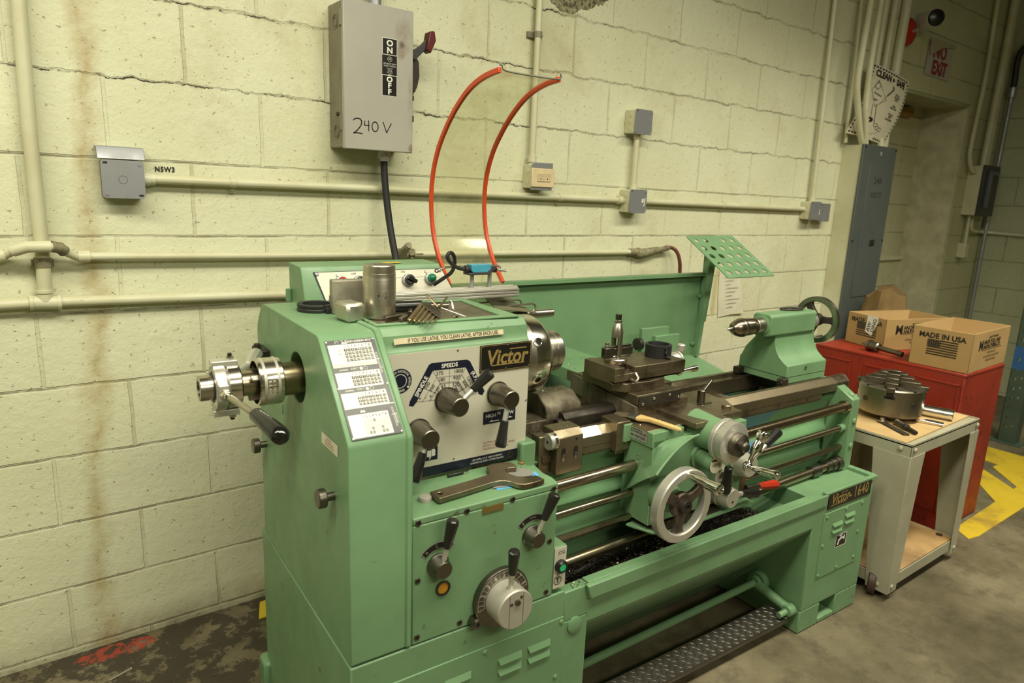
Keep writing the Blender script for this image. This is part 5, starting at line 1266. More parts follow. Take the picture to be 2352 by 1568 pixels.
# ---------------------------------------------------------------- saddle and slides
b = B().box(1.285, 1.66, -0.99, -0.86, 0.776, 0.7985).box(1.334, 1.53, -0.90, -0.62, 0.776, 0.834)
b.prism([(1.48, -1.0), (1.645, -0.985), (1.70, -0.895), (1.70, -0.79), (1.48, -0.79)], 'z', 0.778, 0.8005)
b.box(1.334, 1.66, -0.72, -0.62, 0.780, 0.815)
b.box(1.242, 1.288, -0.925, -0.858, 0.728, 0.808).box(1.255, 1.288, -0.91, -0.86, 0.712, 0.728)
sad = lp('saddle', b, OILY, 0.003)
b = B().prism([(-0.902, 0.790), (-0.902, 0.832), (-0.64, 0.858), (-0.625, 0.856), (-0.625, 0.80), (-0.675, 0.80), (-0.690, 0.785), (-0.702, 0.762), (-0.735, 0.756), (-0.80, 0.757), (-0.83, 0.775)], 'x', 1.324, 1.3355)
lp('saddle_side', b, CASTDIRT, 0.002, sad)
b = B().box(1.412, 1.535, -1.035, -0.845, 0.7965, 0.8125)
lp('way_cover', b, OILY, 0.0015, sad)
lp('brass_plate', B().add([(1.440, -0.885, 0.8150), (1.517, -0.892, 0.8150), (1.522, -0.848, 0.8150), (1.445, -0.838, 0.8150), (1.440, -0.885, 0.8127), (1.517, -0.892, 0.8127), (1.522, -0.848, 0.8127), (1.445, -0.838, 0.8127)], [(0, 1, 2, 3), (0, 1, 5, 4), (1, 2, 6, 5), (2, 3, 7, 6), (3, 0, 4, 7)]), BRASS, 0, sad)
b = B().cyl((1.605, -0.884, 0.80), (1.605, -0.884, 0.838), 0.0115, seg=24, ch=0.002)
b.tube([V((1.605, -0.884, 0.828)), V((1.66, -0.868, 0.852))], [0.0058, 0.0058], 14).ball((1.66, -0.868, 0.852), 0.006, 12).box(1.58, 1.63, -0.905, -0.892, 0.7995, 0.803)
lp('clamp_handle', b, GUNMET, 0, sad)
lp('saddle_plug', B().rev([(0.0135, 0), (0.0135, 0.010), (0.0115, 0.012)], (1.628, -0.958, 0.7995), (0, 0, 1), 24), OILY, 0, sad)
b = B()
for x, y in ((1.318, -0.945), (1.352, -0.99)): b.ringrev([(0.0085, 0), (0.0085, 0.0008), (0.005, 0.0008), (0.005, 0)], (x, y, 0.7985), (0, 0, 1), 20)
lp('recessed_screws', b, OILY, 0, sad)

cs = lp('cross_slide', B().box(1.328, 1.490, -0.902, -0.60, 0.8345, 0.862), OILY, 0.002)
b = B().box(1.330, 1.489, -0.9065, -0.9015, 0.829, 0.8605)
lp('gib_strip', b, DARKIRON, 0.001, cs)
for x, z in ((1.345, 0.838), (1.385, 0.849), (1.446, 0.851), (1.482, 0.840)):
    lp('gib_screw', B().rev([(0.0042, 0), (0.0042, 0.002), (0.003, 0.003)], (x, -0.9065, z), (0, -1, 0), 14), STEELB, 0, cs)
b = B().box(1.332, 1.515, -0.64, -0.36, 0.826, 0.8635)
lp('rear_chip_cover', b, GREENW, 0.002, cs)
sw = lp('compound_swivel', B().prism([(1.295, -0.835), (1.318, -0.866), (1.40, -0.874), (1.468, -0.862), (1.505, -0.815), (1.505, -0.71), (1.295, -0.71)], 'z', 0.862, 0.887), OILY, 0.002)
b = B().prism([(-0.862, 0.893), (-0.862, 0.914), (-0.735, 0.914), (-0.735, 0.893), (-0.755, 0.893), (-0.745, 0.887), (-0.855, 0.887), (-0.842, 0.893)], 'x', 1.278, 1.548)
b.box(1.278, 1.312, -0.862, -0.735, 0.912, 0.932).box(1.350, 1.548, -0.862, -0.735, 0.912, 0.930).box(1.31, 1.352, -0.820, -0.735, 0.912, 0.930)
cps = lp('compound_slide', b, OILY, 0.0025)
lp('slide_key', B().cyl((1.335, -0.866, 0.897), (1.335, -0.885, 0.895), 0.0045).tube([V((1.335, -0.884, 0.895)), V((1.343, -0.884, 0.905)), V((1.343, -0.872, 0.916))], 0.0035, 8), STEEL, 0, cps)
b = B().rev([(0.021, 0), (0.027, 0.010), (0.027, 0.027), (0.025, 0.029), (0.030, 0.030), (0.030, 0.036), (0.0285, 0.038)], (1.548, -0.797, 0.908), (1, 0, 0), 40)
dl = lp('compound_dial', b, ALU)
b = B().tube([V((1.598, -0.797, 0.942)), V((1.598, -0.797, 0.905)), V((1.598, -0.797, 0.872))], [0.0065, 0.0085, 0.0065], 16).ball((1.598, -0.797, 0.905), 0.0125, 20).ball((1.598, -0.797, 0.872), 0.0115, 20)
b.rev([(0.009, 0), (0.0125, 0.005), (0.0125, 0.020), (0.010, 0.023)], (1.598, -0.797, 0.934), (0, 0, 1), 24)
lp('crank', b, ALU, 0, dl)
lp('crank_handle', B().rev([(0.004, 0), (0.0045, 0.012), (0.0075, 0.030), (0.0095, 0.052), (0.0085, 0.062), (0.004, 0.064)], (1.606, -0.797, 0.8735), (1, -0.12, 0.06), 22), CHROME, 0, dl)
# lantern tool post
tx, ty, tz = 1.334, -0.800, 0.9315
b = B().rev([(0.0305, 0), (0.0315, 0.002), (0.0315, 0.010), (0.029, 0.0125)], (tx, ty, tz), (0, 0, 1), 40)
tp = lp('tool_post', b, STEEL)
n_ = 40
b = B()
def postwall(b, r, z0, z1, a0, a1, n, ri=0.0085):
    vs = []; fs = []
    for i in range(n+1):
        a = a0+(a1-a0)*i/n
        c, s_ = math.cos(a), math.sin(a)
        vs += [(tx+r*c, ty+r*s_, z0), (tx+r*c, ty+r*s_, z1), (tx+ri*c, ty+ri*s_, z1), (tx+ri*c, ty+ri*s_, z0)]
    for i in range(n):
        o, q = 4*i, 4*i+4
        fs += [(o, q, q+1, o+1), (o+1, q+1, q+2, o+2), (o+2, q+2, q+3, o+3), (o+3, q+3, q, o)]
    fs += [(0, 1, 2, 3), (4*n, 4*n+3, 4*n+2, 4*n+1)]
    b.add(vs, fs)
# slotted body: two cheeks, front right and back left, then the solid cone
for c in (math.radians(-62), math.radians(118)): postwall(b, 0.0158, tz+0.010, tz+0.072, c-math.radians(58), c+math.radians(58), 14)
b.rev([(0.0158, 0.070), (0.0158, 0.086), (0.0105, 0.108), (0.0090, 0.1095), (0.0105, 0.111), (0.0105, 0.116), (0.008, 0.118)], (tx, ty, tz), (0, 0, 1), 36)
lp('post_column', b, STEEL, 0, tp)
b = B().box(tx-0.0062, tx+0.0062, ty-0.0062, ty+0.0062, tz+0.116, tz+0.134)
lp('clamp_screw', b, GUNMET, 0.001, tp)
b = B().box(1.284, 1.386, -0.812, -0.797, 0.952, 0.973).box(1.284, 1.312, -0.815, -0.795, 0.947, 0.976).box(1.30, 1.384, -0.808, -0.799, 0.973, 0.980)
th_ = lp('tool_holder', b, GUNMET, 0.0015, tp)
lp('holder_screw', B().cyl((1.294, -0.805, 0.976), (1.294, -0.805, 0.983), 0.0065, seg=6).box(1.2895, 1.2985, -0.8095, -0.8005, 0.983, 0.990), STEEL, 0.0005, tp)
lp('rocker', B().box(1.29, 1.38, -0.812, -0.795, 0.9435, 0.9515), STEELB, 0.001, tp)

# ---------------------------------------------------------------- apron
b = B().box(1.29, 1.66, -1.008, -0.905, 0.545, 0.776)
b.prism([(-1.008, 0.545), (-1.008, 0.60), (-1.012, 0.60), (-1.012, 0.545)], 'x', 1.29, 1.34)
apr = lp('apron', b, GREENW, 0.004)
lp('oil_block', B().box(1.286, 1.40, -1.008, -0.905, 0.757, 0.7975).box(1.262, 1.292, -0.93, -0.902, 0.752, 0.80), GREENW, 0.002, apr)
M = leftf(1.2855, 0, 0)
b = B().quad2(M, [(0.917, 0.7660), (0.938, 0.7655), (0.972, 0.7645), (0.9885, 0.7658), (0.9905, 0.7785), (0.9885, 0.7945), (0.966, 0.7955), (0.935, 0.7958), (0.917, 0.7950), (0.9155, 0.781)], 0.0006)
b.mat(1).text('TURN KNOB FOR LUB.', leftf(1.2855, -0.953, 0.785), 0.0088, 0.0010, sx=0.72, bold=0.0001).text('10 MIN. EVERY 4 HRS.', leftf(1.2855, -0.953, 0.7735), 0.0088, 0.0010, sx=0.72, bold=0.0001)
b.rect2(M, 0.919, 0.926, 0.789, 0.794, 0.0009).rect2(M, 0.93, 0.97, 0.7905, 0.7925, 0.0009)
lp('lube_plate', b, [ALU, INK], 0, apr)
b = B()
fr = [(1.405, 0.789), (1.38, 0.786), (1.35, 0.775), (1.318, 0.757), (1.285, 0.731), (1.262, 0.708)]
bkc = [(1.33, -1.008, 0.772), (1.31, -1.008, 0.765), (1.292, -1.0, 0.752), (1.288, -0.978, 0.715), (1.287, -0.948, 0.660), (1.284, -0.915, 0.603)]
rows = []
for (x, z), q in zip(fr, bkc):
    f_ = V((x, -1.052, z)); g_ = V(q)
    rows.append([f_.lerp(g_, t/4)+V((0, 0, 0.005*math.sin(PI*t/4))) for t in range(5)])
b.sheet(rows, 0.003)
b.tube([V((x, -1.052, z)) for x, z in fr], 0.0035, 8, 3)
lp('chip_deflector', b, GREENW, 0, apr)
b = B().prism([(1.272, -0.95), (1.300, -1.022), (1.33, -1.042), (1.70, -1.034), (1.70, -0.95)], 'z', 0.522, 0.531)
lp('apron_shelf', b, GREENW, 0.003, apr)
lp('drip_chips', B().prism([(1.292, -0.95), (1.308, -1.018), (1.335, -1.034), (1.56, -1.028), (1.56, -0.95)], 'z', 0.530, 0.5355), flat('oily_black_grit', (0.03, 0.024, 0.016), 0.35), 0, apr)
lp('apron_screw', B().ringrev([(0.0075, 0), (0.0075, 0.001), (0.004, 0.001), (0.004, 0)], (1.2895, -0.96, 0.720), (-1, 0, 0), 18), GREENW, 0, apr)
# carriage handwheel
hc = V((1.3180, -1.092, 0.6330))
lp('handwheel_boss', B().rev([(0.040, 0), (0.040, 0.020), (0.036, 0.024), (0.036, 0.045), (0.028, 0.054)], (hc.x+0.006, -1.008, hc.z-0.002), (0, -1, 0), 36), GREENW, 0, apr)
b = B()
rp = [(0.0965, -0.012), (0.0965, 0.010), (0.0935, 0.0135), (0.0765, 0.0135), (0.0735, 0.010), (0.0735, -0.008), (0.078, -0.013)]
b.ringrev(rp, hc, (0, -1, 0), 72)
hw = lp('carriage_handwheel', b, ALU)
b = B().rev([(0.033, -0.012), (0.033, 0.004), (0.030, 0.006)], hc, (0, -1, 0), 36)
for a in (25, 148, 265):
    a = math.radians(a); d = V((math.cos(a), 0, math.sin(a)))
    n_ = V((-math.sin(a), 0, math.cos(a)))
    st = [(0.026, 0.016), (0.045, 0.0125), (0.062, 0.014), (0.077, 0.024)]
    vs = []; fs = []
    for r_, w_ in st:
        for (sx_, sy_) in ((-1, -0.010), (1, -0.010), (1, 0.004), (-1, 0.004)): vs.append(hc+d*r_+n_*w_*sx_+V((0, -sy_ - 0.002, 0)))
    for i in range(3):
        for k in range(4): fs.append((4*i+k, 4*i+(k+1) % 4, 4*i+4+(k+1) % 4, 4*i+4+k))
    fs += [(0, 1, 2, 3), (12, 15, 14, 13)]
    b.add(vs, fs)
part('spokes', b, metal('stained_spokes', (0.16, 0.12, 0.09), 0.45, (0.05, 0.04, 0.03), 20, 0.6, None, (0.30, 0.12, 0.08), -0.02), hw, 0.003)
part('hub', B().rev([(0.0195, 0.0), (0.0195, 0.018), (0.017, 0.020), (0.007, 0.020), (0.007, 0.017), (0.003, 0.016)], hc, (0, -1, 0), 32), DARKIRON, hw)
part('handle', B().rev([(0.0075, 0), (0.0085, 0.010), (0.0125, 0.045), (0.0125, 0.068), (0.0145, 0.088), (0.0145, 0.096), (0.012, 0.099), (0.009, 0.099), (0.008, 0.095)], (hc.x+0.002, -1.103, hc.z+0.084), (0.0, -1, -0.02), 26), CHROME, hw)
# cross feed dial and ball crank
cx, cz = 1.492, 0.766
lp('cross_feed_bracket', B().rev([(0.050, -0.03), (0.048, 0.0), (0.0455, 0.030), (0.0455, 0.062)], (cx-0.012, -1.0, cz+0.008), (0.01/0.06*0.6, -1, -0.05), 36), GREENW)
b = B().rev([(0.0545, 0), (0.0575, 0.002), (0.0575, 0.012), (0.0555, 0.0135), (0.0545, 0.0135), (0.0545, 0.031), (0.0555, 0.032), (0.0555, 0.040), (0.052, 0.042)], (cx, -1.058, cz), (0, -1, 0), 64)
cd_ = lp('cross_feed_dial', b, ALU)
b = B()
for i in range(60):
    a = 2*PI*i/60
    c, s_ = math.cos(a), math.sin(a)
    L = 0.010 if i % 5 == 0 else 0.006
    t_ = V((-s_, 0, c))*0.0004; r_ = V((c, 0, s_))*0.0548
    p_ = V((cx, -1.0715, cz))+r_
    b.add([p_-t_, p_+t_, p_+t_+V((0, -L, 0)), p_-t_+V((0, -L, 0))], [(0, 1, 2, 3)])
part('graduations', b, INK, cd_)
part('knurled_knob', B().rev([(0.0300, 0.042), (0.0310, 0.044), (0.0310, 0.061), (0.029, 0.063), (0.0150, 0.063), (0.0150, 0.075), (0.011, 0.079)], (cx, -1.058, cz), (0, -1, 0), 40), GUNMET, cd_)
cy = -1.146
cc = V((cx, cy, cz-0.004)); e1 = V((0.045, -0.012, 0.058)); e2 = V((-0.004, 0.004, -0.062))
p1 = cc+V((0.043, -0.006, 0.044)); dv = V((-0.48, 0.05, -0.88)).normalized()
b = B().rev([(0.0155, 0), (0.0165, 0.002), (0.0165, 0.014), (0.0105, 0.026), (0.0135, 0.042), (0.0135, 0.056), (0.0070, 0.067), (0.0062, 0.086), (0.0080, 0.092)], p1, dv, 30)
pe = p1+dv*0.097
b.ball(pe, 0.0135, 24)
b.mat(1).cyl(p1+dv*0.049+V((0, -0.012, 0)), p1+dv*0.049+V((0, -0.0140, 0)), 0.0042, seg=14)
part('ball_crank', b, [CHROME, HOLE], cd_)
part('crank_handle', B().rev([(0.0060, 0.010), (0.0060, 0.015), (0.0080, 0.019), (0.0102, 0.042), (0.0102, 0.060), (0.0122, 0.070), (0.0122, 0.079), (0.010, 0.082)], pe, V((0.20, -1, 0.02)), 26), CHROME, cd_)
# feed selector
b = B().rev([(0.034, 0), (0.034, 0.008), (0.025, 0.010), (0.025, 0.058)], (1.468, -1.006, 0.704), (0.02, -1, -0.05), 32)
fs_ = lp('feed_selector', b, GREENW)
M = front(1.4695, -1.0660, 0.7005)
b = B().disc2(M, 0, 0, 0.0245, 0.0002, 32)
b.mat(1).rect2(M, -0.018, 0.018, 0.009, 0.0145, 0.0005).line2(M, [(-0.017, -0.002), (-0.011, -0.002), (-0.009, 0.003), (-0.006, -0.007), (-0.003, 0.003), (0, -0.007), (0.003, 0.003), (0.005, -0.002), (0.008, -0.002)], 0.0012, 0.0005)
b.disc2(M, 0.013, -0.001, 0.0042, 0.0005, 16, 0.003).rect2(M, 0.0124, 0.0136, -0.010, 0.006, 0.0005)
part('symbol_plate', b, [PAPERW, INK], fs_)
b = B().rev([(0.022, 0), (0.022, 0.004)], (1.536, -1.030, 0.640), (0, -1, 0), 28)
M = front(0, -1.0352, 0)
b.mat(0).quad2(M, rrect(1.516, 1.556, 0.602, 0.676, 0.018, 6), -0.004)
b.mat(1).text('H', front(1.540, -1.0352, 0.622), 0.017, 0.0006).disc2(M, 1.53, 0.66, 0.006, 0.0003, 16, 0.004).mat(2).disc2(M, 1.54, 0.645, 0.008, 0.0006, 20)
part('second_symbol_plate', b, [PAPERW, INK, GUNMET], fs_)
part('selector_grip', hexgrip(B(), (1.530, -1.062, 0.680), (1.540, -1.052, 0.600), 0.011, 0.0155), BLACKP, fs_, angle=20)
lever('clutch_lever', B().rev([(0.040, 0), (0.040, 0.006), (0.036, 0.010), (0.031, 0.042), (0.028, 0.045)], (1.642, -1.008, 0.652), (0, -1, 0), 40), ALUC, (1.645, -1.042, 0.662), (0.098, -0.012, 0.078), 0.072, 0.060, 0.0065, 0.0105, 0.0150)
h = lever('half_nut_lever', B().rev([(0.034, 0), (0.034, 0.012), (0.0315, 0.014), (0.0275, 0.048), (0.0255, 0.050)], (1.566, -1.010, 0.577), (0.03, -1, 0), 40), ALUC, (1.580, -1.046, 0.583), (0.115, 0.0, -0.022), 0.040, 0.078, 0.0080, 0.0105, 0.0150)
part('pin_hole', B().cyl((1.566, -1.0602, 0.568), (1.566, -1.0606, 0.568), 0.0035, seg=12), HOLE, h)
b = B().box(1.662, 1.700, -1.0, -0.95, 0.545, 0.635)
sl_ = lp('control_lever_bracket', b, metal('oil_stained_bracket', (0.17, 0.10, 0.035), 0.35, (0.06, 0.05, 0.03), 14, 0.3), 0.003)
lever('start_lever', B().cyl((1.695, -1.003, 0.556), (1.715, -1.003, 0.553), 0.012, seg=20), GUNMET, (1.705, -1.003, 0.558), (0.18, 0.01, -0.030), 0.062, 0.098, 0.0075, 0.0095, 0.0150, REDP, GUNMET)

# ---------------------------------------------------------------- tailstock
b = B().prism([(-0.874, 0.797), (-0.874, 0.858), (-0.858, 0.866), (-0.838, 0.882), (-0.824, 0.902), (-0.816, 0.926), (-0.815, 0.962), (-0.748, 0.962), (-0.735, 0.932), (-0.705, 0.895), (-0.690, 0.862), (-0.684, 0.855), (-0.684, 0.797)], 'x', 2.03, 2.250)
# flare of the base towards the operator end
ts = lp('tailstock', b, GREENW, 0.003)
b = B().prism([(-0.823, 0.952), (-0.824, 1.014), (-0.816, 1.022), (-0.762, 1.022), (-0.752, 1.012), (-0.752, 0.952), (-0.772, 0.945), (-0.806, 0.945)], 'x', 1.985, 2.238)
part('barrel_housing', b, GREENW, ts, 0.004)
part('joint_line', B().box(2.029, 2.251, -0.8745, -0.684, 0.8195, 0.8205), HOLE, ts)
part('base_screw', B().ringrev([(0.006, 0), (0.006, 0.001), (0.0035, 0.001), (0.0035, 0)], (2.130, -0.8742, 0.842), (0, -1, 0), 18), DARKIRON, ts)
b = B()
for y in (-0.868, -0.694): b.box(2.005, 2.032, y-0.014, y+0.012, 0.796, 0.818).cyl((2.005, y-0.006, 0.807), (2.0, y-0.006, 0.807), 0.005).cyl((2.005, y+0.006, 0.811), (2.0, y+0.006, 0.811), 0.004)
part('way_wiper', b, DARKIRON, ts, 0.002)
ay, azz = -0.788, 0.983
part('barrel_flange', B().rev([(0.0325, 0), (0.0325, 0.004), (0.030, 0.005)], (1.985, ay, azz), (-1, 0, 0), 40), GREENW, ts)
part('quill', B().rev([(0.0265, 0), (0.0265, 0.040), (0.025, 0.0415)], (1.985, ay, azz), (-1, 0, 0), 40), STEEL, ts)
b = B().rev([(0.0175, 0), (0.0175, 0.014), (0.024, 0.016), (0.0245, 0.018)], (1.945, ay, azz), (-1, 0, 0), 36)
b.rev([(0.0265, 0.018), (0.0272, 0.019), (0.0272, 0.058), (0.026, 0.060)], (1.945, ay, azz), (-1, 0, 0), 40)
for i in range(14):
    a = 2*PI*i/14
    b.box(-0.0006, 0.0006, -0.0006, 0.0006, 0, 0)if 0 else None
b.rev([(0.0305, 0.060), (0.0305, 0.068), (0.0265, 0.071), (0.0262, 0.084), (0.021, 0.097), (0.012, 0.104), (0.011, 0.107)], (1.945, ay, azz), (-1, 0, 0), 40)
dc = part('drill_chuck', b, metal('drill_chuck_steel', (0.34, 0.29, 0.22), 0.27, (0.25, 0.21, 0.15)), ts)
b = B()
for i in range(40):
    a = 2*PI*i/40
    c = V((1.945-0.064, ay+0.0300*math.cos(a), azz+0.0300*math.sin(a)))
    d = V((0, math.cos(a), math.sin(a)))
    b.cyl(c-d*0.001+V((0.004, 0, 0)), c-d*0.001+V((-0.0045, 0, 0)), 0.0017, seg=6)
for i in range(12):
    a = 2*PI*i/12+0.2
    d = V((0, math.cos(a), math.sin(a)))
    c = V((1.945-0.022, ay, azz))+d*0.0270
    b.cyl(c, c+V((-0.034, 0, 0)), 0.0011, seg=6)
for a in (0.4, 2.5, 4.6):
    d = V((0, -math.cos(a), math.sin(a)))
    c = V((1.945-0.080, ay, azz))+d*0.0262
    b.mat(1).cyl(c, c+d*0.0006, 0.0035, seg=12).mat(0)
    b.cyl(V((1.850, ay, azz))+d*0.006, V((1.834, ay, azz))+d*0.004, 0.0035, seg=10)
part('chuck_teeth', b, [GUNMET, HOLE], ts)
b = B(); pr_ = []
for i in range(13):
    r_ = 0.0052 if i % 4 < 2 else 0.0040
    pr_.append((r_, i*0.002))
pr_.append((0.0005, 0.030))
part('drill_bit', B().rev(pr_, (1.842, ay, azz), (-1, 0, 0), 14), STEELB, ts)
wc = V((2.298, ay, 0.980))
part('wheel_shaft', B().cyl((2.235, ay, 0.978), (2.275, ay, 0.978), 0.024, seg=28).cyl((2.275, ay, 0.978), (2.305, ay, 0.980), 0.016, seg=24), ALU, ts)
b = B().ringrev([(0.082, -0.009), (0.082, 0.008), (0.079, 0.011), (0.066, 0.011), (0.0635, 0.008), (0.0635, -0.008), (0.066, -0.010)], wc, (1, 0, 0), 64)
part('handwheel_rim', b, metal('handwheel_steel', (0.40, 0.38, 0.33), 0.3, (0.24, 0.22, 0.18), 8), ts)
b = B().rev([(0.022, -0.012), (0.022, 0.012)], wc, (1, 0, 0), 28)
for a in (55, 175, 290):
    a = math.radians(a); d = V((0, math.cos(a), math.sin(a))); n_ = V((0, -math.sin(a), math.cos(a)))
    vs = []; fs = []
    for r_, w_ in ((0.016, 0.013), (0.038, 0.011), (0.055, 0.012), (0.067, 0.019)):
        for sx_, sy_ in ((-1, -0.007), (1, -0.007), (1, 0.007), (-1, 0.007)): vs.append(wc+d*r_+n_*w_*sx_+V((sy_, 0, 0)))
    for i in range(3):
        for k in range(4): fs.append((4*i+k, 4*i+(k+1) % 4, 4*i+4+(k+1) % 4, 4*i+4+k))
    fs += [(0, 1, 2, 3), (12, 15, 14, 13)]; b.add(vs, fs)
part('handwheel_spokes', b, DARKIRON, ts, 0.002)
part('wheel_handle', B().rev([(0.007, 0), (0.010, 0.02), (0.012, 0.05), (0.006, 0.064)], (2.308, ay+0.01, 0.905), (1, 0, 0), 20), GUNMET, ts)

# ---------------------------------------------------------------- spindle nose chuck
ca = (-0.775, 0.979)
b = B().rev([(0.094, 0), (0.100, 0.003), (0.100, 0.045)], (0.966, ca[0], ca[1]), (1, 0, 0), 72)
ck = lp('collet_chuck', b, metal('pale_turned_ring', (0.66, 0.64, 0.57), 0.3, (0.58, 0.56, 0.49)))
b = B().rev([(0.1002, 0.045), (0.1002, 0.083), (0.097, 0.090), (0.090, 0.098), (0.070, 0.104), (0.05, 0.106)], (0.966, ca[0], ca[1]), (1, 0, 0), 72)
part('chuck_body', b, STEELB, ck)
b = B().rev([(0.046, 0.104), (0.0505, 0.106), (0.0525, 0.112), (0.0525, 0.145), (0.0505, 0.148), (0.0502, 0.150), (0.0525, 0.152), (0.0525, 0.166), (0.049, 0.170), (0.020, 0.170), (0.019, 0.160)], (0.966, ca[0], ca[1]), (1, 0, 0), 56)
b.mat(1).rev([(0.0475, 0.1045), (0.0512, 0.1065)], (0.966, ca[0], ca[1]), (1, 0, 0), 40, False)
part('nose_cap', b, [STEEL, DARKIRON], ck)
for a in (30, -25, 150):
    a = math.radians(a); d = V((0, -math.cos(a), math.sin(a)))
    c = V((0.966+0.054, ca[0], ca[1]))+d*0.0985
    b = B().ringrev([(0.0145, 0), (0.0145, 0.0036), (0.0120, 0.0044), (0.0082, 0.0044), (0.0082, 0)], c, d, 28)
    b.mat(1).rev([(0.0084, 0.001), (0.0084, 0.0024)], c, d, 6)
    part('cam_socket', b, [STEELB, HOLE], ck)

# ---------------------------------------------------------------- collet closer on the outboard end of the spindle
sp = (-0.775, 0.985)
def sx_(x): return V((x, sp[0], sp[1]))
b = B().rev([(0.0345, 0), (0.0345, 0.10)], sx_(0.395), (1, 0, 0), 40)
cl = lp('collet_closer', b, metal('oil_browned_tube', (0.34, 0.27, 0.17), 0.28, (0.25, 0.19, 0.11), 6))
b = B().ringrev([(0.0435, 0), (0.0470, 0.001), (0.0480, 0.003), (0.0480, 0.046), (0.046, 0.048), (0.035, 0.048), (0.035, 0.043), (0.0435, 0.043)], sx_(0.383), (1, 0, 0), 56)
b.mat(1)
for x in (0.391, 0.417): b.ringrev([(0.0478, 0), (0.0484, 0.0005), (0.0484, 0.0055), (0.0478, 0.006)], sx_(x), (1, 0, 0), 56)
drum = part('drum', b, [STEELB, ALUC], cl)
b = B()
for k, s_ in enumerate(('SKINNER', 'CREANOR')):
    for i, c_ in enumerate(s_):
        a = math.radians(22-i*9); d = V((0, -math.cos(a), math.sin(a)))
        c = sx_(0.409-0.008*k)+d*0.0483
        b.text(c_, basis(c, V((0, math.sin(a), math.cos(a)))*-1, (1, 0, 0)), 0.0085, 0.0002)
part('drum_lettering', b, flat('etched_letters', (0.70, 0.68, 0.60), 0.5), cl)
b = B().rev([(0.0252, 0), (0.0252, 0.075)], sx_(0.34), (1, 0, 0), 36)
part('draw_tube', b, ROD, cl)
b = B()
for a in (30, 150, 270):
    a = math.radians(a); d = V((0, -math.cos(a), math.sin(a))); n_ = V((0, math.sin(a), math.cos(a)))
    c = sx_(0.379)+d*0.030
    M_ = Matrix(((1, d.x, n_.x, c.x), (0, d.y, n_.y, c.y), (0, d.z, n_.z, c.z), (0, 0, 0, 1)))
    st = len(b.v); b.box(-0.010, 0.020, -0.010, 0.006, -0.007, 0.007).xf(M_, st)
part('toggle_fingers', b, STEEL, cl, 0.003)
b = B().ringrev([(0.026, 0), (0.040, 0), (0.044, 0.003), (0.044, 0.024), (0.040, 0.027), (0.026, 0.027)], sx_(0.326), (1, 0, 0), 48)
part('bearing_collar', b, STEELB, cl)
b = B()
# yoke ring with four lugs
b.ringrev([(0.0325, 0), (0.043, 0), (0.045, 0.002), (0.045, 0.020), (0.043, 0.022), (0.0325, 0.022)], sx_(0.304), (1, 0, 0), 48)
b.box(0.302, 0.350, sp[0]-0.014, sp[0]+0.014, sp[1]+0.041, sp[1]+0.053).box(0.302, 0.350, sp[0]-0.014, sp[0]+0.014, sp[1]-0.058, sp[1]-0.045)
b.box(0.306, 0.324, sp[0]-0.055, sp[0]-0.04, sp[1]-0.016, sp[1]+0.016).box(0.304, 0.322, sp[0]+0.035, sp[0]+0.062, sp[1]-0.012, sp[1]+0.018)
b.prism([(sp[0]-0.043, sp[1]-0.01), (sp[0]-0.014, sp[1]-0.045), (sp[0]+0.014, sp[1]-0.045), (sp[0]+0.043, sp[1]-0.01), (sp[0]+0.034, sp[1]-0.01), (sp[0], sp[1]-0.034), (sp[0]-0.034, sp[1]-0.01)], 'x', 0.304, 0.324)
b.prism([(sp[0]-0.043, sp[1]+0.01), (sp[0]-0.014, sp[1]+0.045), (sp[0]+0.014, sp[1]+0.045), (sp[0]+0.043, sp[1]+0.01), (sp[0]+0.034, sp[1]+0.01), (sp[0], sp[1]+0.034), (sp[0]-0.034, sp[1]+0.01)], 'x', 0.304, 0.324)
part('yoke', b, ALU, cl, 0.002)
b = B()
for s_, z0 in ((1, sp[1]+0.053), (-1, sp[1]-0.058)):
    b.hexa((0.338, sp[0], z0), (0.338, sp[0], z0+s_*0.007), 0.0075)
    b.mat(1).cyl((0.338, sp[0], z0+s_*0.007), (0.338, sp[0], z0+s_*0.012), 0.0042, seg=12).mat(0)
part('pivot_bolts', b, [STEELB, BLACKP], cl)
b = B().ringrev([(0.0155, 0), (0.0235, 0), (0.0245, 0.001), (0.0245, 0.026), (0.0155, 0.026)], sx_(0.279), (1, 0, 0), 40)
b.mat(1).rev([(0.0156, 0.020), (0.0156, 0.021)], sx_(0.279), (1, 0, 0), 30).rev([(0.030, 0.024), (0.031, 0.030)], sx_(0.279), (1, 0, 0), 40)
part('tube_end', b, [STEEL, BLACKR], cl)
# closer handle towards the operator
h0 = V((0.316, -0.826, 0.984)); h1 = V((0.346, -0.925, 0.970)); h2 = V((0.368, -1.012, 0.951))
part('handle_nut', B().hexa(h0, h0+(h1-h0).normalized()*0.010, 0.0105).cyl(h0+(h1-h0).normalized()*0.010, h0+(h1-h0).normalized()*0.016, 0.0085), STEELB, cl)
part('handle_rod', B().cyl(h0, h1+(h2-h1)*0.2, 0.0060, seg=18), STEEL, cl)
d = (h2-h1).normalized(); L = (h2-h1).length
part('handle_grip', B().rev([(0.0115, 0), (0.0130, 0.003), (0.0170, L-0.012), (0.0168, L-0.006), (0.0145, L+0.003), (0.0085, L+0.009), (0.001, L+0.0105)], h1, d, 36), flat('glossy_black_grip', (0.008, 0.008, 0.008), 0.07, 0, 0.6), cl)
b = B().box(0.437, 0.447, -0.565, -0.52, 0.968, 0.992)
b.cyl((0.352, sp[0]+0.03, sp[1]+0.012), (0.425, -0.60, 0.985), 0.0075).tube([V((0.40, -0.66, 0.99)), V((0.43, -0.60, 1.0))], [0.012, 0.015], 8)
part('link_arm', b, ALU, cl)
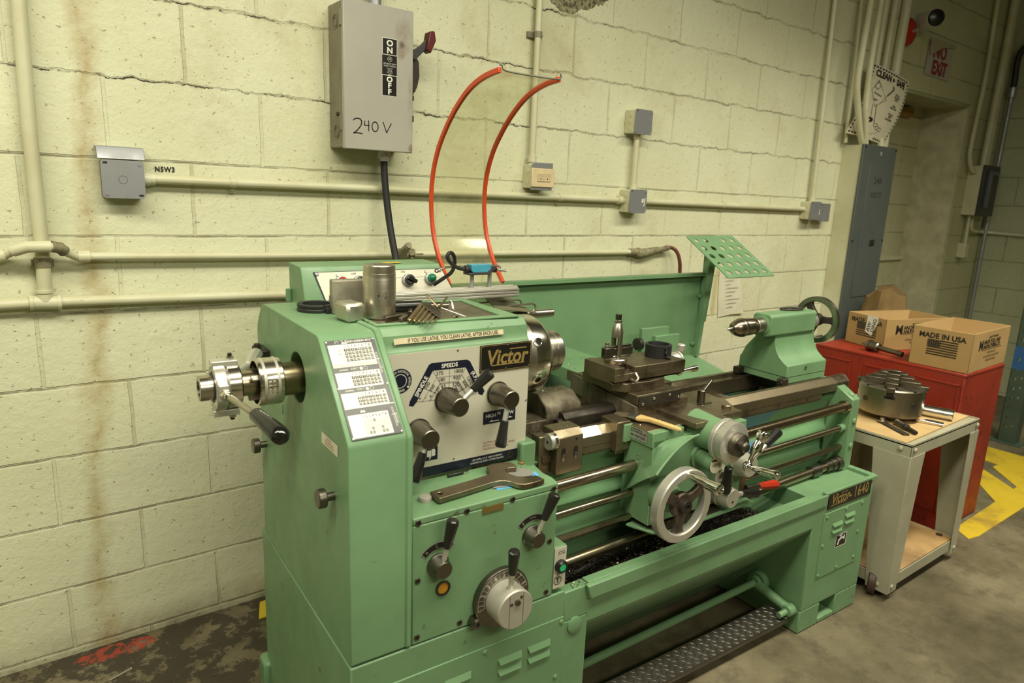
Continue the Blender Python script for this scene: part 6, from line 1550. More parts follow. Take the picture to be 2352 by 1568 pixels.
part('link_bolt', B().cyl((0.436, -0.585, 0.985), (0.436, -0.585, 1.012), 0.0095).cyl((0.436, -0.585, 1.008), (0.436, -0.585, 1.020), 0.007), DARKIRON, cl)

# ---------------------------------------------------------------- splash guard with perforated tray
sgy = -0.345
b = B().box(0.80, 2.205, sgy, sgy+0.003, 0.74, 1.098).prism([(sgy+0.003, 1.098), (sgy-0.022, 1.098), (sgy-0.022, 1.086), (sgy-0.019, 1.086), (sgy-0.019, 1.095), (sgy+0.003, 1.095)], 'x', 0.80, 2.205)
b.prism([(2.196, 0.762), (2.225, 1.098), (2.205, 1.098), (2.18, 0.762)], 'y', sgy-0.024, sgy-0.001)
sg = lp('splash_guard', b, GREEN)
for x, z in ((2.212, 1.005), (2.195, 0.815)): part('guard_bolt', B().hexa((x-0.02, sgy-0.004, z), (x-0.03, sgy-0.010, z), 0.007).cyl((x-0.022, sgy, z), (x-0.022, sgy-0.012, z), 0.005), GREENW, sg)
b = B().add([(1.90, -0.30, 0.50), (2.33, -0.30, 0.50), (2.33, -0.345, 0.69), (2.18, -0.345, 0.765), (1.0, -0.345, 0.765), (1.0, -0.30, 0.50)], [(0, 1, 2, 3, 4, 5)])
b.prism([(-0.345, 0.44), (-0.345, 0.765), (-0.65, 0.70), (-0.65, 0.44)], 'x', 1.0, 1.004)
b.add([(1.0, -0.345, 0.766), (2.19, -0.345, 0.766), (2.34, -0.42, 0.68), (2.34, -0.65, 0.62), (1.0, -0.65, 0.70)], [(0, 1, 2, 3, 4)])
part('lower_apron', b, GREEN, sg)
# tool tray: rows of round holes
tq0 = V((2.075, -0.350, 1.240)); ex = V((1, 0.0, 0.0)); ey = V((0, -0.215, -0.133)).normalized()
TL, TW = 0.272, 0.253
holes = []
for i in range(5):
    for j in range(5):
        cxh, cyh = 0.033+0.0515*i, 0.030+0.0485*j
        if j == 0 and i == 2: continue
        holes.append(circ(cxh, cyh, 0.0135 if (j > 0) else 0.0125, 18))
b = B().holed(rrect(0, TL, 0, TW, 0.006, 3), holes, basis(tq0, ex, ey), 0.003)
part('perforated_tool_tray', b, GREEN, sg)
b = B().prism([(-0.350, 0.90), (-0.350, 1.235), (-0.385, 1.215), (-0.375, 1.07), (-0.36, 0.90)], 'x', 2.190, 2.226)
b.prism([(-0.352, 1.225), (-0.45, 1.165), (-0.40, 1.13), (-0.36, 1.10)], 'x', 2.206, 2.210)
part('tray_post', b, GREEN, sg)
# two small green plates on the back of the slide
b = B().box(1.80, 1.935, -0.437, -0.420, 0.76, 0.918)
tb = lp('taper_bracket', b, GREEN, 0.002)
lp('bracket_plate', B().box(1.852, 1.975, -0.455, -0.437, 0.74, 0.890), GREEN, 0.002, tb)
lp('bracket_knob', B().rev([(0.012, 0), (0.022, 0.003), (0.022, 0.020)], (1.802, -0.43, 0.862), (-1, 0, 0), 24), DARKIRON, 0, tb)

# ---------------------------------------------------------------- control box behind the headstock
fy0, fz0, fy1, fz1 = -0.525, 1.093, -0.498, 1.170     # sloping face bottom / top
b = B().prism([(fy0, fz0-0.03), (fy0, fz0), (fy1, fz1), (-0.492, 1.179), (-0.40, 1.181), (-0.40, 1.05)], 'x', 0.566, 0.985)
# cut the right end to a slant by shearing the upper verts
for i, v_ in enumerate(b.v):
    if v_.x > 0.9 and v_.z > 1.16: b.v[i] = V((v_.x-0.040, v_.y, v_.z))
    if v_.x < 0.6: b.v[i] = V((v_.x, v_.y, v_.z))
cb = lp('control_box', b, GREENW, 0.002)
part('box_hinge', B().cyl((0.560, -0.415, 1.085), (0.560, -0.415, 1.115), 0.008), GREENW, cb)
fu = V((0, fy1-fy0, fz1-fz0)).normalized()
FM = basis((0, fy0-0.0012, fz0), (1, 0, 0), fu)
H = math.hypot(fy1-fy0, fz1-fz0)
b = B()
b.mat(1).quad2(FM, [(0.594, H-0.004), (0.949, H-0.004), (0.983, -0.002), (0.617, -0.002)], 0.0006)
b.mat(0).quad2(FM, [(0.5985, H-0.0055), (0.9465, H-0.0055), (0.980, -0.0005), (0.6195, -0.0005)], 0.0010)
b.mat(2)
for s_, x, y_ in (('OFF', 0.697, H-0.012), ('OFF', 0.806, H-0.012), ('ON', 0.832, H-0.011)): b.text(s_, FM @ Matrix.Translation((x, y_, 0)), 0.0075, 0.0014)
b.line2(FM, [(0.652, H-0.012), (0.650, H-0.016), (0.655, H-0.016), (0.653, H-0.022)], 0.0014, 0.0014).line2(FM, [(0.897, H-0.010), (0.895, H-0.014), (0.900, H-0.014), (0.898, H-0.020)], 0.0014, 0.0014)
b.line2(FM, [(0.64, H-0.026), (0.92, H-0.026)], 0.0005, 0.0014).line2(FM, [(0.64, 0.018), (0.94, 0.018)], 0.0005, 0.0014)
b.rect2(FM, 0.885, 0.903, 0.0125, 0.014, 0.0014).rect2(FM, 0.8925, 0.8955, 0.009, 0.0125, 0.0014)
b.mat(3).rect2(basis((0, -0.45, 1.1812), (1, 0, 0), (0, 1, 0)), 0.79, 0.84, -0.035, -0.005, 0.0004)
part('face_plate', b, [PLATE, NAVY, INK, flat('yellow_caution_sticker', (0.55, 0.42, 0.08), 0.5)], cb)
fn = V((0, -(fz1-fz0), fy1-fy0)).normalized()
def onface(x, y_): return FM @ V((x, y_, 0.001))
for x, lens, nm in ((0.661, LAMPRED, 'red_pilot_lamp'), (0.908, LAMPGRN, 'green_pilot_lamp')):
    q = onface(x, 0.049)
    part(nm, B().ringrev([(0.0165, 0), (0.0165, 0.006), (0.0150, 0.010), (0.0115, 0.011), (0.0115, 0)], q, fn, 30).mat(1).rev([(0.0125, 0.008), (0.0122, 0.014), (0.0095, 0.022), (0.005, 0.0265), (0.0008, 0.028)], q, fn, 26), [ZINC, lens], cb)
for x in (0.708, 0.843):
    q = onface(x, 0.047)
    b = B().ringrev([(0.0175, 0), (0.0175, 0.005), (0.0155, 0.008), (0.0125, 0.009), (0.0125, 0)], q, fn, 30)
    b.mat(1).rev([(0.0135, 0.006), (0.0130, 0.019), (0.012, 0.020)], q, fn, 26)
    s0 = len(b.v); b.box(-0.0135, 0.0135, -0.0045, 0.0045, 0.018, 0.027)
    ex_ = V((1, 0, 0)); rM = basis(q, (math.cos(.5), 0, -math.sin(.5)), V((math.sin(.5)*.95, fu.y*math.cos(.5), fu.z*math.cos(.5))))
    b.xf(rM, s0)
    part('selector_switch', b, [ZINC, BLACKP], cb, 0.0008)
for x, y_ in ((0.603, H-0.010), (0.941, H-0.010), (0.624, 0.004)):
    q = onface(x, y_)
    part('cover_screw', B().rev([(0.0045, 0), (0.0045, 0.002), (0.003, 0.003)], q, fn, 14), ZINC, cb)

# ---------------------------------------------------------------- guard rail with limit switch, clear chuck guard
b = B().box(0.634, 1.124, -0.622, -0.582, 1.098, 1.104)
for z0, z1 in ((1.100, 1.1055), (1.108, 1.1135), (1.1155, 1.121)): b.box(0.634, 1.124, -0.624, -0.580, z0, z1)
b.box(0.634, 1.124, -0.618, -0.586, 1.100, 1.124).box(0.634, 1.124, -0.614, -0.609, 1.121, 1.1265).box(0.634, 1.124, -0.595, -0.590, 1.121, 1.1265)
b.mat(1).box(0.5985, 0.606, -0.635, -0.60, 1.102, 1.124).cyl((0.602, -0.617, 1.10), (0.602, -0.617, 1.13), 0.005)
rail = lp('guard_rail', b, [ALU, ZINC], 0.0006)
for x in (0.985, 1.040): part('standoff', B().cyl((x, -0.602, 1.124), (x, -0.602, 1.165), 0.0055, seg=16), ZINC, rail)
b = B().prism([(0.967, 1.160), (1.030, 1.160), (1.036, 1.166), (1.050, 1.174), (1.050, 1.183), (1.036, 1.183), (1.030, 1.168), (0.967, 1.166)], 'y', -0.618, -0.586)
part('switch_cradle', b, GREYD, rail, 0.001)
b = B().prism([(0.980, 1.167), (1.024, 1.167), (1.036, 1.174), (1.036, 1.187), (0.976, 1.187), (0.976, 1.171)], 'y', -0.616, -0.588)
part('limit_switch', b, BLUE, rail, 0.001)
part('switch_plunger', B().cyl((1.047, -0.602, 1.173), (1.058, -0.602, 1.172), 0.009, seg=20).mat(1).cyl((1.057, -0.602, 1.172), (1.092, -0.602, 1.166), 0.0033, seg=12), [BLACKP, STEELB], rail)
part('wire_loop', B().tube([V((0.892, -0.585, 1.172)), V((0.915, -0.585, 1.179)), V((0.96, -0.580, 1.179)), V((1.05, -0.580, 1.179)), V((1.080, -0.580, 1.178)), V((1.090, -0.584, 1.170)), V((1.084, -0.59, 1.164))], 0.0028, 10, 4).ringrev([(0.003, -0.002), (0.006, -0.002), (0.006, 0.002), (0.003, 0.002)], (0.889, -0.585, 1.171), (0, 1, 0), 14), STEEL, rail)
b = B().rev([(0.0075, 0), (0.0095, 0.003), (0.0085, 0.005), (0.0105, 0.008), (0.0105, 0.014), (0.009, 0.016)], (0.978, -0.602, 1.174), (-1, 0, 0.02), 18)
b.tube([V((0.966, -0.602, 1.1745)), V((0.945, -0.602, 1.178)), V((0.925, -0.603, 1.188)), V((0.910, -0.604, 1.204)), V((0.912, -0.604, 1.216)), V((0.925, -0.598, 1.217)), V((0.937, -0.59, 1.205)), V((0.941, -0.585, 1.185)), V((0.935, -0.58, 1.165)), V((0.92, -0.57, 1.150)), V((0.90, -0.55, 1.13))], 0.0050, 12, 5)
part('switch_cable', b, BLACKR, rail)

pro = [(-0.600, 1.046), (-0.555, 1.080), (-0.505, 1.120), (-0.455, 1.170), (-0.418, 1.225), (-0.398, 1.275), (-0.388, 1.345), (-0.396, 1.415), (-0.424, 1.480), (-0.465, 1.532), (-0.512, 1.576), (-0.565, 1.612), (-0.612, 1.633), (-0.665, 1.646), (-0.722, 1.652)]
def cat(pts, k):
    pts = [V((0, *p)) for p in pts]; out = []
    n = len(pts)
    for i in range(n-1):
        p0, p1, p2, p3 = pts[max(0, i-1)], pts[i], pts[i+1], pts[min(n-1, i+2)]
        for j in range(k):
            t = j/k
            out.append(0.5*((2*p1)+(p2-p0)*t+(2*p0-5*p1+4*p2-p3)*t*t+(3*p1-p0-3*p2+p3)*t**3))
    return out+[pts[-1]]
pc = cat(pro, 3)
gx0, gx1 = 0.974, 1.148
b = B()
rows = []
for q in pc:
    rows.append([V((gx0+(gx1-gx0)*t/4, q.y, q.z)) for t in range(5)])
b.sheet(rows, 0.003)
b.tube([V((gx0-0.004, pro[-1][0], pro[-1][1]+0.016)), V((gx0+0.010, pro[-1][0], pro[-1][1]+0.014)), V((gx0+0.016, pro[-1][0]-0.001, pro[-1][1]))], 0.002, 8, 3)
guard = lp('chuck_guard', b, CLEAR, 0)
b = B().tube([V((gx0-0.003, pro[-1][0]-0.001, pro[-1][1]+0.012)), V((gx0+0.004, pro[-1][0]-0.001, pro[-1][1]+0.011)), V((gx0+0.013, pro[-1][0]-0.001, pro[-1][1]+0.001)), V((gx0+0.08, pro[-1][0]-0.001, pro[-1][1]-0.001)), V((gx1-0.012, pro[-1][0]-0.001, pro[-1][1]+0.0)), V((gx1+0.004, pro[-1][0]-0.001, pro[-1][1]+0.004)), V((gx1+0.002, pro[-1][0]-0.001, pro[-1][1]+0.014))], 0.0018, 8, 3)
part('front_edge', b, flat('cut_plastic_edge', (0.10, 0.10, 0.08), 0.3), guard, 0, 'dark cut front edge')
for x in (gx0-0.001, gx1+0.001):
    b = B(); sec = [(0, -0.004), (0.0045, -0.004), (0.0045, 0.010), (-0.0045, 0.010), (-0.0045, -0.004)]
    rows = []
    for i, q in enumerate(pc[6:]):
        t_ = (pc[min(len(pc)-1, i+7)]-pc[max(0, i+5)]).normalized(); nn = V((0, -t_.z, t_.y))
        rows.append([V((x+u_, q.y+nn.y*v_, q.z+nn.z*v_)) for u_, v_ in ((-0.0045, -0.008), (0.0045, -0.008), (0.0045, 0.005), (-0.0045, 0.005))])
    m_ = len(rows)
    vs = [p_ for r_ in rows for p_ in r_]
    fs = [(4*i+k, 4*i+(k+1) % 4, 4*i+4+(k+1) % 4, 4*i+4+k) for i in range(m_-1) for k in range(4)]+[(0, 1, 2, 3), (4*m_-4, 4*m_-1, 4*m_-2, 4*m_-3)]
    b.add(vs, fs)
    part('edge_trim', b, ORANGE, guard, 0.0015, 'orange edge trim')
part('pivot_tube', B().ringrev([(0.0105, 0), (0.0125, 0), (0.0125, 0.30), (0.0105, 0.30)], (0.97, -0.585, 1.037), (1, 0, 0), 28).mat(1).rev([(0.0104, 0.29), (0.0104, 0.291)], (0.97, -0.585, 1.037), (1, 0, 0), 24), [STEEL, YELLOWG], guard)
b = B()
for dy, dz, dx in ((0, 0, 0), (0.022, 0.010, -0.035)):
    b.tube([V((1.06+dx, -0.60+dy, 1.068+dz)), V((1.15+dx, -0.60+dy, 1.070+dz)), V((1.185+dx, -0.60+dy, 1.070+dz)), V((1.198+dx, -0.60+dy, 1.064+dz)), V((1.195+dx, -0.60+dy, 1.050+dz)), V((1.18+dx, -0.59+dy, 1.046+dz))], 0.0028, 10, 4)
part('wire_clips', b, STEEL, guard)
b = B().sheet([[(1.05, -0.63, 1.066), (1.10, -0.625, 1.062), (1.20, -0.615, 1.045)], [(1.05, -0.58, 1.085), (1.10, -0.575, 1.08), (1.15, -0.57, 1.07)], [(1.05, -0.53, 1.10), (1.10, -0.52, 1.10), (1.14, -0.52, 1.10)]], 0.002)
part('torn_flap', b, flat('olive_torn_flap', (0.12, 0.115, 0.065), 0.5), guard)

# ================================================================== things lying on the lathe (lathe coordinates)
LT = 1.1000
# split collar
b = B()
n = 44
vs = []; fs = []
prof = [(0.031, 0.0), (0.0425, 0.0), (0.0425, 0.006), (0.0405, 0.0075), (0.0405, 0.009), (0.0425, 0.0105), (0.0425, 0.016), (0.031, 0.016)]
A = [math.radians(-78)+math.radians(352)*i/n for i in range(n+1)]
for a in A:
    for r, z in prof: vs.append((0.552+r*math.cos(a), -0.652+r*math.sin(a), LT+0.0005+z))
k = len(prof)
for i in range(n):
    for j in range(k): fs.append((i*k+j, i*k+(j+1) % k, (i+1)*k+(j+1) % k, (i+1)*k+j))
fs += [tuple(range(k)), tuple(range(n*k+k-1, n*k-1, -1))]
b.add(vs, fs).box(0.556, 0.575, -0.704, -0.693, LT+0.001, LT+0.013)
solo('split_collar', b, BLACKR, 'flat black split collar lying on the left end of the headstock top', 'collar', (0.552, -0.652, LT), 'L', 0.0008)
# aluminium blocks
def rotbox(c, sx, sy, z0, z1, a):
    b = B(); s = len(b.v); b.box(-sx/2, sx/2, -sy/2, sy/2, z0, z1)
    return b.xf(Matrix.Translation((c[0], c[1], 0)) @ Matrix.Rotation(a, 4, 'Z'), s)
ALB = metal('sawn_aluminium_block', (0.62, 0.60, 0.52), 0.42, (0.50, 0.48, 0.41), 30)
solo('aluminium_block', rotbox((0.5755, -0.792), 0.042, 0.058, LT+0.0005, LT+0.0405, math.radians(9)), ALB, 'small bright aluminium block with chamfered corners beside the steel cylinder', 'block', (0.5755, -0.792, LT), 'L', 0.006, seg=1)
solo('metal_block', rotbox((0.604, -0.705), 0.072, 0.030, LT+0.0005, LT+0.0745, math.radians(-8)), metal('rough_grey_block', (0.36, 0.33, 0.26), 0.55, (0.22, 0.20, 0.15), 26, 0.5), 'square rough grey metal block standing behind the small aluminium block', 'block', (0.604, -0.705, LT), 'L', 0.002)
# big turned cylinder
c0 = (0.648, -0.778, LT)
b = B().rev([(0.0335, 0.0002), (0.0352, 0.0015), (0.0352, 0.086), (0.0348, 0.087), (0.0348, 0.097), (0.0340, 0.0975), (0.0340, 0.113), (0.033, 0.1145), (0.012, 0.1145), (0.011, 0.105)], c0, (0, 0, 1), 64)
b.mat(1)
def oncyl(a, z, r=0.0354):
    return V((c0[0]+r*math.cos(a), c0[1]+r*math.sin(a), c0[2]+z))
for pts in ([(-2.02, .062), (-1.95, .058), (-1.92, .054), (-2.02, .050), (-2.08, .053), (-1.99, .0525)], [(-1.80, .050), (-1.73, .057)], [(-1.66, .060), (-1.60, .055), (-1.56, .060)], [(-1.64, .048), (-1.57, .053), (-1.53, .049), (-1.60, .045), (-1.66, .048)]):
    for (a0_, z0_), (a1_, z1_) in zip(pts[:-1], pts[1:]):
        q0, q1 = oncyl(a0_, z0_), oncyl(a1_, z1_); t_ = V((0, 0, 0.0009))
        b.add([q0-t_, q1-t_, q1+t_, q0+t_], [(0, 1, 2, 3)])
solo('steel_cylinder', b, [TURNED, INK], 'tall turned steel cylinder with black marker scribble on the headstock', 'cylinder', c0, 'L')
# tool bits
def bar_between(p, q, w_, h_):
    p = V(p); q = V(q); d = (q-p); L = d.length; a = math.atan2(d.y, d.x)
    b = B(); b.add([(0, -w_/2, 0), (L, -w_/2, 0), (L, w_/2, 0), (0.010, w_/2, 0), (0.004, -w_/2, h_), (L, -w_/2, h_), (L, w_/2, h_), (0.012, w_/2, h_)],
                 [(0, 3, 2, 1), (4, 5, 6, 7), (0, 1, 5, 4), (1, 2, 6, 5), (2, 3, 7, 6), (3, 0, 4, 7)])
    return b.xf(Matrix.Translation(p) @ Matrix.Rotation(a, 4, 'Z'))
TB = metal('tool_bit_steel', (0.33, 0.29, 0.22), 0.35, (0.24, 0.20, 0.14))
solo('tool_bit', bar_between((0.634, -0.832, LT+0.0005), (0.690, -0.812, LT+0.0005), 0.0095, 0.0095), TB, 'ground square lathe tool bit lying crosswise in front of the steel cylinder', 'tool bit', (0.66, -0.82, LT), 'L', 0.0006)
solo('tool_bit', bar_between((0.654, -0.867, LT+0.0005), (0.688, -0.828, LT+0.0005), 0.0100, 0.0110), TB, 'square lathe tool bit with its ground end towards the front', 'tool bit', (0.67, -0.85, LT), 'L', 0.0006)
solo('steel_scrap', rotbox((0.800, -0.845), 0.011, 0.006, LT-0.0005, LT+0.0045, 0.3), GUNMET, 'tiny dark steel scrap alone on the worn headstock lid', 'scrap', (0.80, -0.845, LT), 'L', 0.0008)
# chuck key: black barrel with cross pin
t = thing('chuck_key', 'black barrelled chuck key with a cross pin lying behind the hex keys', 'chuck key', (0.74, -0.74, LT), 'L')
part('barrel', B().rev([(0.010, 0), (0.0125, 0.002), (0.0125, 0.066), (0.011, 0.068)], (0.700, -0.735, LT+0.0130), (1, -0.12, 0), 28), BLACKP, t)
part('cross_pin', B().cyl((0.730, -0.765, LT+0.006), (0.712, -0.797, LT+0.0065), 0.0058, seg=16, ch=0.001), GUNMET, t)
part('shank', B().cyl((0.764, -0.743, LT+0.012), (0.832, -0.751, LT+0.0105), 0.0065, seg=16), GUNMET, t)
solo('tap_handle', B().cyl((0.690, -0.695, LT+0.0075), (0.775, -0.702, LT+0.0075), 0.0065, seg=16).cyl((0.775, -0.702, LT+0.0075), (0.835, -0.707, LT+0.0075), 0.0045, seg=14), BLACKP, 'slim black round handle lying just below the aluminium rail', 'handle', (0.75, -0.70, LT), 'L')
solo('marker_pen', B().rev([(0.003, 0), (0.0055, 0.004), (0.0055, 0.055), (0.004, 0.058)], (0.715, -0.672, LT+0.0065), (1, -0.03, 0), 16), BLACKR, 'short black rod against the foot of the aluminium rail', 'rod', (0.74, -0.67, LT), 'L')
# hex key set fanned in its holder
t = thing('hex_key_set', 'set of ball ended hex keys in a black holder on the headstock', 'hex keys', (0.75, -0.82, LT), 'L')
u = V((0.66, 0.75, 0)).normalized()
P2 = V((0.750, -0.858, LT+0.005)); P1 = V((0.738, -0.800, LT+0.026))
vv = P1-P2
nn = u.cross(vv).normalized()
b = B()
Q = []
for s_ in (-1, 1):
    for (uu, f_) in ((0, -0.06), (0.036, 0.10), (0.036, 0.92), (0, 1.08)):
        Q.append(P2+u*uu+vv*f_+nn*0.0045*s_)
b.add(Q, [(0, 1, 2, 3), (7, 6, 5, 4), (0, 4, 5, 1), (1, 5, 6, 2), (2, 6, 7, 3), (3, 7, 4, 0)])
part('holder', b, BLACKP, t, 0.0012)
KEY = metal('hex_key_steel', (0.46, 0.37, 0.22), 0.27, (0.36, 0.28, 0.16))
for i, (L, r) in enumerate(((0.062, 0.0020), (0.066, 0.0024), (0.072, 0.0028), (0.078, 0.0033), (0.085, 0.0040), (0.094, 0.0050))):
    f_ = i/5
    st = P2+vv*f_+u*0.004
    e_ = st-u*L+V((0.000, 0.0, 0))
    e_.z = max(LT+r+0.001, st.z-(st.z-LT-r-0.002)*0.9)
    b = B().cyl(st, e_, r, seg=6)
    dd = (e_-st).normalized()
    b.rev([(r*0.95, -0.002), (r*0.7, 0.000), (r*1.05, r*0.9), (r*0.95, r*1.6), (r*0.5, r*2.2)], e_, dd, 10)
    part('hex_key', b, KEY, t)
for p_, q_ in (((0.774, -0.812, LT+0.02), (0.762, -0.775, LT+0.044)), ((0.780, -0.805, LT+0.018), (0.812, -0.782, LT+0.036))):
    part('short_leg', B().hexa(p_, q_, 0.0024), KEY, t)
part('short_leg', B().tube([V((0.794, -0.850, LT+0.004)), V((0.800, -0.835, LT+0.012)), V((0.803, -0.822, LT+0.028)), V((0.799, -0.818, LT+0.034))], 0.0026, 8, 3), STEEL, t)
for i in range(6):
    o = V((0.003*i, -0.0045*i, -0.0012*i))
    part('small_key', B().hexa(V((0.776, -0.822, LT+0.020))+o, V((0.797, -0.846, LT+0.0120))+o*1.0, 0.0010), ALU, t)

# spanner on the gearbox, abrasive discs under it
W_ = [(0.665, -0.993), (0.677, -0.992), (0.73, -0.987), (0.781, -0.982), (0.805, -0.979), (0.819, -0.975), (0.827, -0.965), (0.831, -0.955), (0.832, -0.943), (0.839, -0.934), (0.854, -0.931), (0.874, -0.933), (0.896, -0.94), (0.899, -0.951), (0.898, -0.966), (0.892, -0.973), (0.878, -0.968), (0.866, -0.97), (0.86, -0.977), (0.857, -0.985), (0.86, -1.001), (0.866, -1.015), (0.879, -1.022), (0.906, -1.03), (0.909, -1.057), (0.881, -1.059), (0.858, -1.058), (0.85, -1.053), (0.844, -1.046), (0.84, -1.033), (0.832, -1.023), (0.819, -1.016), (0.799, -1.016), (0.775, -1.019), (0.724, -1.025), (0.673, -1.03), (0.669, -1.031), (0.666, -1.027)]
b = B().holed(W_, [circ(0.679, -1.010, 0.0055, 16)], topf(0, 0, 0.7636), 0.0115)
solo('spanner', b, metal('brown_spanner_steel', (0.30, 0.25, 0.18), 0.36, (0.21, 0.17, 0.115), 14), 'large brown steel open ended spanner lying across the gearbox top', 'spanner', (0.79, -1.0, 0.7632), 'L', 0.0012)
b = B().prism([(0.872+0.055*math.cos(a*PI/16), -0.985+0.042*math.sin(a*PI/16)) for a in range(-2, 19)]+[(0.80, -1.020), (0.835, -1.028), (0.87, -1.010)], 'z', 0.7622, 0.7632)
solo('sanding_disc', b, GREYABR, 'grey abrasive disc trapped under the spanner jaws', 'sanding disc', (0.872, -0.99, 0.7620), 'L')
b = B().prism([(0.805, -1.029), (0.84, -1.0325), (0.88, -1.015), (0.93, -1.010), (0.934, -0.990), (0.92, -0.980), (0.86, -0.985), (0.82, -1.0)], 'z', 0.7606, 0.7618)
solo('sandpaper', b, BLUEPAPER, 'blue backed abrasive paper peeking out under the grey disc', 'sandpaper', (0.87, -1.0, 0.7606), 'L')
b = B().ringrev([(0.0035, 0), (0.0075, 0), (0.0075, 0.0075), (0.0035, 0.0075)], (0.791, -0.921, 0.7606), (0, 0, 1), 6)
solo('hex_nut', b, STEELB, 'bright hex nut beside the black pin on the gearbox', 'nut', (0.791, -0.921, 0.7606), 'L')
solo('black_pin', B().cyl((0.746, -0.921, 0.7645), (0.783, -0.921, 0.7645), 0.0037, seg=14, ch=0.001), BLACKP, 'short black pin lying below the printed panel', 'pin', (0.765, -0.921, 0.7606), 'L')

# brush on the saddle
t = thing('paint_brush', 'flat bristle brush with a wooden handle lying on the saddle', 'brush', (1.345, -0.95, 0.80), 'L')
d = V((0.030, -0.10, 0)).normalized(); s_ = V((d.y*-1, d.x, 0))
def brushsec(o, st):
    vs = []; fs = []
    for t_, w_, h_, z_ in st:
        c = o+d*t_
        for i in range(12):
            a = 2*PI*i/12
            ca_, sa_ = math.cos(a), math.sin(a)
            p = 0.6
            vs.append(c+s_*(w_*math.copysign(abs(ca_)**p, ca_))+V((0, 0, z_+h_*math.copysign(abs(sa_)**p, sa_))))
    for i in range(len(st)-1):
        for k in range(12): fs.append((12*i+k, 12*i+(k+1) % 12, 12*i+12+(k+1) % 12, 12*i+12+k))
    fs += [tuple(range(12)), tuple(range(12*len(st)-1, 12*len(st)-13, -1))]
    return B().add(vs, fs)
o = V((1.300, -0.850, 0.8005))
part('bristles', brushsec(o, [(0.0, 0.021, 0.0015, 0.0025), (0.02, 0.020, 0.003, 0.004), (0.048, 0.0175, 0.005, 0.0065)]), BRISTLE, t)
part('ferrule', brushsec(o, [(0.045, 0.0185, 0.0062, 0.0075), (0.072, 0.0185, 0.0066, 0.008)]), metal('dull_ferrule', (0.30, 0.29, 0.24), 0.45), t)
part('handle', brushsec(o, [(0.070, 0.0175, 0.006, 0.008), (0.080, 0.0180, 0.0062, 0.008), (0.092, 0.0125, 0.006, 0.009), (0.108, 0.0082, 0.0058, 0.010), (0.135, 0.0090, 0.0055, 0.0085), (0.165, 0.0105, 0.005, 0.0065), (0.185, 0.0082, 0.0045, 0.0055), (0.194, 0.0035, 0.003, 0.0045)]), TAN, t)

# rubber rings on the compound, spring clip on the tailstock
b = B()
pr_ = []
for i in range(7):
    z0 = i*0.0052
    pr_ += [(0.0365, z0), (0.0380, z0+0.0008), (0.0380, z0+0.0042), (0.0365, z0+0.005)]
pr_ += [(0.0300, 0.0365), (0.0295, 0.034), (0.0295, 0.0)]
b.ringrev(pr_, (1.502, -0.797, 0.9305), (0, 0, 1), 48)
b.tube([V((1.490, -0.836, 0.962)), V((1.494, -0.837, 0.955)), V((1.490, -0.838, 0.948)), V((1.497, -0.838, 0.942)), V((1.494, -0.838, 0.936)), V((1.505, -0.840, 0.934))], [0.003, 0.0035, 0.003, 0.0035, 0.0035, 0.005], 8, 2)
solo('rubber_ring_stack', b, BLACKR, 'stack of black rubber rings tied together on the compound slide', 'rings', (1.502, -0.797, 0.930), 'L')
b = B().tube([V((2.105, -0.772, 1.0255)), V((2.115, -0.789, 1.0258)), V((2.150, -0.802, 1.026)), V((2.185, -0.800, 1.026)), V((2.200, -0.788, 1.026)), V((2.188, -0.775, 1.026)), V((2.150, -0.764, 1.026)), V((2.115, -0.763, 1.026)), V((2.105, -0.770, 1.0262))], 0.0030, 10, 4)
solo('wire_ring', b, DARKIRON, 'dark oval wire ring lying on top of the tailstock barrel', 'ring', (2.15, -0.785, 1.0225), 'L')

# swarf in the pan, chips scattered about
rnd = random.Random(3)
b = B()
def swz(x, y):
    return 0.400+0.016*math.sin(x*9+y*5)*math.sin(y*23+x*4)+0.055*math.exp(-((x-1.60)/0.16)**2)*math.exp(-((y+0.93)/0.06)**2)+0.020*math.exp(-((x-1.2)/0.15)**2)+0.018*math.exp(-((y+1.03)/0.03)**2)
nx, ny = 60, 26
rows = []
for j in range(ny):
    row = []
    for i in range(nx):
        x = 1.0+0.88*i/(nx-1); y = -1.036+0.164*j/(ny-1)
        z = swz(x, y)-0.006+rnd.uniform(-0.004, 0.006)
        if i in (0, nx-1) or j in (0, ny-1): z = 0.379
        row.append((x, y, z))
    rows.append(row)
b.sheet(rows)
for i in range(11000):
    x = 1.0+0.87*rnd.random()**0.9; y = -1.034+0.16*rnd.random()
    z = swz(x, y)+rnd.uniform(-0.004, 0.009)
    d = V((rnd.gauss(0, 1), rnd.gauss(0, 1), rnd.gauss(0, .5))).normalized()
    e = V((rnd.gauss(0, 1), rnd.gauss(0, 1), rnd.gauss(0, 1))).normalized()*rnd.uniform(0.0005, 0.0011)
    L = rnd.uniform(0.0015, 0.0055); c = V((x, y, z))
    k = V((rnd.gauss(0, 1), rnd.gauss(0, 1), rnd.gauss(0, 1))).normalized()*L*0.35
    q_ = rnd.random()
    b.mat(1 if q_ < 0.74 else (2 if q_ < 0.92 else 3)).add([c-d*L-e, c-d*L+e, c+k+e, c+k-e, c+d*L+e, c+d*L-e], [(0, 1, 2, 3), (3, 2, 4, 5)])
